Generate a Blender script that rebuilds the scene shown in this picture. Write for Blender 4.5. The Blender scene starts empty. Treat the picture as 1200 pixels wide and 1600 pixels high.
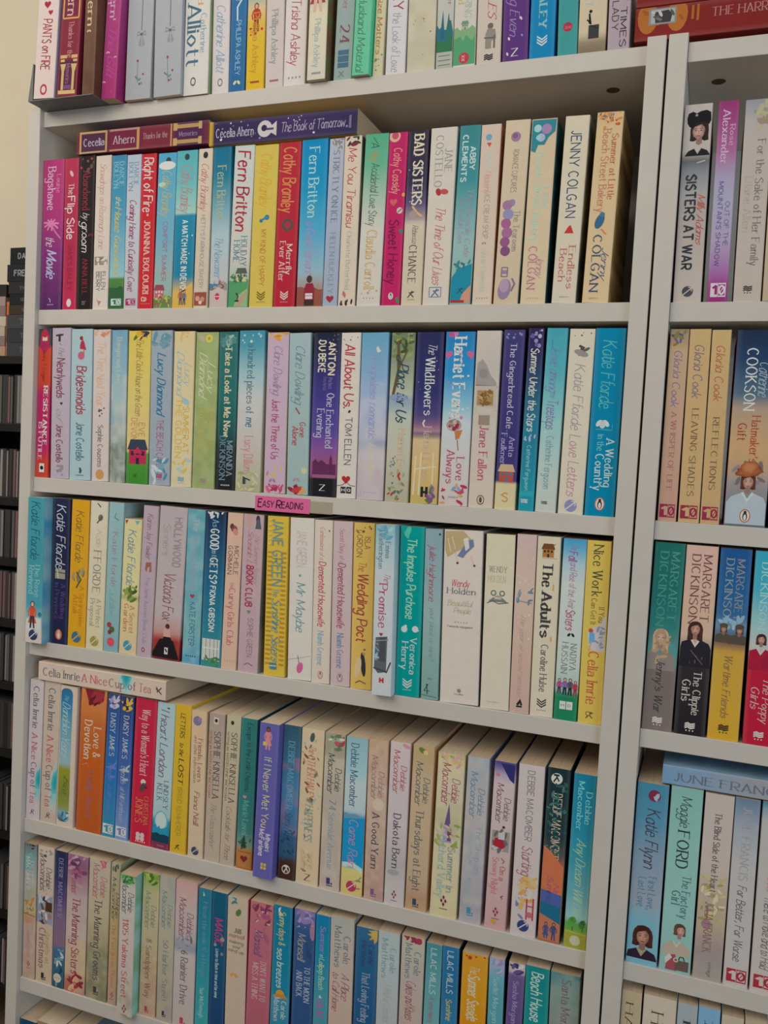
import bpy, math, random
from mathutils import Matrix, Vector
# ------------------------------------------------------------------ camera, light, exposure
# world units are metres; the survey of the place below is in centimetres (front plane of the bookcases = y 0)
CM = 0.01
FLOOR = -192.0                      # floor level in survey centimetres
FPX, YAW, PITCH, ROLL = 1367.0, -0.354, 0.060, 0.052
CAM = Vector((87.1, -93.4, -33.3))
scene = bpy.context.scene
def _rot(a, b, c):
    ca, sa, cb, sb, cc, sc = math.cos(a), math.sin(a), math.cos(b), math.sin(b), math.cos(c), math.sin(c)
    R0 = Matrix(((1, 0, 0), (0, 0, -1), (0, 1, 0)))
    Ry = Matrix(((ca, 0, -sa), (0, 1, 0), (sa, 0, ca)))
    Rx = Matrix(((1, 0, 0), (0, cb, -sb), (0, sb, cb)))
    Rz = Matrix(((cc, -sc, 0), (sc, cc, 0), (0, 0, 1)))
    return Rz @ Rx @ Ry @ R0
ROT = _rot(YAW, PITCH, ROLL)
def W3(x, y, z):
    return Vector((x * CM, y * CM, (z - FLOOR) * CM))
cam_data = bpy.data.cameras.new('camera')
cam_data.sensor_fit = 'AUTO'; cam_data.sensor_width = 36.0
cam_data.lens = FPX / 1600.0 * 36.0
cam_data.clip_start = 0.02; cam_data.clip_end = 60
cam = bpy.data.objects.new('camera', cam_data)
scene.collection.objects.link(cam)
r_, d_, f_ = ROT[0], ROT[1], ROT[2]
mw = Matrix(((r_[0], -d_[0], -f_[0]), (r_[1], -d_[1], -f_[1]), (r_[2], -d_[2], -f_[2]))).to_4x4()
mw.translation = W3(*CAM)
cam.matrix_world = mw
scene.camera = cam
scene.view_settings.view_transform = 'Standard'
scene.view_settings.look = 'None'
scene.view_settings.gamma = 1.0
scene.view_settings.use_curve_mapping = False
scene.view_settings.exposure = 0.0
world = bpy.data.worlds.new('room_daylight'); scene.world = world
world.use_nodes = True
bg = world.node_tree.nodes['Background']
bg.inputs[0].default_value = (0.92, 0.95, 1.0, 1); bg.inputs[1].default_value = 0.15
def area(name, loc, target, size, size_y, power, color):
    d = bpy.data.lights.new(name, 'AREA'); d.shape = 'RECTANGLE'; d.size = size; d.size_y = size_y
    d.energy = power; d.color = color
    o = bpy.data.objects.new(name, d); scene.collection.objects.link(o)
    o.location = W3(*loc)
    o.rotation_euler = (W3(*target) - W3(*loc)).to_track_quat('-Z', 'Y').to_euler()
    return o
area('ceiling_light', (0, -150, 70), (30, -40, -70), 1.5, 1.1, 17, (1.0, 0.90, 0.77))
area('wall_fill_light', (-150, -60, 100), (-110, 106, -30), 1.4, 1.0, 15, (1.0, 0.92, 0.80))  # unseen fill lamp, added to brighten the cream wall behind the bookcase
area('window_daylight', (330, -210, -20), (30, 0, -55), 1.7, 1.6, 27, (0.77, 0.90, 1.0))

# pixel survey helpers: a point on the vertical plane y = const seen at a pixel of the 1200 x 1600 photograph
def hit(u, v, y):
    d = ROT.transposed() @ Vector(((u - 600) / FPX, (v - 800) / FPX, 1.0))
    s = (y - CAM.y) / d.y
    return CAM + d * s
def hitz(u, v, z):
    d = ROT.transposed() @ Vector(((u - 600) / FPX, (v - 800) / FPX, 1.0))
    s = (z - CAM.z) / d.z
    return CAM + d * s
def pix(x, y, z):
    q = ROT @ (Vector((x, y, z)) - CAM)
    return 600 + FPX * q.x / q.z, 800 + FPX * q.y / q.z

# ------------------------------------------------------------------ helpers
COL = scene.collection
# photographed colour -> surface colour: one over the measured light on a white board at each shelf
GAIN = {'top': (1.43, 1.50, 1.62), 'first': (1.46, 1.54, 1.68), 'second': (1.55, 1.63, 1.76), 'third': (1.66, 1.72, 1.82), 'fourth': (1.80, 1.83, 1.88),
        'fifth': (1.86, 1.84, 1.83), 'sixth': (1.86, 1.84, 1.83), 'r1': (1.5, 1.56, 1.66), 'r2': (1.6, 1.65, 1.74), 'r3': (1.75, 1.8, 1.86), 'r4': (1.8, 1.84, 1.9), 'r5': (1.85, 1.9, 1.95)}
ALB = [GAIN['first']]
def lin(h, g=None):
    g = g or ALB[0]
    h = h.lstrip('#')
    o = []
    for i in (0, 2, 4):
        c = int(h[i:i + 2], 16) / 255
        c = c / 12.92 if c <= 0.04045 else ((c + 0.055) / 1.055) ** 2.4
        o.append(min(c * g[i // 2], 0.88))
    return tuple(o)
def mixc(a, b, t):
    return tuple(a[i] + (b[i] - a[i]) * t for i in range(3))
def nodes(m):
    m.use_nodes = True
    return m.node_tree.nodes, m.node_tree.links, m.node_tree.nodes['Principled BSDF']
def mat_plain(name, col, rough=0.5, amt=0.06, scale=14.0, spec=0.35, stretch=(1, 1, 1), bump=0.0):
    m = bpy.data.materials.new(name); N, L, B = nodes(m)
    tc = N.new('ShaderNodeTexCoord'); mp = N.new('ShaderNodeMapping'); nz = N.new('ShaderNodeTexNoise')
    mp.inputs['Scale'].default_value = stretch
    nz.inputs['Scale'].default_value = scale; nz.inputs['Detail'].default_value = 5
    rp = N.new('ShaderNodeValToRGB')
    rp.color_ramp.elements[0].position = 0.3; rp.color_ramp.elements[1].position = 0.7
    rp.color_ramp.elements[0].color = (*[max(0, c * (1 - amt)) for c in col], 1)
    rp.color_ramp.elements[1].color = (*[min(1, c * (1 + amt)) for c in col], 1)
    L.new(tc.outputs['Object'], mp.inputs[0]); L.new(mp.outputs[0], nz.inputs['Vector'])
    L.new(nz.outputs['Fac'], rp.inputs[0]); L.new(rp.outputs[0], B.inputs['Base Color'])
    B.inputs['Roughness'].default_value = rough; B.inputs['Specular IOR Level'].default_value = spec
    if bump:
        bp = N.new('ShaderNodeBump'); bp.inputs['Strength'].default_value = bump; bp.inputs['Distance'].default_value = 0.001
        L.new(nz.outputs['Fac'], bp.inputs['Height']); L.new(bp.outputs[0], B.inputs['Normal'])
    return m
def mat_print(name, rough):
    m = bpy.data.materials.new(name); N, L, B = nodes(m)
    at = N.new('ShaderNodeAttribute'); at.attribute_name = 'Col'
    tc = N.new('ShaderNodeTexCoord'); nz = N.new('ShaderNodeTexNoise'); nz.inputs['Scale'].default_value = 90; nz.inputs['Detail'].default_value = 4
    mr = N.new('ShaderNodeMapRange'); mr.inputs[3].default_value = 0.93; mr.inputs[4].default_value = 1.05
    mx = N.new('ShaderNodeMix'); mx.data_type = 'RGBA'; mx.blend_type = 'MULTIPLY'; mx.inputs[0].default_value = 1
    L.new(tc.outputs['Object'], nz.inputs['Vector']); L.new(nz.outputs['Fac'], mr.inputs[0])
    L.new(at.outputs['Color'], mx.inputs[6]); L.new(mr.outputs[0], mx.inputs[7]); L.new(mx.outputs[2], B.inputs['Base Color'])
    r2 = N.new('ShaderNodeMapRange'); r2.inputs[3].default_value = rough - 0.06; r2.inputs[4].default_value = rough + 0.08
    L.new(nz.outputs['Fac'], r2.inputs[0]); L.new(r2.outputs[0], B.inputs['Roughness'])
    B.inputs['Specular IOR Level'].default_value = 0.10
    return m
def mat_pages():
    m = bpy.data.materials.new('book_pages'); N, L, B = nodes(m)
    tc = N.new('ShaderNodeTexCoord'); mp = N.new('ShaderNodeMapping'); mp.inputs['Scale'].default_value = (1300, 14, 14)
    nz = N.new('ShaderNodeTexNoise'); nz.inputs['Scale'].default_value = 1.0; nz.inputs['Detail'].default_value = 3
    oi = N.new('ShaderNodeObjectInfo')
    r1 = N.new('ShaderNodeValToRGB'); r1.color_ramp.elements[0].color = (0.66, 0.50, 0.34, 1); r1.color_ramp.elements[1].color = (0.84, 0.72, 0.56, 1)
    r2 = N.new('ShaderNodeValToRGB'); r2.color_ramp.elements[0].color = (0.86, 0.83, 0.80, 1); r2.color_ramp.elements[1].color = (1, 1, 1, 1)
    r2.color_ramp.elements[0].position = 0.3; r2.color_ramp.elements[1].position = 0.62
    mx = N.new('ShaderNodeMix'); mx.data_type = 'RGBA'; mx.blend_type = 'MULTIPLY'; mx.inputs[0].default_value = 1
    L.new(tc.outputs['Object'], mp.inputs[0]); L.new(mp.outputs[0], nz.inputs['Vector'])
    L.new(oi.outputs['Random'], r1.inputs[0]); L.new(nz.outputs['Fac'], r2.inputs[0])
    L.new(r1.outputs[0], mx.inputs[6]); L.new(r2.outputs[0], mx.inputs[7]); L.new(mx.outputs[2], B.inputs['Base Color'])
    B.inputs['Roughness'].default_value = 0.9; B.inputs['Specular IOR Level'].default_value = 0.1
    return m
M_PRINT = mat_print('printed_card', 0.48)
M_PAGES = mat_pages()
M_WHITE = mat_plain('white_laminate', (0.68, 0.65, 0.60), 0.42, 0.02, 40, 0.3)
M_BLACK = mat_plain('black_laminate', (0.012, 0.012, 0.013), 0.5, 0.3, 30)
M_WALL = mat_plain('cream_wall_paint', (0.86, 0.78, 0.63), 0.85, 0.03, 9, 0.2, bump=0.1)
M_CEIL = mat_plain('white_ceiling_paint', (0.85, 0.83, 0.79), 0.9, 0.03, 9, 0.2)
M_FLOOR = mat_plain('brown_carpet', (0.20, 0.14, 0.09), 0.95, 0.3, 160, 0.1, bump=0.4)
M_HOLE = mat_plain('dark_recess', (0.10, 0.075, 0.06), 0.8, 0.1, 60)
M_METAL = mat_plain('dark_grey_metal', (0.15, 0.15, 0.15), 0.45, 0.1, 60, 0.5)

def mesh_obj(name, verts, faces, m, parent=None, cols=None, smooth=None):
    me = bpy.data.meshes.new(name); me.from_pydata(verts, [], faces); me.materials.append(m)
    if cols:
        a = me.attributes.new('Col', 'FLOAT_COLOR', 'POINT')
        a.data.foreach_set('color', [x for c in cols for x in (c[0], c[1], c[2], 1.0)])
    o = bpy.data.objects.new(name, me); COL.objects.link(o)
    if parent: o.parent = parent
    return o
def box_data(x0, y0, z0, x1, y1, z1, bev=0.0):
    if bev <= 0:
        v = [(x, y, z) for x in (x0, x1) for y in (y0, y1) for z in (z0, z1)]
        f = [(0, 1, 3, 2), (4, 6, 7, 5), (0, 4, 5, 1), (2, 3, 7, 6), (0, 2, 6, 4), (1, 5, 7, 3)]
        return v, f
    import bmesh
    bm = bmesh.new(); bmesh.ops.create_cube(bm, size=1)
    for w in bm.verts:
        w.co = Vector(((x0 + x1) / 2 + w.co.x * (x1 - x0), (y0 + y1) / 2 + w.co.y * (y1 - y0), (z0 + z1) / 2 + w.co.z * (z1 - z0)))
    bmesh.ops.bevel(bm, geom=list(bm.edges), offset=bev, segments=2, affect='EDGES', profile=0.5)
    bm.verts.index_update()
    v = [tuple(w.co) for w in bm.verts]; f = [tuple(w.index for w in q.verts) for q in bm.faces]; bm.free()
    return v, f
def box(name, x0, y0, z0, x1, y1, z1, m, parent=None, bev=0.0, absolute=True):
    # survey centimetres; with a parent the numbers are still absolute (parents of boxes sit unrotated)
    off = Vector((0, 0, 0)) if not parent else parent.location
    a = W3(x0, y0, z0) - off; b = W3(x1, y1, z1) - off
    v, f = box_data(*a, *b, bev * CM)
    return mesh_obj(name, v, f, m, parent)
def empty(name, loc):
    o = bpy.data.objects.new(name, None); COL.objects.link(o); o.location = loc; o.empty_display_size = 0.03
    return o
def tag(o, label=None, cat=None, group=None, kind=None):
    if label: o['label'] = label
    if cat: o['category'] = cat
    if group: o['group'] = group
    if kind: o['kind'] = kind
    return o

# ------------------------------------------------------------------ lettering: pen strokes on a small grid
GL = dict(g.split('=', 1) for g in """A=6 033a63 1555|B=5 030a ~0a3a59483707 ~073756543303|C=6 ~593a190706143354|D=6 030a ~0a3a58553303|E=5 030a 0a5a 0747 0353|F=5 030a 0a5a 0747
G=6 ~593a190706143354 545636|H=6 030a 636a 0767|I=0 030a|J=3 3a35 ~35231304|K=6 030a 5a06 2763|L=4.4 0a0353|M=7 030a347a73|N=6 030a636a|O=6 ~3a1907061433546667593a|P=5 030a ~0a3a59573606
Q=6 ~3a1907061433546667593a 4563|R=5 030a ~0a3a59573606 2653|S=5 ~593a1908274655432304|T=6 0a6a 3a33|U=6 ~0a06143354666a|V=6 0a336a|W=8 0a234a638a|X=6 0a63 6a03|Y=6 0a366a 3633|Z=6 0a6a0363
a=4 ~47280605133345 4843|b=4 0b03 ~062847442304|c=4 ~472806052344|d=4 4b43 ~47280605133345|e=4 0646 ~4638180605133344|f=2.2 ~3b2b1a17 1713 0838|g=4 ~47280605133345 4842 ~42300001|h=4 0b03 ~06284745 4543
i=0 0803 090a|j=1 1812 ~120100 191a|k=4 0b03 4805 1643|l=0 0b03|m=6 0803 ~06183735 3533 ~36486765 6563|n=4 0803 ~06284745 4543|o=4 ~28060523454628|p=4 0800 ~062847442304|q=4 4840 ~47280605133345
r=2.7 0803 ~061838|s=4 ~47280726452304|t=2.6 1a14 ~142333 0838|u=4 0805 ~05132345 4843|v=4 082348|w=6 0813375368|x=4 0843 4803|y=4 0823 4810|z=4 08480343|0=4 ~2a08052345482a|1=2 082a23
2=4 ~092a493603 0343|3=4 ~092a492745552304|4=4 3a0545 3a33|5=4 4a0a07 ~0737552304|6=4 ~4a180523452705|7=4 0a4a13|8=4 ~2a492705234527092a|&=5 ~53182a38052356|'=0 0a08|.=0 0304|,=1 1402|-=3 0636
!=0 0a05 0304|?=4 ~082a482524|*=3 1535 2624|:=0 0304 0708|+=4 0646 2824|α=4 ~07284745 4543 ~461604132344|é=4 0646 ~4638180605133344 293b""".replace('\n', '|').split('|'))
def _pt(s, i):
    return (int(s[i], 36), int(s[i + 1], 36) - 3)
def _glyph(ch):
    g = GL.get(ch)
    if g is None: return 3, []
    p = g.split(' ')
    out = []
    for s in p[1:]:
        if not s: continue
        cv = s[0] == '~'
        if cv: s = s[1:]
        pts = [_pt(s, i) for i in range(0, len(s) - 1, 2)]
        if cv and len(pts) > 2:
            q = []
            cl = pts[0] == pts[-1]
            for i in range(len(pts) - 1):
                a = pts[i - 1] if i > 0 else (pts[-2] if cl else pts[0])
                b, c = pts[i], pts[i + 1]
                d = pts[i + 2] if i + 2 < len(pts) else (pts[1] if cl else pts[-1])
                for k in range(4):
                    t = k / 4
                    q.append(tuple(0.5 * (2 * b[j] + (c[j] - a[j]) * t + (2 * a[j] - 5 * b[j] + 4 * c[j] - d[j]) * t * t + (3 * b[j] - a[j] - 3 * c[j] + d[j]) * t ** 3) for j in (0, 1)))
            q.append(pts[-1]); pts = q
        out.append((cv, pts))
    return float(p[0]), out
_GC = {}
# style: wide stroke, thin stroke, serif length, slant, letter gap
STY = {'s': (1.2, 0.42, 0.85, 0, 2.1), 'sb': (1.9, 0.65, 0.9, 0, 2.4), 'st': (0.75, 0.32, 0.8, 0, 2.3), 'si': (1.0, 0.36, 0.6, 0.25, 1.8),
       'n': (0.95, 0.85, 0, 0, 1.9), 'nb': (1.7, 1.45, 0, 0, 2.3), 'nt': (0.55, 0.5, 0, 0, 1.9),
       'c': (0.85, 0.36, 0, 0.5, 1.2), 'cb': (1.35, 0.55, 0, 0.45, 1.5), 'h': (0.8, 0.5, 0, 0.22, 1.5), 'hb': (1.25, 0.8, 0, 0.15, 1.7)}
def stroke_quads(pts, wa, wb):
    n = len(pts); L = []; R = []
    for i in range(n):
        a = pts[max(0, i - 1)]; b = pts[min(n - 1, i + 1)]; c = pts[i]
        dx, dy = b[0] - a[0], b[1] - a[1]; l = math.hypot(dx, dy) or 1
        dx /= l; dy /= l
        w = (wb + (wa - wb) * abs(dy)) / 2
        nx, ny = -dy, dx
        if 0 < i < n - 1:
            ex, ey = c[0] - a[0], c[1] - a[1]; e = math.hypot(ex, ey) or 1
            cs = abs((ex * dx + ey * dy) / e); w /= max(cs, 0.55)
        L.append((c[0] + nx * w, c[1] + ny * w)); R.append((c[0] - nx * w, c[1] - ny * w))
    return [(L[i], R[i], R[i + 1], L[i + 1]) for i in range(n - 1)]
def text_polys(txt, st):
    wa, wb, se, sl, gap = STY[st]
    x = 0.0; polys = []; prev_low = False
    rnd = random.Random(len(txt) * 7 + ord(txt[0]))
    for ch in txt:
        if ch == ' ':
            x += 3.2; prev_low = False; continue
        w, strokes = _glyph('α' if ch == 'a' and st in ('s', 'sb', 'st', 'n', 'nb', 'nt') else ch)
        if ch.islower(): strokes = [(cv, [(px, py * 0.88 if py > 0 else py) for px, py in q]) for cv, q in strokes]
        if st in ('c', 'cb', 'h') and ch.islower() and prev_low:
            for q in stroke_quads([(x - gap - 0.4, 0.35), (x - gap * 0.55, 0.25), (x - gap * 0.2, 1.2), (x + 0.1, 2.4)], wb * .8, wb * .8):
                polys.append([(px + sl * py, py) for px, py in q])
        prev_low = ch.islower()
        j = rnd.uniform(-0.25, 0.25) if st in ('h', 'hb', 'c') else 0
        for cv, pts in strokes:
            segs = [pts] if cv else [pts[i:i + 2] for i in range(len(pts) - 1)]
            for sg in segs:
                if not cv and len(sg) == 2:      # extend butt ends a touch so corners close
                    (ax, ay), (bx, by) = sg; l = math.hypot(bx - ax, by - ay) or 1; e = 0.18
                    sg = [(ax - (bx - ax) / l * e, ay - (by - ay) / l * e), (bx + (bx - ax) / l * e, by + (by - ay) / l * e)]
                for q in stroke_quads(sg, wa, wb):
                    polys.append([(x + px + sl * (py + j), py + j) for px, py in q])
            if se and not cv:
                for (a, b) in ((pts[0], pts[1]), (pts[-1], pts[-2])):
                    if abs(a[1] - b[1]) > abs(a[0] - b[0]) * 0.9 and any(abs(a[1] - q) < .01 for q in (0, 5, 4.4, 7, 7.04, 8, -3)) and abs(a[1] - b[1]) > 2:
                        lo = -se - wa / 2; hi = (se if not (ch.islower() and a[1] > 3) else 0) + wa / 2
                        y0, y1 = (a[1] - wb * 0.1, a[1] + wb * 0.7) if a[1] <= 0 else (a[1] - wb * 0.7, a[1] + wb * 0.1)
                        polys.append([(x + a[0] + lo + sl * a[1], y0), (x + a[0] + hi + sl * a[1], y0), (x + a[0] + hi + sl * a[1], y1), (x + a[0] + lo + sl * a[1], y1)])
        x += w + gap
    return polys, max(x - gap, 1.0)
# ------------------------------------------------------------------ books
EPS = 0.0012
class Spine:
    """Printed card of one book: wrap-round cover plus everything printed on its spine. Local cm, base centre of the spine at the origin."""
    def __init__(s, W, H, D, k=1.0):
        # H is the height the print is measured on (k below 1 where only the upper part of a spine was surveyed)
        s.W, s.H, s.Hf, s.Dp, s.vk = W, H * k, H, D, k; s.v = []; s.f = []; s.c = []; s.k = 1
    def uv(s, u, v, dy=0.0):
        return ((min(max(u, 0.02), 0.98) - 0.5) * s.W, -EPS * s.k - dy, min(max(s.Hf - v * s.H, 0.05), s.Hf - 0.05))
    def add(s, pts, col, dy=0.0):
        n = len(s.v); s.v += [s.uv(u, v, dy) for u, v in pts]; s.c += [col] * len(pts); s.f.append(tuple(range(n, n + len(pts))))
    def cover(s, stops, side=None, mott=None, seed=0, hard=False):
        W, H, D = s.W, s.Hf, s.Dp; r = min(0.11, W * 0.12); t = 0.035 if not hard else 0.25
        prof = [(-W / 2, D)] + [(-W / 2, D * 0.3), (-W / 2, r)]
        prof += [(-W / 2 + r * (1 - math.cos(a)), r * (1 - math.sin(a))) for a in (0.52, 1.05)]
        nu = 7
        prof += [(-W / 2 + r + (W - 2 * r) * i / nu, 0) for i in range(nu + 1)]
        prof += [(W / 2 - r * (1 - math.cos(a)), r * (1 - math.sin(a))) for a in (1.05, 0.52)]
        prof += [(W / 2, r), (W / 2, D * 0.3), (W / 2, D)]
        inner = [(W / 2 - t, D), (W / 2 - t, t), (-W / 2 + t, t), (-W / 2 + t, D)]
        rnd = random.Random(seed)
        stops = [(q[0] * s.vk, q[1]) for q in stops]
        simple = len(stops) == 1 and not mott
        nv = 6 if simple else 56
        gx = [[rnd.random() for _ in range(34)] for _ in range(8)]
        def noise(u, v, sc):
            x = min(max(u, 0), 1) * 2.2 * sc; y = v * 14 * sc; xi, yi = int(x), int(y); fx, fy = x - xi, y - yi
            fx = fx * fx * (3 - 2 * fx); fy = fy * fy * (3 - 2 * fy)
            g = lambda i, j: gx[i % 8][j % 34]
            return (g(xi, yi) * (1 - fx) + g(xi + 1, yi) * fx) * (1 - fy) + (g(xi, yi + 1) * (1 - fx) + g(xi + 1, yi + 1) * fx) * fy
        def base(v):
            p = stops[0]
            if v <= p[0]: return p[1]
            for q in stops[1:]:
                if v <= q[0]: return mixc(p[1], q[1], (v - p[0]) / max(q[0] - p[0], 1e-6))
                p = q
            return p[1]
        n = len(prof); o = len(s.v)
        for j in range(nv + 1):
            v = j / nv; b = base(v)
            for i, (x, y) in enumerate(prof):
                u = x / W + 0.5
                c = b
                if mott:
                    for (mc, am, sc, va, vb) in mott:
                        if va <= v <= vb: c = mixc(c, mc, am * max(0, min(1, (noise(u, v, sc) - 0.35) * 2.4)))
                if side and y > r * 0.6:
                    c = side[0] if len(side) == 1 else mixc(side[0], side[1], noise(0.3 + y / D, v, 1.2))
                if 2 < i < n - 3 and (i in (4, 5, n - 6, n - 5)): c = mixc(c, (0.75, 0.72, 0.68), 0.05)
                s.v.append((x, y, (1 - v) * H)); s.c.append(c)
        for j in range(nv):
            for i in range(n - 1):
                a = o + j * n + i; s.f.append((a, a + n, a + n + 1, a + 1))
        q = len(s.v); white = (0.72, 0.68, 0.6)
        for z in (H, 0):
            for x, y in inner: s.v.append((x, y, z)); s.c.append(white)
        for i in range(3): s.f.append((q + i, q + 4 + i, q + 5 + i, q + 1 + i))
        top = [o + i for i in range(n)]; bot = [o + nv * n + i for i in range(n)]
        # card edge: strips between the outer and inner outline, top and bottom, and both fore-edges
        for ring, qi, flip in ((top, q, 0), (bot, q + 4, 1)):
            m = n // 2
            fs = [(ring[0], ring[1], ring[2], qi + 2, qi + 3), (ring[n - 1], qi, qi + 1, ring[n - 3], ring[n - 2]),
                  tuple(ring[2:n - 2]) + (qi + 1, qi + 2)]
            for f in fs: s.f.append(tuple(reversed(f)) if flip else f)
        s.f.append((top[0], qi - 4 + 3, qi + 3, bot[0])); s.f.append((top[-1], bot[-1], qi, qi - 4))
    def draw(s, items):
        for it in items:
            s.k += 1; getattr(s, it[0])(*it[1:])
    # --- printed shapes, u across the spine 0..1, v down the spine 0..1, sizes as fractions of the spine width
    def T(s, txt, v0, v1, col, st='s', u=0.5, h=0.5):
        P, L = text_polys(txt, st); c = lin(col)
        for i, p in enumerate(P):
            s.add([(u - h / 2 + y / 7 * h, v0 + x / L * (v1 - v0)) for x, y in p], c, (i % 4) * 0.0004)
    def X(s, txt, u0, u1, v, col, st='s', h=0.2):
        P, L = text_polys(txt, st); c = lin(col); k = h * s.W / s.H
        for i, p in enumerate(P):
            s.add([(u0 + x / L * (u1 - u0), v - (y / 7 - 0.5) * k) for x, y in p], c, (i % 4) * 0.0004)
    def O(s, u, v, ru, rv, rot, col, n=16):
        a = s.W / s.H; cr, sr = math.cos(math.radians(rot)), math.sin(math.radians(rot)); c = col if isinstance(col, tuple) else lin(col)
        pts = []
        for i in range(n):
            t = 2 * math.pi * i / n; x, y = ru * math.cos(t), rv * math.sin(t)
            pts.append((u + x * cr - y * sr, v + (x * sr + y * cr) * a))
        s.add(pts, c)
    def S(s, u, v, ru, rv, rot, col, edge, n=18):
        """soft edged blot: colour in the middle running out to the edge colour"""
        a = s.W / s.H; cr, sr = math.cos(math.radians(rot)), math.sin(math.radians(rot)); c0, c1 = lin(col), lin(edge)
        o = len(s.v); rnd = random.Random(int(u * 100 + v * 1000))
        w = [rnd.uniform(.8, 1.1) for _ in range(n)]
        for ring, (q, t) in enumerate(((.02, 0), (.45, .12), (.75, .55), (1.0, 1))):
            for i in range(n):
                an = 2 * math.pi * i / n; x, y = ru * q * w[i] * math.cos(an), rv * q * w[i] * math.sin(an)
                s.v.append(s.uv(u + x * cr - y * sr, v + (x * sr + y * cr) * a)); s.c.append(mixc(c0, c1, t))
        s.f.append(tuple(range(o, o + n)))
        for j in range(3):
            for i in range(n):
                k = (i + 1) % n; s.f.append((o + j * n + i, o + j * n + k, o + (j + 1) * n + k, o + (j + 1) * n + i))
    def E(s, u, v, r, col, asp=1.0):
        s.O(u, v, r, r * asp, 0, col)
    def R(s, u0, v0, u1, v1, col):
        s.add([(u0, v0), (u0, v1), (u1, v1), (u1, v0)], lin(col))
    def P(s, pts, col):
        s.add(pts, lin(col))
    def N(s, pts, w, col):
        c = lin(col); a = s.W / s.H
        for i, q in enumerate(stroke_quads([(u, v / a) for u, v in pts], w, w)):
            s.add([(x, y * a) for x, y in q], c, (i % 3) * 0.0004)
    def D(s, n, v0, v1, cols, r, seed=1, u0=0.06, u1=0.94):
        rnd = random.Random(seed); cols = cols.split(',')
        for i in range(n):
            s.k += 0.15; q = r * rnd.uniform(0.5, 1.3)
            s.O(rnd.uniform(u0 + q * .7, u1 - q * .7), rnd.uniform(v0, v1), q, q * rnd.uniform(0.8, 1.2), 0, rnd.choice(cols), 8)
    def V(s, n, v0, v1, cols, r, seed=1, u0=0.04, u1=0.96):
        rnd = random.Random(seed); cols = cols.split(',')
        for i in range(n):
            s.k += 0.15; q = r * rnd.uniform(0.6, 1.2)
            s.O(rnd.uniform(u0 + q * .6, u1 - q * .6), rnd.uniform(v0, v1), q, q * 0.38, rnd.uniform(0, 180), rnd.choice(cols), 8)
    def heart(s, u, v, r, col, rot=0):
        a = s.W / s.H; p = []
        for i in range(20):
            t = 2 * math.pi * i / 20
            x = 16 * math.sin(t) ** 3 / 17 * r; y = -(13 * math.cos(t) - 5 * math.cos(2 * t) - 2 * math.cos(3 * t) - math.cos(4 * t)) / 17 * r
            p.append((u + x * math.cos(rot) - y * math.sin(rot), v + (x * math.sin(rot) + y * math.cos(rot)) * a))
        s.add(p, lin(col))
    def ten(s, v, a, b, u0=0.15, u1=0.85, hh=0.045):     # boxed numeral at the foot of a spine
        s.R(u0, v - hh / 2, 0.5, v + hh / 2, a); s.k += 1
        s.R(0.52, v - hh / 2, u1, v + hh / 2, a); s.k += 1
        s.R(0.55, v - hh * .4, u1 - 0.04, v + hh * .4, b); s.k += 1
        k = s.H / s.W
        s.X('1', u0 + .12, .42, v, b, 'nb', hh * .62 * k); s.k += 1; s.X('0', .58, u1 - .08, v, a, 'nb', hh * .6 * k); s.k += 1
        s.N([(.6, v + hh * .25), (u1 - .1, v - hh * .25)], .04, a)
    def peng(s, v, ring, body, r=0.2):
        s.E(.5, v, r, ring, 1.35); s.k += 1; s.E(.5, v, r * .84, body[0], 1.4); s.k += 1
        a = s.W / s.H
        s.O(.5, v + r * .15 * a, r * .45, r * .85, 0, body[1]); s.k += 1; s.E(.5, v - r * .75 * a, r * .28, body[1]); s.k += 1
        s.O(.5, v + r * .3 * a, r * .26, r * .6, 0, body[2])
    def chev(s, v, col, r=0.22, u=.5):
        a = s.W / s.H
        for i in range(3):
            y = v + (i - 1) * r * .55 * a
            s.P([(u - r, y - r * .7 * a), (u, y), (u + r, y - r * .7 * a), (u + r, y - r * .38 * a), (u, y + r * .32 * a), (u - r, y - r * .38 * a)], col); s.k += .3
    def arrow(s, v, col, bg, r=0.28, u=.5):
        a = s.W / s.H
        s.E(u, v, r, col); s.k += 1
        s.N([(u - r * .75, v + r * .62 * a), (u + r * .72, v - r * .65 * a)], r * .2, bg); s.k += 1
        s.N([(u + r * .1, v - r * .8 * a), (u + r * .72, v - r * .65 * a), (u + r * .7, v)], r * .16, bg)
    def imp(s, v, col, w=.4, r=.05, n=5):                # a row of tiny imprint letters
        for i in range(n):
            s.E(.5 - w / 2 + w * i / (n - 1), v, r, col, 1.2); s.k += .2
    def waves(s, v, col, col2, r=0.25):
        a = s.W / s.H
        for j in range(3):
            y = v + (j - 1) * r * .42 * a
            s.N([(.5 - r, y + .1 * r * a), (.5 - r * .4, y - .16 * r * a), (.5 + r * .1, y + .14 * r * a), (.5 + r, y - .12 * r * a)], r * .3, col); s.k += .3
        s.imp(v + r * 1.05 * a, col2, r * 1.3, r * .14, 3)
    def runner(s, v, col, r=.2, u=.5):                   # little leaping archer mark
        a = s.W / s.H
        for p in ([(u - r, v + r * a), (u - r * .2, v), (u + r * .3, v - r * .8 * a)], [(u - .2 * r, v), (u + r * .7, v + r * .9 * a)], [(u - r * .7, v - r * .3 * a), (u + .1 * r, v - .25 * r * a), (u + r * .8, v - r * .6 * a)]):
            s.N(p, r * .28, col); s.k += .3
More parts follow.
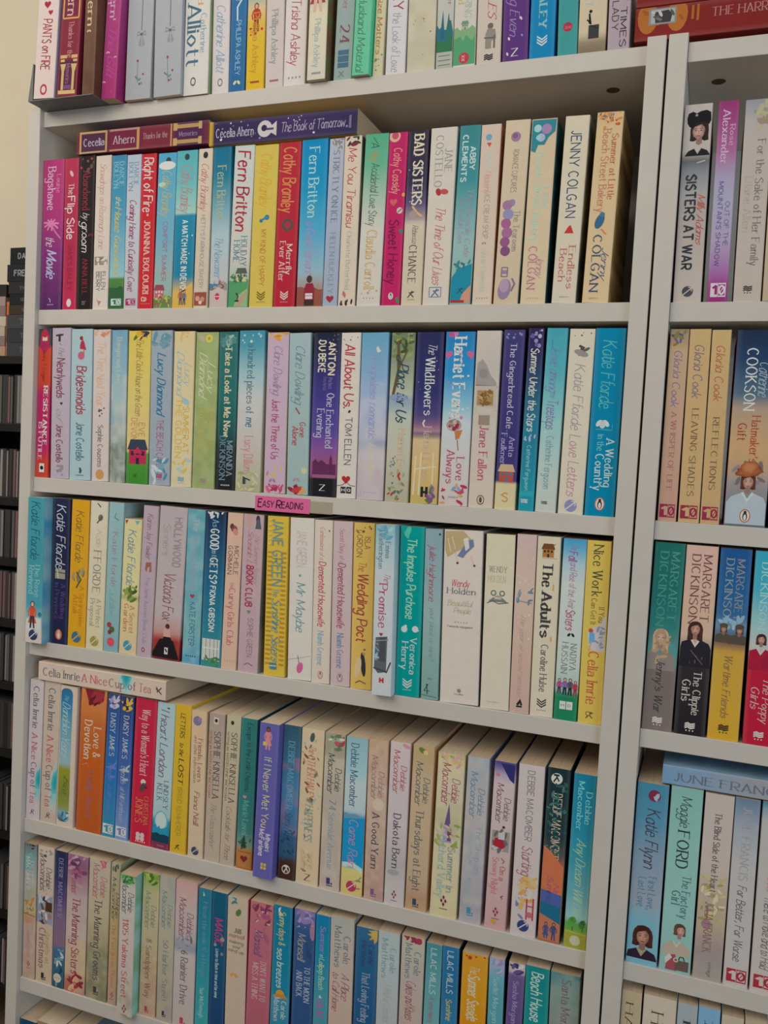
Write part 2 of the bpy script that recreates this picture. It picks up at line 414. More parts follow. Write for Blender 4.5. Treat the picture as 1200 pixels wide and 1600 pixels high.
    def fig(s, u, v, h, hair, top, legs, skin='c99a80', skirt=None):
        """standing figure, v at the feet, h as a fraction of spine height"""
        a = s.H / s.W; w = h * a * 0.13
        f = lambda x, y: (u + x * w, v - y * h)
        s.P([f(-.8, .46), f(-1.0, .8), f(0, .86), f(1.0, .8), f(.8, .46)], top); s.k += .5
        if skirt: s.P([f(-.7, .5), f(-1.6, .2), f(1.6, .2), f(.7, .5)], skirt); s.k += .5
        s.P([f(-.7, .47), f(-.9, 0), f(-.3, 0), f(0, .4), f(.4, 0), f(.95, 0), f(.75, .47)], legs); s.k += .5
        s.N([f(-.9, .78), f(-1.4, .6), f(-1.1, .44)], w * .4, top); s.k += .3; s.N([f(.9, .78), f(1.4, .6), f(1.1, .44)], w * .4, top); s.k += .3
        s.E(u, v - .93 * h, w * .75, hair, 1.25); s.k += .5; s.E(u, v - .92 * h, w * .5, skin, 1.3)
    def face(s, u, v, r, hair, skin='c9a08c', lip='a0504a', long=1.2, hw=1.3, turn=0.0):
        """printed portrait head, r = half face width; long = how far the hair falls"""
        a = s.W / s.H; f = lambda x, y: (u + x * r, v + y * r * a)
        dk = '%02x%02x%02x' % tuple(int(int(skin[i:i + 2], 16) * .72) for i in (0, 2, 4))
        hl = '%02x%02x%02x' % tuple(min(255, int(int(hair[i:i + 2], 16) * 1.35)) for i in (0, 2, 4))
        L = 1.2 + (long - 1) * 1.3
        s.P([f(-.15, -1.62), f(-.75, -1.45), f(-1.15, -.95), f(-hw, -.2), f(-hw * .98, .5 * L), f(-hw * 1.02, L), f(-hw * .6, L * 1.08), f(0, L * .8), f(hw * .6, L * 1.08), f(hw * 1.02, L), f(hw * .98, .5 * L), f(hw, -.2), f(1.15, -.95), f(.75, -1.45), f(.2, -1.62)], hair); s.k += .6
        for x in (-1.02, -.8, .85, 1.05):
            s.N([f(x * .7, -1.3), f(x * hw * .85, -.3), f(x * hw * .8, L * .85)], .09 * r, hl); s.k += .3
        s.P([f(-.36, .8), f(-.42, 1.75), f(0, 2.0), f(.42, 1.75), f(.36, .8)], dk); s.k += .4
        x0 = turn
        s.P([f(x0 - .8, -.55), f(x0 - .84, 0), f(x0 - .72, .55), f(x0 - .42, 1.0), f(x0, 1.2), f(x0 + .42, 1.0), f(x0 + .72, .55), f(x0 + .84, 0), f(x0 + .8, -.55), f(x0 + .45, -1.1), f(x0 - .45, -1.1)], dk); s.k += .4
        s.S(u + x0 * r * 1.2, v + .02 * r * a, .78 * r, 1.12 * r, 0, skin, dk); s.k += .5
        s.P([f(-.95 + x0, .1), f(-1.0 + x0, -.7), f(-.6, -1.3), f(.1, -1.42), f(.7, -1.25), f(1.0 + x0, -.65), f(.95 + x0, .1), f(.78 + x0, -.5), f(.35 + x0, -.95), f(-.1 + x0, -.78), f(-.6 + x0, -.62), f(-.8 + x0, -.3)], hair); s.k += .5
        for sx in (-.36, .36):
            e = sx + x0 * 1.3
            s.N([f(e - .22, -.3), f(e, -.37), f(e + .22, -.3)], .07 * r, hair); s.k += .3
            s.O(u + e * r, v - .08 * r * a, .15 * r, .075 * r, 0, '3a2a28', 8); s.k += .3
        s.N([f(x0 * 1.5 + .06, -.1), f(x0 * 1.5 + .12, .32), f(x0 * 1.5 - .06, .38)], .06 * r, dk); s.k += .3
        s.O(u + x0 * 1.3 * r, v + .68 * r * a, .27 * r, .1 * r, 0, lip, 10); s.k += .3
    def bust(s, u, v, r, col, collar=None, drop=2.6):
        a = s.W / s.H; f = lambda x, y: (u + x * r, v + y * r * a)
        s.P([f(-.45, 0), f(-1.5, .45), f(-1.95, 1.1), f(-2.0, drop), f(2.0, drop), f(1.95, 1.1), f(1.5, .45), f(.45, 0), f(0, .7)], col); s.k += .5
        if collar: s.N([f(-.5, 0), f(0, .8), f(.5, 0)], .22 * r, collar); s.k += .4
    def house(s, u, v, w, wall, roof, win='2e3038'):
        """cottage standing on v"""
        a = s.W / s.H; f = lambda x, y: (u + x * w, v - y * w * a)
        s.P([f(-.5, 0), f(-.5, .75), f(.5, .75), f(.5, 0)], wall); s.k += .4
        s.P([f(-.6, .7), f(-.42, 1.2), f(.42, 1.2), f(.6, .7)], roof); s.k += .4
        for x, y in ((-.3, .42), (.3, .42), (0, .45)):
            s.P([f(x - .09, y), f(x - .09, y + .2), f(x + .09, y + .2), f(x + .09, y)], win); s.k += .2
        s.P([f(-.09, 0), f(-.09, .3), f(.09, .3), f(.09, 0)], win)
    def tree(s, u, v, w, col, col2, trunk='5a4630', seed=3):
        a = s.W / s.H; rnd = random.Random(seed)
        s.N([(u, v), (u, v - w * .8 * a)], w * .1, trunk); s.k += .3
        for i in range(9):
            s.E(u + rnd.uniform(-.35, .35) * w, v - (0.85 + rnd.uniform(-.3, .3)) * w * a, w * rnd.uniform(.16, .28), rnd.choice((col, col2))); s.k += .1
    def fly(s, u, v, r, col, rot=20):
        for sx in (-1, 1):
            s.O(u + sx * r * .6, v - r * .2 * s.W / s.H, r * .7, r * .4, sx * rot + (30 if sx > 0 else -30), col, 8); s.k += .2
    def hills(s, v, col, amp=.02, seed=2, v1=1.0, n=7):
        rnd = random.Random(seed)
        s.P([(0.02, v1)] + [(0.02 + .96 * i / n, v + rnd.uniform(-amp, amp)) for i in range(n + 1)] + [(0.98, v1)], col)
    def frame(s, u0, v0, u1, v1, w, col):
        s.N([(u0, v0), (u1, v0)], w, col); s.k += .2; s.N([(u0, v1), (u1, v1)], w, col); s.k += .2
        s.N([(u0, v0), (u0, v1)], w, col); s.k += .2; s.N([(u1, v0), (u1, v1)], w, col)
    def slot(s, u0, v0, u1, v1, stops):                  # rounded panel with a colour run
        a = s.W / s.H; r = (u1 - u0) * .38; n = 30; c = [(q[0], lin(q[1])) for q in stops]
        def col(t):
            p = c[0]
            for q in c[1:]:
                if t <= q[0]: return mixc(p[1], q[1], (t - p[0]) / (q[0] - p[0]))
                p = q
            return p[1]
        def inset(v):
            d = min((v - v0), (v1 - v)) / a
            return 0 if d >= r else r - math.sqrt(max(0, r * r - (r - d) ** 2))
        o = len(s.v)
        for i in range(n + 1):
            t = i / n; t = .5 - .5 * math.cos(math.pi * t)
            v = v0 + (v1 - v0) * t; e = inset(v)
            s.v += [s.uv(u0 + e, v), s.uv(u1 - e, v)]; s.c += [col(t)] * 2
        for i in range(n): s.f.append((o + 2 * i, o + 2 * i + 2, o + 2 * i + 3, o + 2 * i + 1))
def build_book(W, H, D, base, items, name, side=None, mott=None, seed=0, hard=False, vk=1.0):
    """returns an Empty at the foot of the spine with cover and pages below it (local: spine faces -y)"""
    root = empty(name, (0, 0, 0))
    sp = Spine(W, H, D, vk)
    sp.cover([(a, lin(c)) for a, c in base], [lin(c) for c in side.split(',')] if side else None,
             [(lin(c), a, sc, v0, v1) for c, a, sc, v0, v1 in mott] if mott else None, seed, hard)
    sp.draw(items)
    mesh_obj('cover', [(x * CM, y * CM, z * CM) for x, y, z in sp.v], sp.f, M_PRINT, root, sp.c)
    t = 0.04 if not hard else 0.26; g = 0.0 if not hard else 0.3
    v, f = box_data((-W / 2 + t) * CM, t * 1.1 * CM, (0.03 + g) * CM, (W / 2 - t) * CM, (D - 0.06 - g) * CM, (H - 0.03 - g) * CM)
    mesh_obj('pages', v, f, M_PAGES, root)
    return root
# ------------------------------------------------------------------ the setting
def setting(name, *a, **k):
    o = box(name, *a, **k); o['kind'] = 'structure'; return o
setting('wall_back', -260, 106, FLOOR, 330, 116, 130, M_WALL)
setting('wall_left', -270, -320, FLOOR, -260, 116, 130, M_WALL)
setting('floor', -270, -320, FLOOR - 5, 400, 116, FLOOR, M_FLOOR)
setting('ceiling', -270, -320, 130, 400, 116, 134, M_CEIL)

# ------------------------------------------------------------------ bookcases
T_, TS, GAP, DEP, RF, WID = 1.85, 1.95, 0.23, 28.0, 0.62, 80.0
LB = [7.867, -17.798, -40.044, -62.262, -87.038, -109.773, -132.5, -158.0, -186.0]
RB = [7.76, -17.87, -40.08, -61.86, -87.05, -109.8, -132.5, -158.0, -186.0]
TOPZ = 10.42
def bookcase(x0, bottoms, label):
    r = empty('bookcase', W3(x0 + WID / 2, DEP / 2, FLOOR))
    tag(r, label, 'bookcase', 'white bookcases')
    box('side_panel', x0, 0, FLOOR, x0 + T_, DEP, TOPZ, M_WHITE, r, 0.07)
    box('side_panel', x0 + WID - T_, 0, FLOOR, x0 + WID, DEP, TOPZ, M_WHITE, r, 0.07)
    box('back_panel', x0 + T_ - .4, DEP - 0.9, FLOOR + 4, x0 + WID - T_ + .4, DEP - 0.5, TOPZ - .6, M_WHITE, r)
    shelves = []
    for i, b in enumerate(bottoms):
        shelves.append(box('top_board' if i == 0 else 'shelf', x0 + T_ + .02, RF, b, x0 + WID - T_ - .02, DEP - 0.95, b + TS, M_WHITE, r, 0.06))
    return r, shelves
bc_l, sh_l = bookcase(0, LB, 'tall white bookcase full of paperbacks, left of the dark seam')
bc_r, sh_r = bookcase(WID + GAP, RB, 'tall white bookcase cut off by the right edge, right of the dark seam')
def cam_hole(parent, u, v, z):
    p = hitz(u, v, z); n = 20; vs = []
    c = W3(p.x, p.y, z - 0.015) - bc_l.location
    if parent is bc_r: c = W3(p.x, p.y, z - 0.015) - bc_r.location
    for k, (rr, dz) in enumerate(((.72, 0.0), (.66, -.03), (.52, -.03), (.44, 0.01))):
        vs += [(c.x + rr * CM * math.cos(6.2832 * i / n), c.y + rr * CM * math.sin(6.2832 * i / n), c.z + dz * CM) for i in range(n)]
    fs = [(j * n + i, j * n + (i + 1) % n, (j + 1) * n + (i + 1) % n, (j + 1) * n + i) for j in range(3) for i in range(n)] + [tuple(range(3 * n, 4 * n))]
    mesh_obj('fixing_hole', vs, fs, M_HOLE, parent)
cam_hole(bc_l, 958, 141, LB[0]); cam_hole(bc_r, 1123, 127.5, RB[0])

# ------------------------------------------------------------------ placing books from the survey
def Xat(u, y, z):
    # x on the line (y, z) that is seen at column u
    k = (u - 600) / FPX; a, b = ROT[0] - k * ROT[2], CAM
    return b.x - (a.y * (y - b.y) + a.z * (z - b.z)) / a.x
def stops(b):
    if ':' not in b: return [(0, b)]
    return [(float(q.split(':')[0]), q.split(':')[1]) for q in b.split(',')]
ROWS = {}
def B(row, xl, xr, txl, yt, base, label, items=(), **o):
    ROWS.setdefault(row, []).append(dict(xl=xl, xr=xr, txl=txl, yt=yt, base=base, label=label, items=list(items), **o))
PLACED = {}
def place_row(row, z0, group, where, xmin, xmax):
    L = ROWS[row]; ALB[0] = GAIN[row]
    for b in L:
        ys = RF + 0.18 - b.get('pro', 0.0)
        yb = b.get('yb')
        if yb:
            pl, pr = hit(b['xl'], yb, ys), hit(b['xr'], yb, ys)
        else:
            pl, pr = Vector((Xat(b['xl'], ys, z0), ys, z0)), Vector((Xat(b['xr'], ys, z0), ys, z0))
        if row == 'top':
            pt = hit(b['txl'], 0, ys); H = b.get('H', 19.8)
        else:
            pt = hit(b['txl'], b['yt'], ys)
            H = hit(b['txl'] + (b['xr'] - b['xl']) * .5, b['yt'], ys).z - z0
        sl = (pt.x - pl.x) / (pt.z - pl.z)
        x0 = pl.x + sl * (z0 - pl.z); w = pr.x - pl.x
        sl = max(-.035, min(.045, sl))
        if abs(sl) < 0.004: sl = 0.0
        if row in ('r5', 'sixth'): sl, x0 = 0.0, pt.x
        b.update(ys=ys, X=x0, W=w, Hh=H, sl=sl)
    n = len(L)
    xm = xmin - min(0, L[0]['sl'] * L[0]['Hh'])
    L[0]['W'] -= max(0, xm - L[0]['X']); L[0]['X'] = max(L[0]['X'], xm)
    for it in range(6):
        for a, b in zip(L, L[1:]):
            h = min(a['Hh'], b['Hh'])
            o = max((a['X'] + a['W'] + a['sl'] * q) - (b['X'] + b['sl'] * q) for q in (0, h)) + 0.035
            if o > 0:
                a['W'] -= o / 2; b['X'] += o / 2; b['W'] -= o / 2
        e = L[-1]
        o = e['X'] + e['W'] + max(0, e['sl'] * e['Hh']) - xmax
        if o > 0: e['W'] -= o
    for i, b in enumerate(L):
        th = math.atan(b['sl']); W, H = b['W'], b['Hh']
        D = b.get('D', min(14.5, H * 0.655))
        nm = b.get('name', 'paperback_book')
        o = build_book(W, H, D, stops(b['base']), b['items'], nm, b.get('side'), b.get('mott'), hash_(row) + i, b.get('hard', False), (1600 - b['yt']) / (pix(b['X'] + b['W'] / 2, b['ys'], z0)[1] - b['yt']) if row == 'fifth' and yb_(b) else 1.0)
        cx = b['X'] + W - W / 2 * math.cos(th) if th >= 0 else b['X'] + W / 2 * math.cos(th)
        o.location = W3(cx, b['ys'], z0 + 0.01 + b.get('dz', 0) + W / 2 * abs(math.sin(th)))
        o.rotation_euler = (0, th, 0)
        tag(o, b['label'] + (', ' + where if where else ''), 'book', group)
    PLACED[row] = L
def yb_(b): return b.get('yb')
def hash_(s): return sum(ord(c) * (i + 3) for i, c in enumerate(s))
def lying(name, xl, xr, y, z0, H, D, base, items, label, group=None, yaw=0.0, **o):
    """book lying flat, spine to the front: spine length runs along x from xl to xr, thickness H upwards"""
    L = xr - xl
    b = build_book(H, L, D, stops(base), items, name, o.get('side'), o.get('mott'), hash_(label), o.get('hard', False))
    b.rotation_euler = (0, -math.pi / 2, yaw)
    b.location = W3(xr, y, z0 + H / 2)
    tag(b, label, 'book', group)
    return b
# ------------------------------------------------------------------ the books, one survey line each:
# shelf, left and right edge at the foot, left edge at the head, height of the head, colours of the spine, label, print
r = 'top'
B(r, 51.7, 83.5, 61, 0, 'cdb9b2', 'pinkish white paperback with dark red title Pants on Fire', [
 ('heart', .45, .42, .17, '9c2230'), ('heart', .62, .47, .12, '9c2230'), ('T', 'PANTS on FIRE', .51, .82, '8c2a34', 'hb', .5, .42), ('E', .48, .945, .17, 'a03a44', 1.25), ('E', .48, .945, .1, 'cdb9b2', 1.3)], pro=3.6, dz=.11, side='a39aac')
B(r, 87.5, 122.5, 98.7, 0, '7a2434', 'dark red paperback with gold columns on its spine', [
 ('frame', .12, .25, .88, .52, .06, 'c09a5a'), ('R', .2, .27, .8, .5, '6d1f3c'), ('T', 'Ahern', .28, .5, 'c9a79a', 's', .52, .42), ('T', 'Thanks for the', .54, .76, 'b98a86', 's', .55, .24),
 ('R', .08, .775, .92, .975, '54203c'), ('R', .1, .745, .42, .765, 'c0a068'), ('R', .64, .745, .94, .765, 'c0a068'), ('R', .12, .772, .32, .787, 'c0a068'), ('R', .74, .772, .94, .787, 'c0a068'), ('P', [(.12, .8), (.4, .8), (.32, .845), (.2, .845)], 'c0a068'), ('P', [(.64, .8), (.94, .8), (.86, .845), (.72, .845)], 'c0a068'), ('R', .2, .845, .32, .96, 'c0a068'), ('R', .72, .845, .84, .96, 'c0a068'), ('R', .08, .962, .92, .985, 'c4a46c'), ('R', .34, .93, .7, .955, '6c4470'), ('T', 'Memories', .8, .92, '8c6884', 's', .52, .2)], pro=3.4, dz=.11)
B(r, 123.8, 151.5, 130, 0, '0:6b4a3a,.7:654434,1:5b3b2c', 'brown paperback with cream author lettering', [
 ('T', 'Ahern', .3, .57, 'c8b191', 's', .5, .5), ('fly', .4, .61, .14, 'c8b191')], mott=[('6e523c', .4, 1.2, 0, 1)], pro=3.2, dz=.11)
B(r, 152.2, 187.3, 162, 0, '0:a44a80,1:a3346c', 'magenta pink paperback with scattered pale butterflies', [
 ('T', 'Ahern', .28, .5, 'd8a8c0', 's', .5, .42), ('T', 'The Gift', .55, .86, 'b04c8c', 'c', .52, .5), ('fly', .2, .42, .1, 'e2b4b0'), ('fly', .3, .72, .1, 'e2b4b0'), ('fly', .82, .75, .08, 'e2b4b0'), ('fly', .15, .9, .09, 'e2b4b0'), ('fly', .6, .52, .08, 'e2b4b0'), ('fly', .7, .96, .08, 'c2447c')], pro=1.9)
for i, (a, b_, c, lab, sx) in enumerate(((187.7, 236, 194, 'pale grey paperback with bow drawing, beside the magenta paperback', 0), (237.5, 283, 241, 'pale grey paperback with bow drawing, beside a white paperback', .04))):
    B(r, a, b_, c, 0, '0:a3a5a8,1:9c9ea0', lab, [
     ('N', [(.58, 0), (.57, .58)], .03, '60646a'), ('N', [(.57, .605), (.42, .585), (.4, .61), (.57, .605), (.72, .585), (.74, .61), (.57, .605)], .03, '7c7f84'), ('E', .57, .605, .05, '5e6268'), ('P', [(.55, .61), (.46, .67), (.58, .68)], '86898e'), ('P', [(.6, .61), (.62, .68), (.72, .67)], '86898e'),
     ('N', [(.46 + sx, .765), (.48 + sx, .9)], .02, '6c747a'), ('E', .46 + sx, .765, .04, '8a3840'), ('D', 4, .84, .92, '8a3840,56667a,5e8084', .035, 5, .35, .75), ('O', .44 + sx, .87, .07, .03, 30, '5e7a80'), ('O', .55 + sx, .88, .07, .03, -30, '5e7a80')], pro=.9)
B(r, 284.3, 326.5, 289, 0, 'c9c4bb', 'white paperback with large slate blue author surname', [
 ('T', 'and', .33, .46, 'c89a64', 's', .62, .2), ('T', 'for', .33, .42, 'c89a64', 's', .3, .22), ('T', 'Alliott', .46, .82, '44667a', 's', .37, .52), ('T', 'Catherine', .52, .75, '7c98a2', 's', .76, .22), ('E', .4, .92, .11, '5a5a58', 1.4), ('E', .4, .92, .07, 'c9c4bb', 1.4)], side='7d9060,a9b48a', pro=.4)
B(r, 328, 356.5, 331, 0, '0:c7bebd,1:c9c0ba', 'off white paperback with pale blue handwritten author name', [
 ('T', 'from', .3, .43, 'b99aa8', 's', .55, .3), ('T', 'Catherine Alliott', .47, .87, '7796aa', 'c', .5, .5), ('E', .5, .935, .15, '6a6a6a', 1.4), ('E', .5, .935, .1, 'c9c0ba', 1.4)])
B(r, 357.2, 382, 362, 0, '0:2f6f9e,1:285f8c', 'medium blue paperback with white swirl on spine', [
 ('T', 'The', .3, .46, 'a8bccb', 's', .5, .4), ('N', [(.65, .46), (.4, .5), (.42, .58)], .09, 'c4d4dc'), ('T', 'PHILLIPA ASHLEY', .58, .9, '8fb2c6', 'n', .52, .3), ('fly', .5, .95, .2, 'c8c29a')])
B(r, 383, 412.3, 387, 0, '0:3c94a4,.42:58a6a8,.52:c9b183,.6:d0a94a,.72:d2aa2c,1:cfa824', 'yellow paperback with a turquoise beach scene', [
 ('fig', .5, .66, .16, '6a3a28', 'b0342c', '8a2a24'), ('heart', .2, .64, .08, 'a82a30'), ('D', 4, .62, .68, 'b02c34', .07, 3), ('T', 'Phillipa Ashley', .55, .9, 'b98a34', 's', .5, .34), ('imp', .955, '9a3a2a')])
B(r, 413, 441.5, 416, 0, 'c2b5ad', 'beige white paperback with small harbour picture', [
 ('R', .1, .0, .9, .46, '8aa0ac'), ('hills', .36, '56708a', .02, 4, .47), ('fig', .35, .47, .16, '3a2a24', 'b04a50', '303848'), ('R', .1, .46, .9, .48, '6f8a6a'), ('T', 'Phillipa Ashley', .55, .86, '8a8a8c', 's', .5, .34), ('imp', .96, '9a5a54')])
B(r, 442.3, 476.2, 447, 0, 'cdc3bc', 'white paperback with crimson handwritten author name', [
 ('O', .4, .42, .16, .08, 60, 'b08a5a'), ('N', [(.3, .3), (.55, .37), (.4, .46)], .05, 'b8925e'), ('T', 'Trisha Ashley', .5, .88, 'a03c50', 'h', .5, .42), ('imp', .955, '8e8680', .5, .04, 4)])
B(r, 479, 507.5, 484, 0, '0:6f9cc0,.35:a9b8b0,.5:a8b49a,.62:cfc4a6,1:c6bfae', 'pale seaside paperback with woman in red dress', [
 ('fig', .45, .62, .24, '3a2420', 'a8404c', 'c8a890', 'c9a080', '9c3848'), ('T', 'Phillipa Ashley', .66, .93, '8fa4a8', 's', .5, .3), ('imp', .965, '8a8680')], side='5f7a4a,8c4a3a', pro=.9)
B(r, 520.5, 548.6, 527, 0, '0:98a5a0,1:8fa09a', 'grey teal paperback with number 24 on spine', [
 ('T', 'Number', .45, .6, 'a06a78', 's', .5, .3), ('T', '24', .69, .79, '7c4a58', 's', .52, .5), ('R', .2, .83, .8, .93, '4a6a7c'), ('N', [(.2, .86), (.8, .86)], .03, '8aa0a8'), ('N', [(.2, .9), (.8, .9)], .03, '8aa0a8'), ('T', 'x', .95, .98, '6a7a78', 'n', .5, .4)])
B(r, 549.3, 577.5, 556, 0, '0:6fb093,1:5fb68e', 'mint green paperback with grey handwritten title', [
 ('E', .45, .38, .22, '4a4038'), ('E', .45, .39, .15, '8a6a58'), ('T', 'Husband Material', .56, .98, '45705c', 'h', .45, .45)], side='46c08a,5cc294', pro=.8)
B(r, 579.5, 598.6, 586, 0, '0:cfc6a4,1:c6b997', 'narrow pale yellow paperback with orange title', [
 ('T', 'Size Matters', .55, .875, 'b57a2e', 'hb', .48, .5), ('D', 8, .88, .97, '9a8a50,7a7a58', .12, 4)])
B(r, 600.2, 632.3, 605, 0, 'c9c3c2', 'white paperback with crimson and grey title, beside cream paperback', [
 ('T', 'HEY', .5, .645, '9c2c44', 'n', .55, .5), ('T', 'the Look of Love', .66, .985, '8a8c92', 'h', .5, .42)])
B(r, 635, 678.5, 639, 0, '0:bdb69c,1:c0b79e', 'plain cream paperback with tiny red specks', [
 ('D', 12, .3, .97, 'a04034,b8a888,a8684a', .03, 7), ('N', [(.2, .5), (.8, .5)], .012, 'a86a50')], mott=[('aaa286', .5, 1.0, 0, 1)])
B(r, 680.3, 706.3, 684, 0, '0:b4b2a8,.62:b6b4ac,1:a6a694', 'pale paperback with dark green pine trees', [
 ('T', 'ATT', .4, .55, '2e7084', 'n', .3, .4), ('T', 'wild winter', .4, .66, 'b06a6a', 's', .75, .24), ('hills', .78, '2c6a78', .04, 3, .86), ('hills', .84, '2f6e4a', .02, 5, .92), ('P', [(.2, .84), (.35, .68), (.5, .84)], '2c6070'), ('P', [(.5, .84), (.7, .7), (.9, .84)], '2f6a60'), ('R', .03, .91, .97, .99, 'a8a79c'), ('N', [(.15, .93), (.85, .93)], .05, '6a6a62'), ('N', [(.15, .955), (.85, .955)], .05, '6a6a62'), ('N', [(.15, .98), (.85, .98)], .05, '6a6a62')])
B(r, 707.2, 741.5, 711, 0, 'c3bcae', 'white paperback with green hills and red roundel', [
 ('T', 'SARAH BARING', .4, .74, '9aa89a', 's', .62, .3), ('T', 'Cotswold', .42, .66, 'b5a870', 's', .3, .24), ('hills', .8, '7aa072', .02, 7, .99), ('house', .5, .8, .3, 'a8a894', '6a8a6a', '5a6a5a'), ('hills', .85, '4f9468', .02, 9, .99), ('E', .5, .955, .24, 'b23c48'), ('T', 'xx', .94, .97, 'd8b0a8', 'n', .5, .2)])
B(r, 743.8, 782.5, 747, 0, 'c2b4a4', 'beige paperback with drawing of seated reader', [
 ('T', 'TALES', .55, .75, 'a83c3c', 'c', .6, .34), ('E', .55, .8, .12, '6a625a'), ('P', [(.35, .84), (.45, .81), (.75, .82), (.8, .87), (.6, .88), (.6, .92), (.35, .92)], '8a8278'), ('N', [(.3, .86), (.7, .865)], .05, '5a544e'), ('N', [(.72, .85), (.72, .92)], .08, '6e665e'), ('waves', .965, '2e2c2a', 'c2b4a4', .18)])
B(r, 783.5, 824.5, 786, 0, '0:5a3478,1:563070', 'purple paperback with tiny white flecks', [
 ('T', 'a Getting Even', .45, .86, '8f7aa6', 'c', .45, .36), ('O', .7, .78, .08, .04, 60, 'c8bcd0'), ('O', .25, .88, .07, .04, 70, 'c8bcd0'), ('O', .2, .96, .07, .04, 70, 'c8bcd0'), ('O', .75, .87, .05, .03, 60, '7a98c0'), ('X', 'Z', .35, .6, .955, 'd8d0d8', 's', .28)])
B(r, 826, 867.5, 830, 0, '0:0a82ae,1:067aa8', 'bright cyan blue paperback with pale chevron mark', [
 ('T', 'MARK MALEY', .4, .84, '86b0ae', 'sb', .5, .3), ('chev', .915, 'c4d4d0', .2)])
B(r, 868.4, 901.5, 871, 0, '3c8f8c', 'teal paperback with small crimson roundel', [
 ('T', 'JULIET BLYTHE', .45, .72, '2f747a', 'n', .62, .24), ('T', 'Wedding', .48, .7, '347c80', 'n', .35, .22), ('E', .5, .855, .24, 'a63246'), ('X', 'tess', .34, .66, .855, 'c88a90', 'c', .16)])
B(r, 902.3, 945.5, 906, 0, '0:c9b89c,.9:c6b496,.95:8a7a62,1:7c6c54', 'cream paperback with black cat and suitcase', [
 ('T', 'Library', .62, .76, '9fb0b8', 's', .5, .28), ('R', .36, .86, .74, .93, '3c3a3a'), ('N', [(.4, .86), (.7, .88)], .04, '2a2a2a'), ('N', [(.3, .83), (.42, .855), (.38, .8)], .06, '1c1c1e'), ('E', .42, .79, .06, '1c1c1e')])
B(r, 948.5, 982.5, 952, 0, 'a8969a', 'greyish mauve paperback with black capital title', [
 ('T', 'DIRTY TIMES', .56, .985, '40363c', 'n', .7, .28), ('T', 'LADY', .755, .9, '40363c', 'n', .32, .28)])

r = 'first'
B(r, 59.2, 95, 65.6, 249.7, '0:a83468,.35:a2346c,.62:7e3070,1:4e2a56', 'magenta to purple paperback titled The Movie', [
 ('T', 'Louise', .1, .22, 'c07a9a', 's', .75, .2), ('T', 'Bagshawe', .05, .33, 'd8a8bc', 's', .42, .36), *[('N', [(.45, .425), (.45 + .2 * dx, .425 + .014 * dy), (.45 + .36 * dx, .425 + .03 * dy + .008)], .07, 'cc78a0') for dx, dy in ((-1, -.6), (-.9, .4), (-.5, 1.1), (0, -1.4), (.5, -1.2), (1, -.3), (.9, .8), (-.5, -1.2), (.1, 1.3))], ('E', .45, .425, .13, 'cc78a0'), ('N', [(.45, .43), (.65, .48), (.9, .525)], .06, 'c06c98'), ('T', 'the', .51, .57, 'c9bcd0', 'c', .42, .4), ('T', 'Movie', .6, .78, 'a9a8c4', 'cb', .5, .44), ('N', [(.42, .92), (.5, .935), (.5, .95)], .04, 'b494b0'), ('imp', .965, 'b494b0', .25, .02, 5)])
B(r, 96.2, 118.4, 101.3, 247.7, '0:a6304c,.6:a42c48,1:b02c48', 'crimson paperback titled The Flip Side', [
 ('O', .5, .1, .2, .1, 60, 'd8a0a4'), ('T', 'The', .165, .235, 'd8bcb6', 's', .5, .36), ('T', 'Flip Side', .25, .53, 'd8c4be', 'n', .5, .5), ('T', 'JAMES BAILEY', .57, .87, '7e2238', 'n', .5, .3), ('E', .48, .955, .17, 'd0c0bc', 1.4)])
B(r, 119, 143.2, 124.8, 243, '0:241c1e,1:221c1c', 'black paperback with pink flowers titled The Groom', [
 ('D', 9, .0, .1, '8a3440,5a4a3c,963c48', .1, 3), ('T', 'Abandoned', .1, .35, '8c2c40', 's', .48, .44), ('T', 'by', .37, .41, 'b8b0ac', 'c', .5, .4), ('T', 'groom', .43, .62, 'c8c2bc', 'h', .48, .46), ('fly', .8, .52, .14, '6a2a38'), ('T', 'ANNA BELL', .67, .9, '8a2c38', 's', .5, .3), ('T', 'Quercus', .945, .97, '8a8482', 's', .5, .26)])
B(r, 143.9, 167.7, 150.5, 243.3, '0:c8b8a8,1:c9bdb0', 'cream paperback with old town etching near foot', [
 ('T', 'Snowdrops on Rosemary Lane', .05, .6, 'b08478', 'c', .5, .4), ('R', .08, .655, .92, .71, '8a8078'), ('D', 16, .66, .705, '4a4644,a09080,c8c0b4,7a3a34', .1, 4), ('T', 'ELLEN', .755, .87, '5c5a5a', 'n', .68, .26), ('T', 'BERRY', .755, .88, '5c5a5a', 'n', .34, .26), ('heart', .45, .955, .12, 'b07a74'), ('N', [(.3, .935), (.45, .98)], .04, 'b07a74')])
B(r, 169.4, 192.2, 175.8, 242.7, '0:3a7e98,.3:3f88a4,.6:6ba2b4,.79:8ab4b8,.8:4c7a40,1:3a6a34', 'blue paperback with grass at the foot, two line name', [
 ('T', 'DARCIE', .045, .2, '86b0c0', 's', .68, .3), ('T', 'BOLEYN', .045, .21, '86b0c0', 's', .3, .3), ('T', 'the', .265, .32, 'c8c08a', 'c', .5, .36), ('T', 'House Guarantee', .335, .78, 'bca85c', 'cb', .5, .42), ('hills', .86, '2f5a34', .01, 3, .99), ('ten', .955, 'b8c8bc', '2f6a48')])
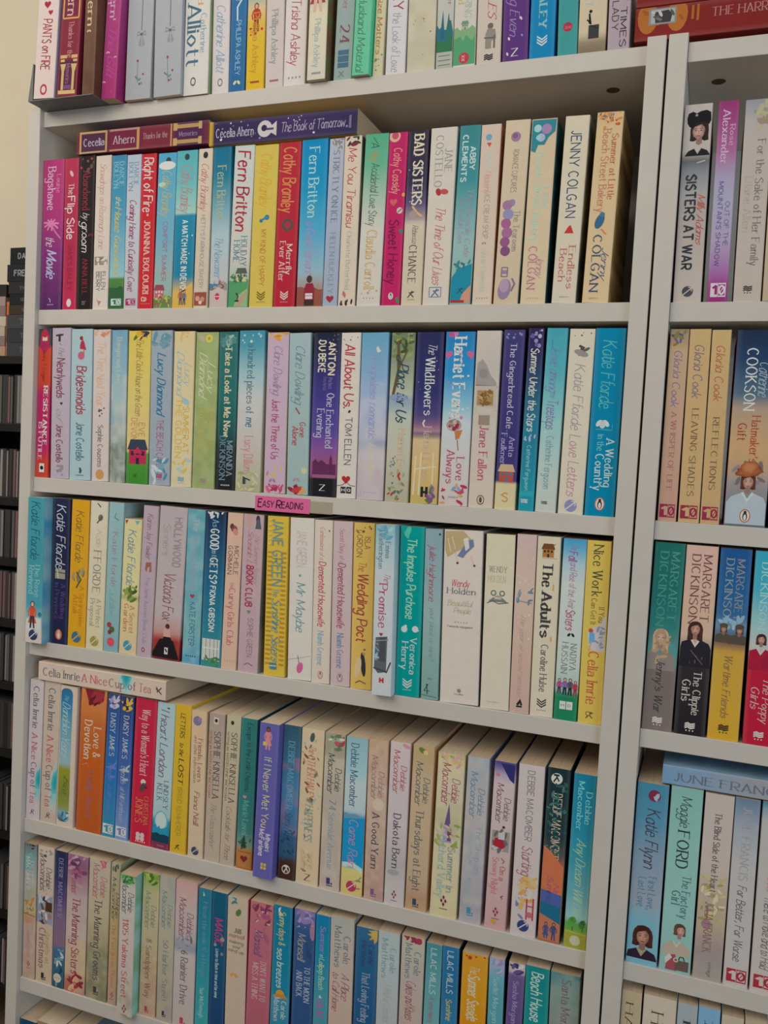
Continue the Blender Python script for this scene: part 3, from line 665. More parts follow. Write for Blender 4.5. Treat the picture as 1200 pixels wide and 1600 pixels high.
B(r, 192.4, 214.3, 199.2, 241.9, '0:a6b2bc,.4:b4b6ba,1:b2aeb0', 'pale grey paperback with plum script title', [
 ('T', 'DARCIE', .05, .2, '6a7e90', 's', .68, .3), ('T', 'BOLEYN', .05, .23, '6a7e90', 's', .3, .3), ('T', 'Coming Home to Curiosity Cove', .29, .88, '8c4664', 'cb', .5, .46), ('ten', .955, '9c2c54', 'b8a8ac')])
B(r, 214.8, 237.7, 221.9, 240.4, 'b8262e', 'red paperback with white handwritten title', [
 ('T', 'Right of Fire', .025, .37, 'c4bcb8', 'hb', .5, .6), ('N', [(.5, .385), (.5, .4)], .12, 'd0a09c'), ('T', 'JOANNA BOLOURI', .43, .9, 'd8a094', 'sb', .5, .38), ('T', 'a', .925, .95, 'd8b0a8', 'n', .5, .5), ('imp', .968, 'd07a74', .5, .03)])
B(r, 238.7, 266.8, 248.2, 239.2, '0:4a98b4,.2:5a9cb4,.55:6ca0b0,.75:8aa4a0,1:8ca294', 'sky blue paperback with pink cottage among flowers', [
 ('E', .56, .05, .14, '3c3c40', 1.2), ('O', .5, .08, .46, .2, 0, 'c8d0d0'), ('O', .25, .2, .2, .1, 0, '9cc4cc'), ('T', 'Cathy Bramley', .11, .4, 'b8a45c', 'c', .52, .5), ('T', 'COMFORT SUMMER', .44, .82, '9c587c', 'n', .52, .24), ('house', .32, .93, .5, 'b45c64', '8c4450', 'd0b8b0'), ('hills', .93, '5a7c3e', .015, 5, .995), ('V', 26, .91, .99, '7c9a4a,5a7a3c,a04858,c0a84c', .12, 3)])
B(r, 267.9, 299.8, 277.3, 235.2, '0:4fa0a8,.2:62aca8,.405:98bcac,.41:1f7c98,.8:1c7690,.9:c8a45a,1:c8a054', 'teal paperback with beach at foot, titled Match Made in Devon', [
 ('E', .5, .04, .12, '3c3c40', 1.1), ('T', 'Cathy Bramley', .09, .385, 'b07078', 'c', .52, .52), ('T', 'A MATCH MADE IN DEVON', .44, .9, 'c4dcd8', 'nb', .52, .26), ('P', [(.03, .99), (.03, .93), (.6, .88), (.97, .83), (.97, .99)], 'c8a24e'), ('fig', .42, .98, .1, '5a3428', 'a05a44', '4a4450'), ('fig', .6, .98, .09, '3a2824', '6a6a78', '3a3a44'), ('D', 3, .5, .8, 'b8c8b8,9a8448', .05, 8)])
B(r, 301.4, 323.1, 310.6, 232.3, '0:c6b8a2,1:c0b09a', 'cream paperback with blue grey capitals and terracotta foot', [
 ('E', .5, .04, .17, '2c2c30', 1.2), ('T', 'Cathy Bramley', .09, .38, 'b0605c', 'c', .5, .5), ('T', "HETTY'S FARMHOUSE BAKERY", .415, .875, '7e8288', 'n', .5, .28), ('R', .06, .9, .94, .985, '8e4a3c'), ('E', .3, .94, .16, 'c09078'), ('E', .65, .945, .16, 'b8806a'), ('E', .5, .965, .12, 'd0b8a0')])
B(r, 326.2, 354, 334.2, 229.3, '0:0f6480,.18:1a7088,.38:6c9aa4,.55:a3b4b6,1:b8b0aa', 'blue to white paperback with coastal path at foot', [
 ('T', 'Fern Britton', .12, .46, 'a4a480', 's', .5, .46), ('T', 'The Newcomer', .555, .81, '5c8aa6', 'c', .45, .42), ('hills', .85, '3c7c9a', .008, 3, .89), ('O', .75, .87, .3, .25, 10, '8a8884'), ('V', 18, .83, .9, '8a4a4a,7a6a5a,b08a80', .12, 6), ('P', [(.03, .995), (.03, .9), (.5, .87), (.97, .9), (.97, .995)], 'b8a89e'), ('E', .45, .93, .13, 'b83054', 1.3), ('N', [(.32, .93), (.58, .93)], .05, 'd8a8b0')])
B(r, 355.5, 386.5, 367.5, 227.3, '0:b8beb8,.7:bcb8ac,1:6a9670', 'white paperback with large red author name and green valley', [
 ('T', 'Fern Britton', .035, .52, '9e2c3c', 'hb', .5, .6), ('T', 'HOLIDAY', .56, .74, '44747e', 's', .68, .3), ('T', 'HOME', .585, .72, '44747e', 's', .32, .3), ('hills', .83, '4e8e5c', .012, 5, .995), ('house', .62, .84, .5, 'bcb48c', '4c5a54', '3a4440'), ('V', 14, .78, .84, '4a7a48,3a6a44', .12, 7), ('P', [(.3, .995), (.45, .93), (.75, .9), (.97, .88), (.97, .995)], '8aa870'), ('P', [(.4, .995), (.55, .94), (.9, .9), (.9, .93), (.62, .995)], 'a89078'), ('N', [(.4, .91), (.5, .93), (.45, .955)], .06, '2c2c2c'), ('R', .35, .955, .55, .965, '2c2c2c')])
B(r, 388.2, 425, 398.1, 226.4, 'c4ac4e', 'bright yellow paperback titled My Kind of Happy', [
 ('T', 'Cathy Bramley', .05, .37, 'c89828', 'c', .5, .45), ('E', .62, .445, .1, '2c6a94'), ('E', .38, .465, .07, '2c6a94'), ('O', .55, .45, .16, .05, -20, '3c7aa0'), ('T', 'MY KIND OF HAPPY', .52, .865, 'b06c34', 'n', .5, .22), ('chev', .935, '6a5a1e', .17), ('imp', .968, '6a5a1e', .3, .018)])
B(r, 426.2, 459.8, 437.5, 222.3, '0:aa2434,1:a82030', 'red paperback with orange script titled Merrily Ever After', [
 ('T', 'Cathy Bramley', .03, .42, 'c4804c', 'hb', .5, .56), ('E', .52, .5, .26, '4c4a40'), ('E', .52, .5, .15, '9c3040'), ('T', 'Merrily', .62, .8, 'd8b8b0', 's', .66, .26), ('T', 'Ever After', .6, .84, 'd8b8b0', 's', .34, .26), ('chev', .935, 'd0b8b0', .18), ('imp', .97, 'c89890', .3, .02)])
B(r, 462.5, 502.8, 472.5, 217.7, '0:007eac,.3:1488ae,.55:4a9ab8,.8:8aa8b0,.87:9a8a84,1:8c5a4c', 'turquoise paperback with man in red shirt at foot', [
 ('T', 'Fern Britton', .05, .46, 'a2c4cc', 's', .5, .38), ('T', 'a Good Servant', .49, .8, 'a878a8', 'c', .46, .34), ('hills', .89, '8c4c40', .012, 4, .995), ('P', [(.3, .985), (.28, .9), (.36, .86), (.62, .86), (.7, .9), (.68, .985)], '8a2634'), ('E', .48, .835, .11, '4a342c', 1.2), ('R', .34, .92, .62, .955, 'c8c0bc'), ('N', [(.34, .935), (.62, .935)], .03, '8a8a8c'), ('R', .3, .96, .68, .995, '3a2a28')])
B(r, 503.3, 526.3, 515.7, 216.5, '0:a6aab4,.5:9aa2b2,1:94a0ae', 'silvery grey paperback with red heart at foot', [
 ('V', 12, .0, .06, '7c7874,8a7a70', .14, 2), ('T', 'STRICTLY ON ICE', .07, .5, '68707c', 's', .52, .4), ('T', 'HELEN BUCKLEY', .56, .92, '7c8494', 's', .5, .34), ('heart', .5, .955, .28, '94303c')])
B(r, 527.2, 554, 539, 212.7, 'c9b9a4', 'cream paperback with red handwritten title and leafy corners', [
 ('V', 10, .0, .05, '2c3a2c,7a2c34,3c4a38', .2, 5), ('T', 'Me You Tiramisu', .07, .53, 'aa3844', 'h', .5, .46), ('T', 'Charlotte Butterfield', .56, .9, '98a48c', 's', .5, .26), ('O', .35, .93, .15, .1, 60, 'c07470'), ('N', [(.3, .91), (.4, .95)], .06, 'b05c58'), ('V', 5, .96, .99, '3a3028,4a4438', .16, 3)], side='b8a890,3c3a32')
B(r, 556.4, 593.3, 571.7, 209.2, '0:4f9c78,.18:62a484,.4:a4b4a0,.55:c2beb0,1:c4bcae', 'mint to white paperback with gold author surname', [
 ('N', [(.35, .02), (.55, .06)], .03, '2e5a4c'), ('T', 'A', .05, .08, '3a4a44', 'h', .45, .34), ('T', 'Very', .1, .155, 'b08a3c', 'hb', .45, .34), ('T', 'Accidental Love Story', .17, .53, '3e4a46', 'h', .5, .34), ('T', 'Claudia Carroll', .56, .9, 'c09a5c', 's', .5, .42), ('D', 4, .9, .93, 'b09058', .04, 3), ('imp', .955, '6a645c', .4, .02, 4)])
B(r, 594.6, 624, 609, 206.9, 'b21e58', 'hot pink paperback with cherry blossom and sweets', [
 ('E', .3, .02, .3, 'c8a48c'), ('E', .32, .018, .18, 'b84c60'), ('T', 'Cathy Cassidy', .09, .35, 'cc8878', 'hb', .5, .42), ('heart', .4, .4, .22, 'c05c58'), ('E', .75, .45, .16, 'b8b8a8'), ('N', [(.65, .46), (.85, .44)], .05, '7a2a40'), ('T', 'Sweet Honey', .5, .87, '74163c', 'hb', .5, .5), ('O', .88, .57, .14, .1, 30, '3a7a5c'), ('E', .92, .36, .1, 'c09a50'), ('peng', .945, 'd0c4b4', ('c8c8c0', '2a2a30', 'd8d8d0'), .13), ('O', .88, .97, .16, .1, 60, '3a8058')])
B(r, 625.8, 657.4, 638.8, 204, '0:2e2838,.3:332c48,.42:544a6c,.5:9a8a8c,.53:c2b49c,1:c4b49a', 'dusky purple and cream paperback titled Bad Sisters', [
 ('T', 'BAD SISTERS', .025, .42, 'cdc2a6', 'sb', .55, .46), ('D', 10, .1, .42, 'a8a0b4,c0b8c0', .025, 9), ('N', [(.35, .43), (.6, .47), (.85, .49)], .1, 'c8a070'), ('O', .4, .48, .2, .2, 40, 'a08a84'), ('T', 'Rebecca', .54, .64, '5c5a58', 'c', .55, .26), ('T', 'CHANCE', .655, .87, '55524e', 's', .48, .36), ('runner', .935, '3a3834', .17), ('imp', .968, '5a554c', .3, .02)])
B(r, 659.4, 699.8, 674.4, 199.4, '0:c6bcae,1:c9bdac', 'white paperback with red script titled Time of Our Lives', [
 ('T', 'JANE', .12, .25, '8e8e88', 's', .72, .28), ('T', 'COSTELLO', .045, .33, '8e8e88', 's', .36, .28), ('O', .4, .36, .1, .14, -20, 'a43038'), ('O', .62, .36, .16, .1, 10, 'b44c50'), ('T', 'The Time of Our Lives', .44, .88, 'b05a58', 'c', .52, .36), ('frame', .25, .9, .7, .955, .03, '5a7a94'), ('runner', .928, '4c6c8a', .16)])
B(r, 701.7, 734.5, 719.6, 195.9, '0:357c80,.3:3a8488,.45:629a98,.65:8eaca6,.78:8aaaa2,1:7a9c98', 'teal paperback with turquoise sea and towel at foot', [
 ('T', 'ABBY', .12, .245, 'b4ccc6', 'nb', .68, .24), ('T', 'CLEMENTS', .055, .31, 'b4ccc6', 'nb', .3, .24), ('T', 'The Bicycle Cafe', .35, .73, '98809a', 'h', .68, .26), ('T', 'by Ocean Sea', .4, .65, '98809a', 'h', .34, .24), ('P', [(.03, .99), (.03, .85), (.3, .8), (.97, .77), (.97, .99)], '1c8094'), ('V', 8, .76, .8, '2c6c70,3a7c7c', .18, 4), ('P', [(.45, .99), (.6, .94), (.97, .89), (.97, .99)], 'c08a70'), ('R', .05, .975, .7, .99, 'a03038'), ('runner', .92, '2c4c54', .15)])
B(r, 736.8, 767.4, 753, 194.4, '0:c6b09c,1:c9b7a0', 'cream paperback with pale capitals, between teal and purple cupcake spines', [
 ('O', .4, .07, .16, .16, 0, '6a9ab0'), ('P', [(.3, .1), (.55, .1), (.45, .125)], 'b84c40'), ('T', 'Vivien', .14, .24, '9cc0c8', 'c', .48, .3), ('T', 'Heavenly', .255, .38, 'c09484', 'c', .48, .34), ('T', 'ICE CREAM SHOP', .39, .63, 'a08c84', 'n', .48, .26), ('fly', .45, .66, .1, '7a8a8c'), ('T', 'Abbie Clements', .69, .93, 'b4b8a4', 's', .5, .28), ('imp', .965, '9a8a78', .5, .03)], side='a8684c')
B(r, 770.2, 808.3, 791, 187.7, '0:c6b496,1:c2ae90', 'cream paperback with purple teapot and stacked cups', [
 ('E', .45, .09, .2, '94708c'), ('E', .42, .085, .1, '7c5674'), ('T', 'ROMANCE CUPCAKES', .16, .39, '7a7270', 'n', .5, .22), ('D', 4, .44, .72, '9c6c94,8c7ca0', .2, 4, .1, .6), ('E', .3, .46, .2, '98708c'), ('E', .36, .51, .22, '8a86a4'), ('E', .3, .56, .2, '9a5a80'), ('E', .36, .61, .22, '9a6488'), ('E', .3, .66, .2, '8c5478'), ('E', .34, .71, .2, '7c4a70'), ('T', 'The Tearoom', .49, .71, '8e8680', 's', .72, .24), ('O', .42, .92, .26, .42, 10, '8c7890'), ('O', .4, .9, .2, .28, 0, 'a88ca0'), ('N', [(.7, .93), (.82, .89), (.7, .86)], .07, '7a6a80'), ('R', .24, .815, .5, .835, '8c7890'), ('frame', .26, .8, .5, .85, .04, '7a687e')], side='b8ac94')
B(r, 812.2, 851.2, 831.9, 185.7, '0:c4a98c,.15:c6b090,1:cbb694', 'cream paperback with teal cake scalloped head', [
 ('P', [(.03, .005), (.97, .005), (.95, .07), (.7, .1), (.55, .14), (.3, .14), (.2, .18), (.03, .17)], '2f7c84'), ('E', .25, .05, .15, '9ac0c4'), ('E', .6, .055, .2, '9c7ca4'), ('E', .4, .1, .16, 'a8a4b8'), ('E', .3, .1, .1, '8cc0c0'), ('T', 'Little', .37, .48, 'a0c0ac', 's', .72, .24), ('T', 'Beach Street Bakery', .18, .66, 'a0c4b0', 's', .42, .3), ('T', 'Jenny', .74, .85, 'b47888', 'c', .7, .3), ('T', 'COLGAN', .69, .92, 'b07084', 's', .38, .32), ('imp', .97, 'b08078', .4, .02)], side='2f6468,28484c')
B(r, 861.2, 898.7, 884.4, 181, '0:c9bda2,1:c9bca6', 'cream paperback with blue hand drawn author name', [
 ('T', 'JENNY COLGAN', .08, .54, '2c4c66', 'n', .5, .4), ('P', [(.3, .625), (.7, .625), (.55, .58), (.45, .59)], 'b83a34'), ('T', 'Endless', .695, .92, 'b46c60', 's', .7, .28), ('T', 'Beach', .71, .88, 'b46c60', 's', .34, .28), ('X', 'sphere', .3, .7, .965, '7a8488', 's', .07)], side='b8a678,2a5a74')
B(r, 908.8, 949.8, 934, 175.2, '0:c9a87a,.1:c8ae84,1:cdb288', 'pale orange paperback with floral head, against right upright', [
 ('V', 26, .0, .05, 'c0803c,3c5c80,c88a44,4a6a88,d09a54', .1, 4), ('D', 8, .04, .09, 'b85c3c,c8843c', .05, 6), ('T', 'Summer at Little', .115, .455, 'b4603c', 's', .75, .24), ('T', 'Beach Street Bakery', .09, .52, 'b8745c', 's', .42, .28), ('O', .42, .57, .16, .3, 20, '38607c'), ('E', .5, .535, .1, '4a7088'), ('N', [(.5, .61), (.7, .64)], .05, 'c87a44'), ('T', 'Jenny', .71, .87, '44607a', 'c', .74, .26), ('T', 'COLGAN', .645, .94, '3c5068', 's', .4, .32), ('X', 'sphere', .25, .6, .975, 'a89070', 's', .07)], side='b49c64,6c5430')
r = 'second'
B(r, 48.5, 74, 55.3, 514, '0:383c42,.11:3c4044,.12:b8422c,.36:b8402c,.42:aa2454,.8:a82458,.88:b8382e,1:b8402e', 'orange and magenta paperback titled Resistance is Futile', [
 ('O', .5, .08, .36, .75, 0, 'a82a48'), ('O', .5, .07, .2, .42, 0, 'c0b49c'), ('E', .5, .035, .22, 'b02a44'), ('P', [(.1, .13), (.3, .08), (.75, .08), (.95, .13)], '9c2a50'), ('T', 'Jenny T Colgan', .14, .35, '6a2a24', 'n', .5, .24), ('T', 'RESISTANCE', .385, .78, 'd8bcb4', 'sb', .68, .32), ('T', 'IS FUTILE', .63, .88, 'd0a4b0', 'sb', .34, .28), ('R', .32, .905, .72, .965, 'd0c8c4'), ('E', .52, .935, .13, '221c22')])
B(r, 78.5, 107, 82, 512.7, 'a89ca4', 'lilac grey paperback titled The Nearlyweds', [
 ('N', [(.4, .04), (.4, .09)], .12, '3a3438'), ('N', [(.2, .05), (.6, .045)], .08, '3a3438'), ('N', [(.4, .1), (.5, .115)], .04, '8a6a74'), ('T', 'The', .12, .18, '7c6a78', 'c', .5, .28), ('T', 'Nearlyweds', .2, .46, '7a3450', 'hb', .5, .42), ('heart', .55, .5, .08, '3a3438'), ('T', 'of', .53, .6, '94868e', 'c', .45, .34), ('T', 'Jane Costello', .64, .89, '7a3450', 'hb', .48, .34), ('R', .35, .91, .7, .925, '8a7e84'), ('D', 5, .93, .98, '8a7e88,7e7480', .07, 2, .3, .7)])
B(r, 108, 140.4, 112.1, 514.5, '9ab0b2', 'pale aqua paperback titled Bridesmaids', [
 ('E', .48, .06, .08, '6a2430'), ('P', [(.45, .08), (.6, .08), (.72, .14), (.4, .13)], 'a43044'), ('N', [(.5, .05), (.55, .09), (.42, .11)], .07, 'a02c40'), ('N', [(.6, .13), (.6, .165)], .05, 'a06a68'), ('E', .48, .175, .16, 'b05a6c'), ('T', 'Bridesmaids', .245, .56, '963448', 'hb', .5, .44), ('T', 'Jane Costello', .62, .87, '46687a', 'hb', .5, .36), ('N', [(.5, .92), (.55, .94), (.5, .955)], .1, '3a4a50'), ('imp', .97, '5a7074', .3, .025)])
B(r, 142.7, 168.5, 146.5, 515.3, 'c0b2aa', 'pinkish beige paperback with orange script, coral dot at foot', [
 ('V', 14, .0, .04, 'c08a6c,b87a5c,c89a80', .16, 3), ('T', 'The Time Next Year', .08, .5, 'c89c70', 'h', .5, .48), ('D', 7, .515, .57, '3c3a3c,5a5654', .07, 4, .3, .75), ('T', 'Sophie Cousens', .63, .905, '56545a', 's', .5, .3), ('E', .5, .955, .25, 'bc8454')])
B(r, 170.7, 194.3, 175.3, 515.9, '0:6c94a8,.25:82a2ae,.5:9aacaa,.75:8e988e,1:848a80', 'misty blue and grey green landscape paperback', [
 ('T', 'Dangerous Love', .05, .35, 'b8b498', 's', .5, .3)], mott=[('b4b4aa', .6, 1.5, .3, 1), ('4c8ca8', .45, 1.2, .45, .62), ('5c6458', .6, 3, .75, 1)])
B(r, 196.1, 230.3, 201.5, 517.2, '0:cfb04e,.5:ccb46c,.78:c8b078,.8:4c8a34,1:3a7c2c', 'yellow paperback with a pink house on green grass', [
 ('V', 8, .0, .05, 'b87c24,34304a,7a2c4a,4a6a2c', .16, 6), ('E', .45, .02, .12, 'd09a2c'), ('T', 'The Little Clock House on the Green', .05, .55, '7a6238', 'c', .52, .3), ('T', 'EVE', .6, .69, 'b47a54', 'n', .68, .26), ('T', 'DEVON', .57, .715, 'b47a54', 'n', .34, .26), ('house', .52, .87, .78, 'aa2c48', '343c4c', '242838'), ('P', [(.3, .8), (.52, .755), (.74, .8)], 'b0304c'), ('T', 'trapeze', .935, .96, '2a5a28', 'n', .45, .16)])
B(r, 232, 264.5, 236.7, 516.7, '8e98a0', 'bluish grey paperback with teal palm fronds, pink capitals', [
 ('V', 16, .01, .1, '4a7c8c,6a8c94,5a8494', .2, 3), ('T', 'Lucy Diamond', .145, .535, '2c6c88', 'cb', .52, .38), ('T', 'THE BEACH CAFE', .575, .88, 'a04c68', 'n', .5, .3), ('V', 16, .82, .99, '4a7c90,6c94a0,b0bcc0', .2, 8), ('waves', .94, 'a04058', 'a04058', .14)])
B(r, 266.2, 297.8, 272.7, 518, '0:c8b48a,.3:c8b68c,.7:c9ba90,1:c0b694', 'creamy yellow paperback with blue script and gold capitals', [
 ('V', 10, .0, .04, 'c8a468,d0b890', .16, 5), ('T', 'Lucy', .2, .34, '8aa6ae', 'c', .72, .34), ('T', 'Diamond', .13, .4, '8aa6ae', 'c', .36, .34), ('O', .65, .45, .2, .12, 40, '8caab0'), ('T', 'SUMMER AT', .48, .78, 'c09a3c', 'n', .68, .28), ('T', 'THE GOLDEN', .43, .81, 'c8a440', 'n', .32, .28), ('V', 12, .82, .9, '9ab0b0,b8b8a0,c8a84c', .16, 2), ('waves', .95, '6c98a8', '6c98a8', .15)])
B(r, 299.5, 333.8, 307.3, 519.3, '0:8a9860,.4:8c9a62,1:84925c', 'mossy green paperback with faded cream script', [
 ('E', .58, .04, .16, 'c4b24c'), ('E', .58, .04, .06, '8a9048'), ('O', .25, .04, .18, .1, 30, 'a89c84'), ('T', 'Lucy', .19, .37, 'b8bc98', 'c', .72, .34), ('T', 'Diamond', .13, .4, 'bcc0a0', 'c', .36, .34), ('T', 'SECRETS OF', .47, .76, 'aa9c4a', 'n', .7, .26), ('T', 'HAPPINESS', .48, .78, 'ac9e4c', 'n', .34, .28), ('waves', .95, '8c7c74', '8c7c74', .14)], mott=[('a0a878', .5, 1.6, 0, 1)])
B(r, 337, 365.8, 343.3, 518.8, '0:2c6464,.4:256460,.62:1f5250,.75:1f2c30,1:202024', 'dark teal to black paperback titled Take a Look at Me Now', [
 ('E', .5, .055, .26, '6a8c84'), ('V', 16, .02, .09, '8aa49a,4a7c74', .16, 3), ('T', 'Take a Look at Me Now', .095, .66, 'bcb494', 'sb', .52, .34), ('T', 'MIRANDA', .69, .91, '7c8c94', 's', .7, .3), ('T', 'DICKINSON', .66, .935, '6c8490', 's', .32, .3), ('imp', .97, 'b8b4ac', .4, .03)])
B(r, 366.8, 405.8, 374.8, 516.7, '0:3c8094,.1:4a8c9c,.25:8cacb0,.42:b4b6b0,.7:b4aca4,.9:a8a48c,1:9c9a78', 'blue to white paperback titled Hundred Pieces', [
 ('D', 8, .0, .08, 'b8d0d0,8cb8bc', .04, 3), ('T', 'a', .08, .1, '4c6c7c', 's', .5, .28), ('T', 'hundred pieces of', .12, .51, '4c6470', 's', .5, .28), ('T', 'me', .54, .595, '3c7088', 'hb', .52, .3), ('T', 'Lucy Dillon', .655, .87, 'b87a84', 's', .5, .34), ('V', 24, .88, .99, 'a0a070,b8b090,8c9464', .12, 5), ('R', .3, .915, .42, .955, '3c4444'), ('N', [(.3, .91), (.6, .93)], .05, '3c4444')])
B(r, 411.5, 444.5, 418.5, 519.9, 'b49caa', 'dusty pink paperback titled Just the Three of Us', [
 ('V', 8, .0, .04, 'c08c3c,b87c34,c8a060', .18, 2), ('T', 'Clare Dowling', .08, .38, '86708c', 'c', .52, .38), ('T', 'Just the Three of Us', .415, .785, '984058', 'hb', .48, .34), ('V', 5, .8, .9, 'c8a44c,b86c8c', .12, 3), ('fly', .4, .925, .14, '8c7488'), ('V', 12, .95, .995, 'b04464,983454,c05c74', .16, 8)], side='c8b07c,9c8c70')
B(r, 447.5, 480.5, 452.7, 520.7, '0:94a8a8,1:90a4a0', 'pale aqua paperback titled Gone and Alone, red flower at foot', [
 ('T', 'Clare Dowling', .075, .43, '5c7c80', 'c', .52, .42), ('N', [(.35, .46), (.55, .5)], .07, '8c4c54'), ('T', 'Gone', .55, .64, 'a03844', 'hb', .7, .26), ('T', 'Alone', .575, .69, 'a03844', 'hb', .36, .28), ('E', .8, .85, .14, 'b4b48c'), ('fly', .45, .91, .14, '94848c'), ('V', 7, .955, .975, '9c2c34,b03c3c,8c2430', .28, 3, .1, .7), ('V', 3, .95, .99, 'c0905c', .15, 6, .5, .95)])
B(r, 482.5, 524.5, 491.3, 519.9, '0:1e2236,.1:242846,.35:3a3476,.6:4e4288,.72:7c4c88,.8:8c4c70,.885:78405c,.89:1c1c20,1:1c1c20', 'navy to violet paperback with night city skyline', [
 ('D', 16, .01, .12, '4c5c84,a8acc0', .02, 4), ('T', 'ANTON', .06, .255, 'c8bca0', 'nb', .68, .24), ('T', 'DU BEKE', .05, .24, 'c8bca0', 'nb', .32, .24), ('T', 'Perfect', .275, .34, '7c789c', 's', .66, .14), ('T', 'Party Material', .27, .35, '6c6890', 's', .46, .13), ('T', 'One Enchanted', .37, .7, 'b4aed0', 's', .68, .26), ('T', 'Evening', .465, .635, 'b4aed0', 's', .34, .26),
 ('R', .1, .8, .96, .885, '5c2c4c'), ('P', [(.1, .81), (.1, .79), (.2, .77), (.3, .79), (.42, .775), (.55, .79), (.6, .8), (.6, .82)], '5a2a4a'), ('P', [(.72, .86), (.72, .77), (.77, .74), (.82, .77), (.82, .86)], '5a2a4a'), ('R', .1, .865, .96, .885, '8a5474'), ('X', 'Z', .38, .58, .945, 'c8c8c4', 's', .2)])
B(r, 525, 555, 534, 520.1, 'c6bcb0', 'off white paperback titled All About Us, red heart at foot', [
 ('D', 5, .01, .05, '4c4844,8c6a60', .03, 3), ('T', 'All About Us', .07, .44, 'a43c44', 'hb', .48, .5), ('E', .25, .45, .04, '34343a'), ('D', 2, .47, .49, '34343a', .05, 2, .4, .6), ('T', 'TOM ELLEN', .51, .795, '56545a', 'n', .52, .34), ('heart', .48, .885, .24, 'a82830'), ('N', [(.5, .9), (.3, .92), (.03, .925)], .03, '3a3438'), ('N', [(.5, .9), (.7, .92), (.97, .925)], .03, '3a3438'), ('R', .22, .93, .48, .97, '2c2a2c'), ('R', .52, .93, .78, .97, '2c2a2c'), ('X', 'H', .28, .42, .95, 'd0c8c0', 'nb', .13), ('X', 'Q', .58, .72, .95, 'd0c8c0', 'nb', .13)])
B(r, 556.3, 597.8, 566, 519.9, '0:5c94ac,.25:7c9cb8,.45:98a4c0,.62:a4a4b0,.66:8c94a4,.72:b4a8a8,1:b09ca0', 'powdery blue to pink paperback with misty sea horizon', [
 ('P', [(.55, .09), (.62, .08), (.66, .1), (.74, .11), (.62, .12), (.58, .11)], 'cccab4'), ('E', .62, .1, .06, 'c8c4a8'), ('T', 'a hopeless romantic', .13, .63, '8c88b0', 'h', .52, .3), ('T', 'lucy dillon', .66, .86, 'c0b498', 'c', .55, .28), ('imp', .955, '8c94ac', .4, .02)], mott=[('c0bcb8', .35, 1.2, .3, 1)])
B(r, 600.3, 636.5, 612.7, 519.9, '0:66705a,.12:78806a,.26:949a80,.36:a8aa98,.4:8494a4,.5:acb0a0,.7:b0ac98,1:a09c80', 'leafy green landscape paperback titled Place for Us', [
 ('V', 40, .0, .14, '4c5c34,6c7c44,8c9454,3c4a2c', .16, 4), ('N', [(.15, .38), (.35, .22), (.3, .05)], .12, '5a4c34'), ('N', [(.35, .22), (.7, .1)], .06, '5a4c34'), ('T', 'a', .13, .16, '34464c', 'cb', .4, .3), ('T', 'Place for Us', .18, .52, '2c4854', 'cb', .55, .44), ('O', .4, .38, .4, .14, 0, '7c8ca4'), ('T', 'Harriet Evans', .565, .88, 'c0a484', 's', .62, .3), ('D', 12, .73, .93, '54607c,3c4a6a', .04, 5, .1, .4), ('V', 16, .8, .99, '6c7c4c,a03434,8c9464', .1, 6), ('fly', .5, .945, .13, '54605c')])
B(r, 640.4, 682, 652.2, 519.1, '0:272850,.35:2e2f60,.48:453f6e,.53:6c5474,.56:94687c,.575:a07c84,.6:38385c,.615:c0a880,.8:c4a468,1:b49c5c', 'navy paperback with moonlit beach titled The Wildflowers', [
 ('T', 'The', .065, .125, 'b8bcc4', 'c', .6, .3), ('T', 'Wildflowers', .15, .48, 'c0c4c8', 's', .54, .34), ('D', 6, .1, .35, '8c94b0', .02, 3), ('N', [(.42, .51), (.36, .53), (.42, .55)], .05, 'd0d0d0'), ('T', 'Harriet Evans', .55, .87, 'b49c8c', 's', .55, .28), ('N', [(.15, .72), (.1, .95)], .06, 'c8bc9c'), ('N', [(.35, .7), (.3, .95)], .06, 'c8bc9c'), ('N', [(.8, .7), (.8, .9)], .05, 'c8bc9c'), ('N', [(.1, .8), (.9, .78)], .05, 'c8bc9c'), ('R', .38, .9, .48, .96, '242428'), ('R', .55, .9, .65, .96, '242428'), ('R', .38, .925, .65, .938, '242428'), ('V', 12, .9, .99, '6c4c74,4c7040,8c6c88', .14, 6, .55, .96)])
B(r, 684.2, 729.3, 697.4, 518.5, '0:1f74a8,.25:2c84b4,.42:7cacc0,.52:b4bcbc,.75:bcb6b0,1:bcb0a8', 'blue to white paperback titled Love Always', [
 ('E', .2, .015, .1, 'b04c74'), ('E', .35, .01, .08, 'c06c8c'), ('heart', .12, .13, .15, 'b85c84'), ('heart', .9, .13, .16, 'b85c84'), ('T', 'Harriet Evans', .035, .49, 'c4d0d8', 'sb', .52, .4), ('D', 10, .22, .5, 'c8c4c8,b86c84,d8d4cc', .04, 5), ('O', .42, .535, .26, .2, 0, 'a08880'), ('D', 14, .505, .56, '8c2c3c,b8a090,7c6c6c', .06, 6, .2, .65), ('P', [(.45, .57), (.72, .56), (.62, .61), (.5, .62)], 'b4703c'), ('N', [(.56, .62), (.6, .68)], .03, '8c5c4c'), ('T', 'Love', .72, .85, 'aa4c60', 's', .7, .26), ('T', 'Always', .68, .87, 'aa4c60', 's', .36, .26), ('fly', .6, .905, .14, '6c94b4'), ('V', 8, .88, .99, 'a83050,c09050,b8405c', .12, 2, .55, .96), ('T', 'HARPER', .945, .955, '8c8484', 's', .5, .3), ('V', 4, .9, .99, 'a83050,c08c50', .1, 9, .05, .3)])
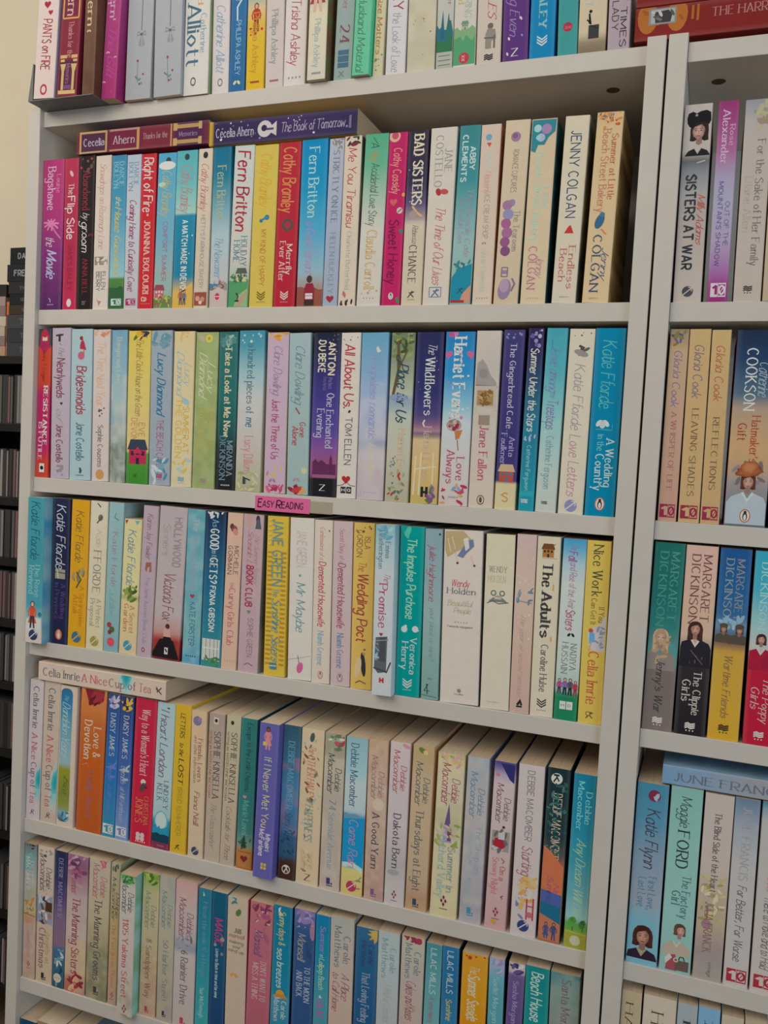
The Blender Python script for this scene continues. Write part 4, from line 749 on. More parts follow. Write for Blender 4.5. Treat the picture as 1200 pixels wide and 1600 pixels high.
B(r, 731, 769, 745.6, 516.9, '0:bcb0a4,.2:b4aaa0,.25:b8aca0,.5:b8aea2,1:c2b2a0', 'beige photo paperback with rustic scoop and cup', [
 ('P', [(.05, .27), (.1, .18), (.3, .16), (.5, .2), (.65, .25), (.9, .29), (.9, .31), (.05, .31)], '948c88'), ('O', .35, .24, .18, .2, 0, '84807c'), ('N', [(.06, .305), (.95, .315)], .06, '7c746c'), ('R', .08, .31, .92, .45, 'b0a698'), ('R', .14, .335, .8, .42, '9a7c54'), ('V', 24, .34, .415, '7c5c34,b08c5c,6a4c2c', .12, 4, .16, .78), ('P', [(.1, .43), (.9, .435), (.82, .47), (.2, .47)], 'b8ae a0'.replace(' ', '')), ('R', .25, .475, .7, .53, '8c7c6c'), ('T', 'Jane Fallon', .535, .84, 'ac4c68', 's', .5, .34), ('E', .5, .955, .15, '4c4846', 1.3), ('E', .5, .955, .12, 'c2b2a0', 1.3), ('O', .5, .955, .06, .12, 0, '4c4846')])
B(r, 771.7, 803.8, 787.4, 515.3, '0:3c3868,.7:38326a,.84:3c366c,.845:c2b48c,1:c6b890', 'indigo paperback with a little brick house at foot', [
 ('D', 8, .01, .05, '7c7ca4', .05, 3), ('T', 'The Gingerbread Cafe', .075, .545, 'b4acbc', 's', .5, .28), ('E', .4, .56, .02, 'b8b0c0'), ('T', 'Anita', .595, .7, '9c94b4', 's', .68, .26), ('T', 'Faulkner', .575, .745, '9c94b4', 's', .3, .26), ('house', .5, .845, .7, 'a84c38', 'b89c7c', '4c6c84'), ('X', 'S', .34, .62, .93, 'b8803c', 'n', .4)])
B(r, 809.1, 833, 826.3, 512.8, '0:2b2648,.12:2e2a50,.3:2c4864,.5:246c84,1:1f8a98', 'teal to midnight paperback with silver starry title', [
 ('D', 14, .01, .1, '8c7ca8,a8a4bc,5c548c', .1, 4), ('T', 'Summer Under the Stars', .11, .56, 'c0c4b4', 'hb', .5, .5), ('V', 5, .57, .61, 'a8a0c0,8cb0b8', .16, 3), ('T', 'Catherine Ferguson', .64, .885, '8cbcc4', 'n', .48, .26), ('R', .02, .89, .98, .92, '2c94a0'), ('T', 'avon', .935, .955, 'c8d4d0', 'nb', .48, .6)])
B(r, 835.4, 867.3, 855.5, 512.8, '0:3f94a0,.25:52a0a8,.5:84b4b0,.75:aabab0,1:b4b8ac', 'aqua to white paperback titled Love Among the Treetops', [
 ('N', [(.3, .06), (.3, .1), (.5, .13)], .03, '3c7484'), ('T', 'Love among', .11, .34, '74709c', 'c', .5, .46), ('T', 'the', .35, .375, '74709c', 'c', .5, .26), ('T', 'Treetops', .385, .545, '7c5c90', 'h', .5, .5), ('D', 6, .5, .7, 'b4c4bc', .04, 4), ('T', 'Catherine Ferguson', .585, .87, '6c9094', 's', .5, .34), ('T', 'avon', .94, .955, '3c4444', 'nb', .5, .4)])
B(r, 871, 910.5, 891.2, 514, 'c6bca6', 'cream paperback with mauve script titled Love Letters', [
 ('D', 4, .01, .04, '5c5448', .03, 3), ('N', [(.4, .09), (.55, .1), (.45, .14), (.7, .13)], .1, '4c4648'), ('O', .5, .13, .3, .12, 20, '8c847c'), ('O', .7, .11, .14, .06, -30, '5c5654'), ('T', 'Katie Fforde', .19, .54, '94908c', 'h', .5, .4), ('T', 'Love Letters', .57, .9, 'b0808c', 'h', .5, .42), ('arrow', .955, '8480a4', 'c0b8b0', .25)])
B(r, 912, 959, 932.4, 512.8, '00789a', 'strong turquoise paperback titled Wedding in the Country', [
 ('T', 'Katie Fforde', .065, .42, '54a49c', 'h', .5, .44), ('fly', .42, .51, .2, 'bcc8c8'), ('O', .42, .51, .1, .14, 0, 'b0b8b4'), ('N', [(.2, .535), (.75, .54), (.75, .51)], .03, '4c9498'), ('T', 'A Wedding', .585, .84, 'b4ccc8', 's', .72, .26), ('T', 'in the', .565, .65, '6cb0b4', 's', .4, .22), ('T', 'Country', .67, .86, 'b4ccc8', 's', .4, .28), ('peng', .935, 'b84c30', ('c8bcac', '2a2a30', 'd8d0c8'), .17)])

r = 'third'
B(r, 38.7, 64, 44, 777.3, '0:3c8894,.4:3a8490,.74:408a98,.88:8cb0b4,.89:b8b0a8,1:bcb0a4', 'teal paperback with walking woman, blue front cover showing', [
 ('T', 'Katie Fforde', .03, .42, '1e4c58', 'h', .5, .5), ('T', 'The Rose', .45, .68, '84aca8', 's', .68, .28), ('T', 'Revived', .47, .66, '84aca8', 's', .32, .3), ('P', [(.05, .92), (.05, .84), (.4, .82), (.97, .83), (.97, .92)], 'b8b8b4'), ('fig', .42, .9, .18, '4c2c24', 'b84c34', '3a3438', 'c99a80', 'b84c34'), ('E', .88, .8, .12, '34687c'), ('arrow', .945, '2c3858', 'b8b4b8', .27)], pro=1.3, side='2280b0,8cb4c8')
B(r, 78.3, 104, 84, 779.2, '0:222742,1:1f2440', 'navy paperback with silver script, bookstack drawing', [
 ('T', 'Katie Fforde', .045, .48, 'b4b4b8', 'h', .5, .52), ('R', .2, .485, .8, .55, '8c8878'), ('N', [(.2, .505), (.8, .51)], .06, '4c4c54'), ('N', [(.3, .48), (.4, .55)], .08, 'b0a890'), ('T', 'A Wedding', .585, .82, '543c74', 's', .7, .26), ('T', 'in Provence', .58, .83, '543c74', 's', .34, .26), ('peng', .935, 'a84c2c', ('b8744c', 'c8a890', 'd8c4b4'), .2)])
B(r, 104.9, 132, 112.8, 781.3, 'cc8e1e', 'orange yellow paperback titled Springtime Affair', [
 ('T', 'Katie Fforde', .075, .42, '6c5434', 'h', .5, .42), ('V', 6, .46, .54, '746c54,8c8468', .2, 3), ('N', [(.4, .49), (.65, .54), (.4, .6)], .08, '54503c'), ('T', 'A Springtime', .585, .86, 'ac6c24', 's', .72, .24), ('T', 'Affair', .65, .78, 'ac6c24', 's', .38, .24), ('arrow', .935, '3c6078', 'c89428', .27)])
B(r, 133.3, 160, 142.1, 783.2, '0:c2b8a4,1:beb492', 'cream paperback titled Perfect Proposal with pale grey capitals', [
 ('N', [(.4, .015), (.6, .04)], .06, '4c4844'), ('O', .6, .11, .14, .16, 20, '6c6660'), ('N', [(.4, .15), (.7, .1)], .06, '4c4640'), ('T', 'Katie', .19, .3, 'a89c90', 'c', .55, .3), ('T', 'FFORDE', .335, .615, '847c74', 's', .5, .42), ('T', 'A Perfect', .66, .85, '8c8878', 's', .68, .26), ('T', 'Proposal', .66, .84, '8c8878', 's', .32, .26), ('arrow', .945, '8c8444', 'beb492', .25)])
B(r, 160.8, 183.3, 171.2, 785.3, '0:84a4a8,.6:80a0a0,1:7498a0', 'greyish blue paperback with berry sprig near foot', [
 ('N', [(.5, .07), (.4, .1), (.7, .12)], .05, '4c7470'), ('T', 'Katie Fforde', .2, .56, '8c7c8c', 's', .52, .36), ('T', 'Jubilee', .585, .76, '6c948c', 'h', .5, .4), ('E', .35, .82, .16, '983444'), ('E', .55, .85, .18, '4c5c34'), ('E', .4, .87, .13, '743038'), ('E', .5, .935, .26, 'b84c54')])
B(r, 185, 211.8, 194.7, 811.5, '0:c0b688,.55:c4b888,.58:8c9064,.6:c2b282,1:c2ac88', 'short cream paperback titled Secret Garden', [
 ('P', [(.05, .01), (.25, .01), (.1, .04)], '9c3434'), ('P', [(.6, .01), (.9, .01), (.75, .04)], '6c94a0'), ('T', 'Katie Fforde', .08, .49, '4c7c90', 'h', .5, .44), ('V', 14, .5, .6, '54682c,3c5428,7c8c44', .2, 4), ('T', 'A Secret', .64, .84, 'b46c3c', 's', .68, .26), ('T', 'Garden', .63, .83, 'b46c3c', 's', .34, .26), ('arrow', .935, '3c849c', 'c2ac88', .25)])
B(r, 212.6, 235.3, 224.8, 790.7, 'a4929c', 'dull lilac paperback with small brown horse', [
 ('T', 'Karen Joy Fowler', .055, .35, '6c4454', 'h', .5, .36), ('P', [(.3, .42), (.35, .375), (.7, .37), (.75, .43), (.6, .44), (.6, .4), (.45, .41), (.45, .44)], '8c5848'), ('T', 'The Jane Austen Book Club', .47, .91, '84748c', 'n', .5, .26), ('E', .45, .955, .12, '8c3040', 1.2), ('E', .45, .955, .07, 'a4929c', 1.2)], side='b4a890')
B(r, 236.8, 279.8, 250.7, 792.5, '0:a4989a,.7:a89c9c,.82:a8827c,.87:94302c,1:6c2428', 'mauve grey paperback with figure in black gown', [
 ('T', 'HOLLYWOOD', .07, .39, '88807e', 'nb', .7, .26), ('T', 'Sinners', .12, .32, '948c8c', 'n', .3, .26), ('T', 'Victoria Fox', .43, .74, '7c3c44', 'h', .5, .4), ('P', [(.02, .99), (.02, .96), (.25, .87), (.5, .86), (.75, .87), (.98, .98), (.98, .99)], '1e1a1e'), ('P', [(.4, .87), (.38, .8), (.62, .8), (.65, .87)], 'b89084'), ('E', .52, .78, .08, '4c2c24'), ('P', [(.35, .88), (.4, .85), (.66, .85), (.7, .88)], '1e1a1e'), ('R', .45, .92, .58, .965, 'b8b4b0'), ('N', [(.48, .93), (.55, .95)], .05, '1e1a1e')])
B(r, 282.9, 310.5, 293.3, 796, '0:54909c,.5:5c94a0,.8:6c9ca0,1:4c8ca8', 'sky blue paperback titled Perfect Retreat', [
 ('T', 'The', .06, .14, 'a49cb0', 'n', .5, .3), ('T', 'Perfect Retreat', .16, .52, '8c88a8', 'h', .5, .36), ('heart', .45, .56, .14, '9c3448'), ('T', 'KATE FORSTER', .6, .88, '3c5c74', 'n', .5, .3), ('imp', .95, '2c4c60', .5, .035)], mott=[('88aca8', .5, 1.4, 0, 1)])
B(r, 312.7, 343.8, 322.5, 799, '0:1c2c4c,.2:1e4460,.5:20607c,.8:2a7484,1:2f7c84', 'navy to teal paperback with white picket fence at foot', [
 ('V', 8, .0, .04, 'a8b8bc,c0c8c8', .18, 4), ('T', 'As', .055, .1, '7c98ac', 's', .5, .3), ('T', 'GOOD', .115, .245, 'b8ccd0', 'sb', .48, .4), ('T', 'as it', .25, .29, '8cacb8', 'n', .5, .26), ('T', 'GETS?', .3, .46, 'b8ccd0', 'sb', .48, .36), ('T', 'FIONA GIBSON', .48, .77, 'b8ccd0', 'nb', .48, .26), ('R', .06, .82, .94, .96, 'b4b4ac'), ('N', [(.25, .81), (.25, .96)], .03, '6c7c74'), ('N', [(.45, .81), (.45, .96)], .03, '6c7c74'), ('N', [(.65, .81), (.65, .96)], .03, '6c7c74'), ('N', [(.82, .81), (.82, .96)], .03, '6c7c74'), ('N', [(.06, .88), (.94, .88)], .05, 'c0c0b8'), ('V', 14, .94, .99, '3c6c4c,4c7c54', .14, 2)])
B(r, 344.4, 368, 356.3, 801.8, 'c0a08c', 'peach paperback titled Curvy Girls Club', [
 ('O', .45, .1, .24, .2, 30, '7c4c4c'), ('O', .55, .12, .16, .2, -30, 'b87c70'), ('O', .3, .085, .12, .16, 20, '5c3438'), ('T', 'MICHELE', .21, .39, '5c4c4c', 'n', .68, .28), ('T', 'GORMAN', .21, .39, '5c4c4c', 'n', .28, .28), ('T', 'The', .44, .475, 'a8545c', 's', .5, .2), ('T', 'Curvy Girls Club', .48, .84, 'aa5c60', 's', .52, .4), ('imp', .945, 'a87c6c', .5, .03, 4)])
B(r, 370.6, 401.8, 381.8, 804, 'aa9296', 'mauve pink paperback with reading silhouettes and crimson capitals', [
 ('O', .3, .04, .14, .3, 0, 'b08c84'), ('O', .72, .03, .1, .18, 0, '3c3840'), ('P', [(.6, .09), (.65, .03), (.82, .03), (.9, .09)], '54525c'), ('T', 'The Summer Sisters', .12, .43, '9c707c', 'c', .72, .22), ('T', 'Seaside Ladies', .1, .42, 'a05c6c', 'c', .4, .26), ('T', 'BOOK CLUB', .325, .58, '983850', 'nb', .42, .32), ('heart', .45, .615, .1, '7c6c70'), ('T', 'SOPHIE GREEN', .655, .9, '7c6c72', 'n', .55, .26), ('N', [(.3, .955), (.5, .94), (.75, .955)], .04, '6c5c60')], side='8c8480,4c5454')
B(r, 411.4, 443.6, 418.3, 807, 'c4a43c', 'yellow paperback covered in golden dashes, beside Mr Maybe', [
 *[('R', .06, .22 + i * .029, .3, .232 + i * .029, 'a87c2c') for i in range(25)], *[('R', .72, .22 + i * .029, .95, .232 + i * .029, 'a87c2c') for i in range(25)], *[('R', .06, .02 + i * .03, .2, .03 + i * .03, 'c8b060') for i in range(6)],
 ('T', 'JANE GREEN', .02, .43, '5c8494', 'n', .52, .46), ('T', 'The', .45, .5, '6c8c90', 's', .5, .26), ('T', 'Sunshine Sisters', .51, .9, '4c7c98', 'c', .55, .4), ('R', .3, .915, .62, .955, '3c7494'), ('N', [(.3, .935), (.62, .935)], .05, 'c4b468')])
B(r, 449, 485.5, 454, 809.8, 'c6bab0', 'off white paperback titled Mr Maybe', [
 ('T', 'JANE GREEN', .08, .3, 'b09c98', 'n', .5, .38), ('E', .45, .355, .05, '5c8c8c'), ('T', 'Mr Maybe', .4, .7, '4c8484', 'h', .5, .36), ('N', [(.03, .88), (.5, .865), (.97, .845)], .02, '8c8488'), ('N', [(.42, .85), (.5, .91)], .03, '6c5c64'), ('O', .52, .925, .13, .22, 15, 'b85c80')])
B(r, 486, 513.9, 492, 813, 'c4b4a4', 'cream paperback titled Confessions of a Demented Housewife', [
 ('T', 'Confessions of a', .045, .24, 'a05c54', 'h', .45, .24), ('N', [(.8, .06), (.85, .07)], .06, '4c3838'), ('T', 'Demented Housewife', .255, .65, 'ac3c54', 'hb', .48, .36), ('T', 'Niamh Greene', .68, .89, '5c94a4', 's', .48, .32), ('peng', .95, '8c3044', ('c4b4a4', '8c3044', 'd0c0b8'), .15)], side='b09c80')
B(r, 515.6, 545.5, 521.2, 814.9, 'b4a09e', 'lilac paperback titled Demented Housewife', [
 ('T', 'Secret Diary of a', .045, .25, '8c5070', 'h', .48, .24), ('T', 'Demented Housewife', .255, .645, '8c3c64', 'hb', .48, .36), ('T', 'Niamh Greene', .68, .89, '446a94', 's', .48, .32), ('peng', .95, '7c3c64', ('b4a09e', '7c3c64', 'd0c0b8'), .15)])
B(r, 546.9, 579.2, 553.2, 817.4, 'c2a254', 'mustard yellow paperback titled Wedding Pact', [
 ('D', 6, .01, .06, '6c5434,8c7044', .05, 3), ('T', 'ISLA', .085, .155, '6c5a3c', 'n', .68, .26), ('T', 'GORDON', .045, .205, '6c5a3c', 'n', .3, .26), ('T', 'The', .235, .29, '984438', 'h', .45, .36), ('T', 'Wedding Pact', .305, .71, '94403c', 'hb', .5, .48), ('heart', .65, .76, .07, '8c5044'), ('O', .6, .85, .12, .55, -6, '2c3038'), ('O', .35, .87, .16, .5, 8, 'c0a880'), ('E', .62, .785, .07, 'a87c64'), ('N', [(.25, .965), (.45, .95), (.75, .965)], .05, '6c5434')])
B(r, 580.1, 611.7, 587.2, 820.5, '0:7ca4b0,.1:94b0b4,.28:b0b8ba,1:b4b6b8', 'white paperback with rooftop drawing titled The Promise', [
 ('V', 12, .0, .08, '5c94a4,94b8bc,6c9ca8', .18, 4), ('T', 'Emma', .1, .19, '546a74', 's', .66, .24), ('T', 'Heatherington', .035, .255, '546a74', 's', .32, .24), ('T', 'The', .28, .33, 'a84c68', 'c', .65, .3), ('T', 'Promise', .345, .6, 'ac4864', 's', .48, .42), ('heart', .42, .64, .1, '8c3038'), ('P', [(.1, .84), (.15, .66), (.75, .65), (.72, .86), (.3, .87)], '54585c'), ('R', .35, .66, .66, .8, '44484c'), ('N', [(.08, .84), (.75, .86), (.95, .8)], .08, '3c4248'), ('N', [(.15, .68), (.8, .67)], .05, '7c8488'), ('V', 10, .66, .86, '6c94a4,8ca8b0', .12, 7, .1, .35), ('P', [(.38, .895), (.46, .895), (.46, .925), (.38, .925)], 'ac2c3c'), ('P', [(.54, .895), (.62, .895), (.62, .925), (.54, .925)], 'ac2c3c'), ('R', .44, .905, .56, .915, 'ac2c3c')], pro=1.3)
B(r, 615.3, 654.2, 624.6, 823, '008a84', 'emerald teal paperback titled Impulse Purchase', [
 ('V', 4, .0, .05, '4cac90,6cb098', .18, 3, .1, .5), ('T', 'The Impulse Purchase', .07, .54, '94c4a4', 'hb', .52, .36), ('E', .3, .605, .13, 'c0ccc0'), ('R', .3, .58, .4, .615, 'c0ccc0'), ('E', .75, .6, .13, 'c0ccc0'), ('N', [(.68, .59), (.9, .61)], .05, 'c0ccc0'), ('T', 'Veronica', .655, .865, 'b4ccbc', 's', .7, .26), ('T', 'Henry', .68, .84, 'b4ccbc', 's', .36, .26), ('chev', .93, 'b4d0c0', .19), ('imp', .962, '94bcac', .3, .02)])
B(r, 657, 683.7, 664.7, 826.9, '0:7c949a,.5:88a09e,1:70948a', 'sage grey paperback with red lowercase signature', [
 ('E', .85, .03, .07, '3c4c50'), ('T', 'julie highmore', .1, .42, '943c50', 'h', .48, .36), ('T', 'your place or mine?', .46, .77, '6c8088', 'h', .55, .26), ('fly', .5, .88, .1, '5c7474'), ('N', [(.35, .92), (.38, .97)], .05, '2c3838'), ('N', [(.35, .92), (.2, .95), (.5, .95)], .04, '2c3838'), ('E', .36, .915, .06, '2c3838'), ('N', [(.05, .975), (.95, .985)], .03, '34484c')])
B(r, 686.9, 746.5, 694.7, 829.2, 'c4b6aa', 'thick white paperback titled Beautiful People', [
 ('P', [(.03, .01), (.5, .005), (.7, .05), (.55, .1), (.3, .13), (.1, .16), (.03, .12)], 'a8946c'), ('P', [(.35, .15), (.6, .06), (.75, .05), (.78, .09), (.6, .13), (.5, .16)], '64708c'), ('P', [(.5, .05), (.62, .04), (.66, .1), (.56, .12)], 'c8bcb4'), ('N', [(.3, .13), (.38, .19)], .04, 'c0a898'), ('N', [(.7, .14), (.78, .2)], .04, 'c0a898'), ('E', .36, .19, .03, '3c2c30'), ('E', .8, .2, .03, '6c2c30'), ('N', [(.2, .04), (.3, .11)], .02, 'c8bcb0'), ('N', [(.1, .05), (.18, .13)], .02, 'c8bcb0'), ('X', 'Wendy', .22, .68, .305, 'a43c54', 'h', .17), ('X', 'Holden', .12, .84, .35, '6c6c70', 's', .15), ('X', 'Beautiful', .14, .76, .42, 'a8987c', 'h', .14), ('X', 'People', .3, .74, .462, 'a8987c', 'h', .13), ('imp', .53, '6c645c', .3, .012), ('X', 'Fantastic enjoyment', .15, .8, .555, '54504c', 's', .05), ('E', .5, .925, .05, '7c7470'), ('X', 'headline', .38, .62, .945, '7c7470', 's', .04)])
B(r, 749.8, 794.3, 760.4, 835.4, '0:c6b89c,.4:c4b8a2,1:c4b6a4', 'thick cream paperback with small crest drawing', [
 ('X', 'WENDY', .15, .75, .2, '7c7a70', 's', .2), ('X', 'HOLDEN', .12, .72, .255, 'a89c78', 's', .22), ('E', .32, .335, .1, '5c605c'), ('E', .32, .335, .06, 'c4b8a2'), ('E', .62, .335, .1, '5c605c'), ('E', .62, .335, .06, 'c4b8a2'), ('P', [(.2, .375), (.4, .35), (.55, .35), (.75, .375), (.8, .385), (.15, .385)], '6c706c'), ('R', .35, .355, .6, .37, 'b0a894'), ('N', [(.1, .395), (.3, .38), (.5, .395), (.85, .385)], .03, '4c504c'), ('X', 'headline', .25, .65, .958, '9ca8a8', 's', .05)], side='3c3436,5a4c48')
B(r, 795.2, 825.3, 808.6, 835.4, '0:b8a09a,.3:bca696,.7:b89c8c,1:b4988c', 'dusty pink beige paperback with stork mark at foot', [
 ('D', 18, .12, .6, 'd0c4b4,c8b8a8', .05, 4), ('V', 7, .3, .38, '5c7484,748c94', .14, 3, .05, .35), ('V', 7, .3, .38, '5c7484,748c94', .14, 5, .6, .95), ('N', [(.15, .37), (.9, .38)], .05, '64808c'), ('T', 'The year of secret service', .44, .9, 'a48c84', 'c', .5, .26), ('N', [(.4, .955), (.55, .93), (.62, .955)], .12, '24242a'), ('R', .35, .958, .65, .967, '24242a')])
B(r, 827.2, 862.7, 840.6, 838.8, 'c6b7a0', 'cream paperback with heavy slab title The Adults', [
 ('house', .48, .115, .5, 'a06c38', '6c4424', '3c2c1c'), ('N', [(.65, .055), (.78, .04)], .03, '5c4c3c'), ('N', [(.2, .12), (.9, .12)], .02, '8c8068'), ('T', 'The', .15, .275, '3e3c3a', 'sb', .5, .42), ('T', "'", .28, .3, 'c09050', 'nb', .7, .2), ('T', 'Adults', .31, .555, '3e3c3a', 'sb', .5, .42), ('T', "'", .565, .58, 'c09050', 'nb', .7, .2), ('T', 'Caroline Hulse', .6, .86, '4c4a4c', 's', .52, .3), ('chev', .93, '3c3a38', .2), ('imp', .965, '5c564c', .35, .02)])
B(r, 864.2, 900.5, 880.9, 842.5, '0:3c8cb0,.06:5c9cb8,.14:9cb4b8,.25:b4bcb4,.7:b0bab0,.78:9cb0a8,.84:7c9c90,.86:1c7450,1:1c7450', 'blue topped white paperback with four women and green foot', [
 ('T', 'The', .03, .06, '8c5c80', 'c', .5, .3), ('T', 'Fall', .07, .12, '8c4c74', 'hb', .45, .36), ('T', 'and Rise of the Amir', .13, .38, 'a05478', 'h', .5, .3), ('T', 'Sisters', .39, .5, 'a04c70', 'hb', .48, .38), ('fly', .55, .53, .14, '242428'), ('T', 'NADIYA', .575, .72, '6c7478', 's', .7, .26), ('T', 'HUSSAIN', .57, .74, '6c7478', 's', .34, .26), ('fig', .18, .855, .08, '2c2428', 'a04474', '3c2c3c'), ('fig', .42, .86, .09, '3c2c34', '7c5c94', '242434'), ('fig', .65, .86, .09, '2c2c30', '4c4c54', '242424'), ('fig', .87, .86, .08, '7c2c34', 'a83444', '8c2c3c'), ('R', .24, .895, .5, .94, 'c0c8c0'), ('R', .53, .895, .8, .94, 'c0c8c0'), ('X', 'H', .31, .43, .918, '2c5c44', 'n', .11), ('X', 'D', .6, .72, .918, '2c5c44', 'n', .11)])
B(r, 901.7, 939.2, 917.7, 845.3, 'c2a850', 'lemon yellow paperback titled Nice Work', [
 ('T', 'Nice Work', .025, .3, '4c4a34', 's', .5, .4), ('T', '(If You', .345, .44, '5c5840', 's', .75, .22), ('T', 'Can Get It)', .315, .47, '5c5840', 's', .42, .22), ('P', [(.95, .39), (.75, .45), (.35, .48), (.2, .5), (.3, .58), (.55, .6), (.95, .6)], 'b4acac'), ('V', 14, .44, .58, '8c8c98,a4a4ac,7c849c', .14, 3, .55, .95), ('E', .35, .49, .1, 'a84c3c'), ('P', [(.3, .5), (.5, .5), (.55, .55), (.3, .56)], '5c94b4'), ('N', [(.4, .55), (.3, .6), (.5, .61)], .05, 'b08c80'), ('T', 'Celia Imrie', .605, .89, 'b05a3c', 's', .52, .42), ('runner', .95, '4c4a34', .16), ('E', .42, .945, .1, '4c4a34'), ('E', .42, .945, .07, 'c2a850')])
def _mira(s, v, col='7c2c3c', r=.13, u=.5):
    a = s.W / s.H
    for x, y in ((0, -1.3), (0, 1.3), (-.75, 0), (.75, 0)):
        s.P([(u + x * r, v + (y - .85) * r * a), (u + (x + .5) * r, v + y * r * a), (u + x * r, v + (y + .85) * r * a), (u + (x - .5) * r, v + y * r * a)], col); s.k += .3
    s.N([(u - r * 1.6, v + 3 * r * a), (u + r * 1.6, v + 3 * r * a)], r * .3, '5c5450')
Spine.mira = _mira
def _mark(s, v, col='2c3448', r=.16, u=.5):
    a = s.W / s.H
    s.R(u - r, v - r * a, u + r * .2, v + r * a, col); s.k += .3; s.E(u + r * .7, v + r * .7 * a, r * .3, col); s.k += .3; s.N([(u - r, v + r * 1.4 * a), (u + r, v + r * 1.4 * a)], r * .3, col)
Spine.mark = _mark
def DM(c='34404c', a=.08, b=.3, st='h', u1=.72, u2=.36, h=.28):      # two line handwritten author name
    return [('T', 'Debbie', a + (b - a) * .35, b - (b - a) * .08, c, st, u1, h), ('T', 'Macomber', a, b, c, st, u2, h * 1.1)]
r = 'fourth'
for xl, xr, tx, yt, bs, lab in ((35.5, 60.5, 43.2, 1062.1, '0:b0a8a8,1:b0a6aa', 'white paperback titled Nice Cup of Tea, hard against left upright'), (62, 86.5, 69.9, 1065.3, '0:ac9e90,1:aa9a8c', 'beige toned paperback titled Nice Cup of Tea, beside blue and green spine')):
    B(r, xl, xr, tx, yt, bs, lab, [
     ('S', .86, .74, .4, 1.5, 4, '6cacac', 'aea49e'), ('S', .9, .7, .3, .7, 10, '188c94', '5ca4a6'), ('T', 'Celia Imrie', .05, .345, '54545a', 's', .5, .4), ('T', 'A Nice', .385, .57, 'a4505c', 's', .48, .4), ('T', 'Cup of', .595, .77, '6c5c64', 's', .48, .4), ('T', 'Tea', .805, .885, 'a4545c', 's', .48, .4), ('runner', .95, '3c383a', .15), ('E', .52, .94, .08, '3c383a'), ('E', .52, .94, .05, 'aca09a')])
B(r, 87, 113, 95, 1072, '0:b8a89a,1:b4a698', 'white edged paperback with blue and green panel, titled Dandelion', [
 ('slot', .06, .02, .74, .97, ((0, '2c5c84'), (.1, '2c6c94'), (.3, '5c8c9c'), (.56, '849ca4'), (.575, '80842c'), (.8, '6c7434'), (.9, '7c8444'), (.93, '6c94a0'), (1, '2c4c5c'))),
 ('T', 'The', .065, .105, '7ca4b4', 'c', .4, .22), ('T', 'Dandelion Years', .12, .5, '94b0b0', 'c', .4, .42), ('N', [(.4, .64), (.6, .68), (.4, .7)], .03, '3c4424'), ('T', 'Erica', .65, .76, '4c5428', 'c', .5, .3), ('V', 12, .9, .955, '5c94b0,a8b8b8,34586c', .14, 4, .2, .8)], side='b8aca0')
B(r, 117.9, 157, 127.5, 1077, '0:c08440,.05:b86c3c,.16:b06a38,.24:aa5c2c,.5:a8521e,1:a04c20', 'burnt orange paperback titled Love & Devotion', [
 ('P', [(.05, .005), (.95, .005), (.97, .16), (.8, .14), (.6, .12), (.5, .06)], 'b06c44'), ('P', [(.15, .005), (.92, .005), (.9, .07), (.72, .1), (.55, .105), (.35, .12), (.25, .06)], '742430'), ('V', 9, .01, .1, '8c3038,5c1c28', .2, 6, .2, .9), ('T', 'Love &', .265, .47, 'c8a894', 's', .7, .28), ('T', 'Devotion', .225, .49, 'd0b4a4', 's', .34, .28), ('N', [(.15, .54), (.35, .52), (.4, .545)], .02, 'c07c54'), ('T', 'Emily Jones', .58, .9, '8c5868', 's', .5, .26)])
for xl, xr, tx, yt, bs, lab, fl, c2, lc in ((158, 177.3, 169.3, 1084.8, '0:2c4478,.3:2c5490,.6:2464a0,1:2c7c94', 'blue paperback with pale pink blossoms at head, boxed ten at foot', 'a49cb4,b4a4ac,8c84a8', '5c6cb0', '3c7c88'), (178.2, 198, 189.3, 1089, '0:2c3a64,.3:34508c,.6:3c5c94,1:6c84b4', 'blue paperback with yellow flowers at head, boxed ten at foot', 'c8942c,c89c44,2c2c34', '94a0a4', '6c6c9c')):
    B(r, xl, xr, tx, yt, bs, lab, [
     ('V', 9, .02, .09, fl, .26, 4), ('E', .3, .085, .14, fl.split(',')[0]), ('E', .75, .075, .14, fl.split(',')[1]), ('T', 'DAISY JAMES', .135, .43, 'a4b0c4', 's', .5, .38), ('V', 6, .48, .6, c2, .26, 5), ('T', 'Cornish', .48, .6, c2, 'c', .5, .44), ('T', 'at Mill Farmhouse', .63, .87, c2, 'c', .48, .36), ('ten', .945, 'b4b8bc', lc, .1, .9, .07)])
B(r, 202, 235.3, 212.5, 1092.5, '0:a82440,1:aa2038', 'raspberry red paperback titled Woman\'s Heart', [
 ('T', "Way to a Woman's Heart", .075, .525, 'c8a0a0', 's', .52, .36), ('E', .52, .57, .12, 'c8b0b0'), ('N', [(.5, .58), (.4, .62), (.7, .6)], .08, '3c2430'), ('V', 4, .57, .62, '4c3c44', .14, 3, .3, .7), ('T', 'CHRISTINA', .665, .86, 'b06c44', 's', .7, .2), ('T', 'JONES', .68, .85, 'b87048', 's', .38, .32), ('E', .38, .935, .1, 'c8a4a4'), ('E', .58, .935, .1, 'c8a4a4'), ('E', .38, .96, .1, 'c8a4a4'), ('E', .58, .96, .1, 'c8a4a4'), ('imp', .982, 'c8989c', .4, .03)], side='5c3440')
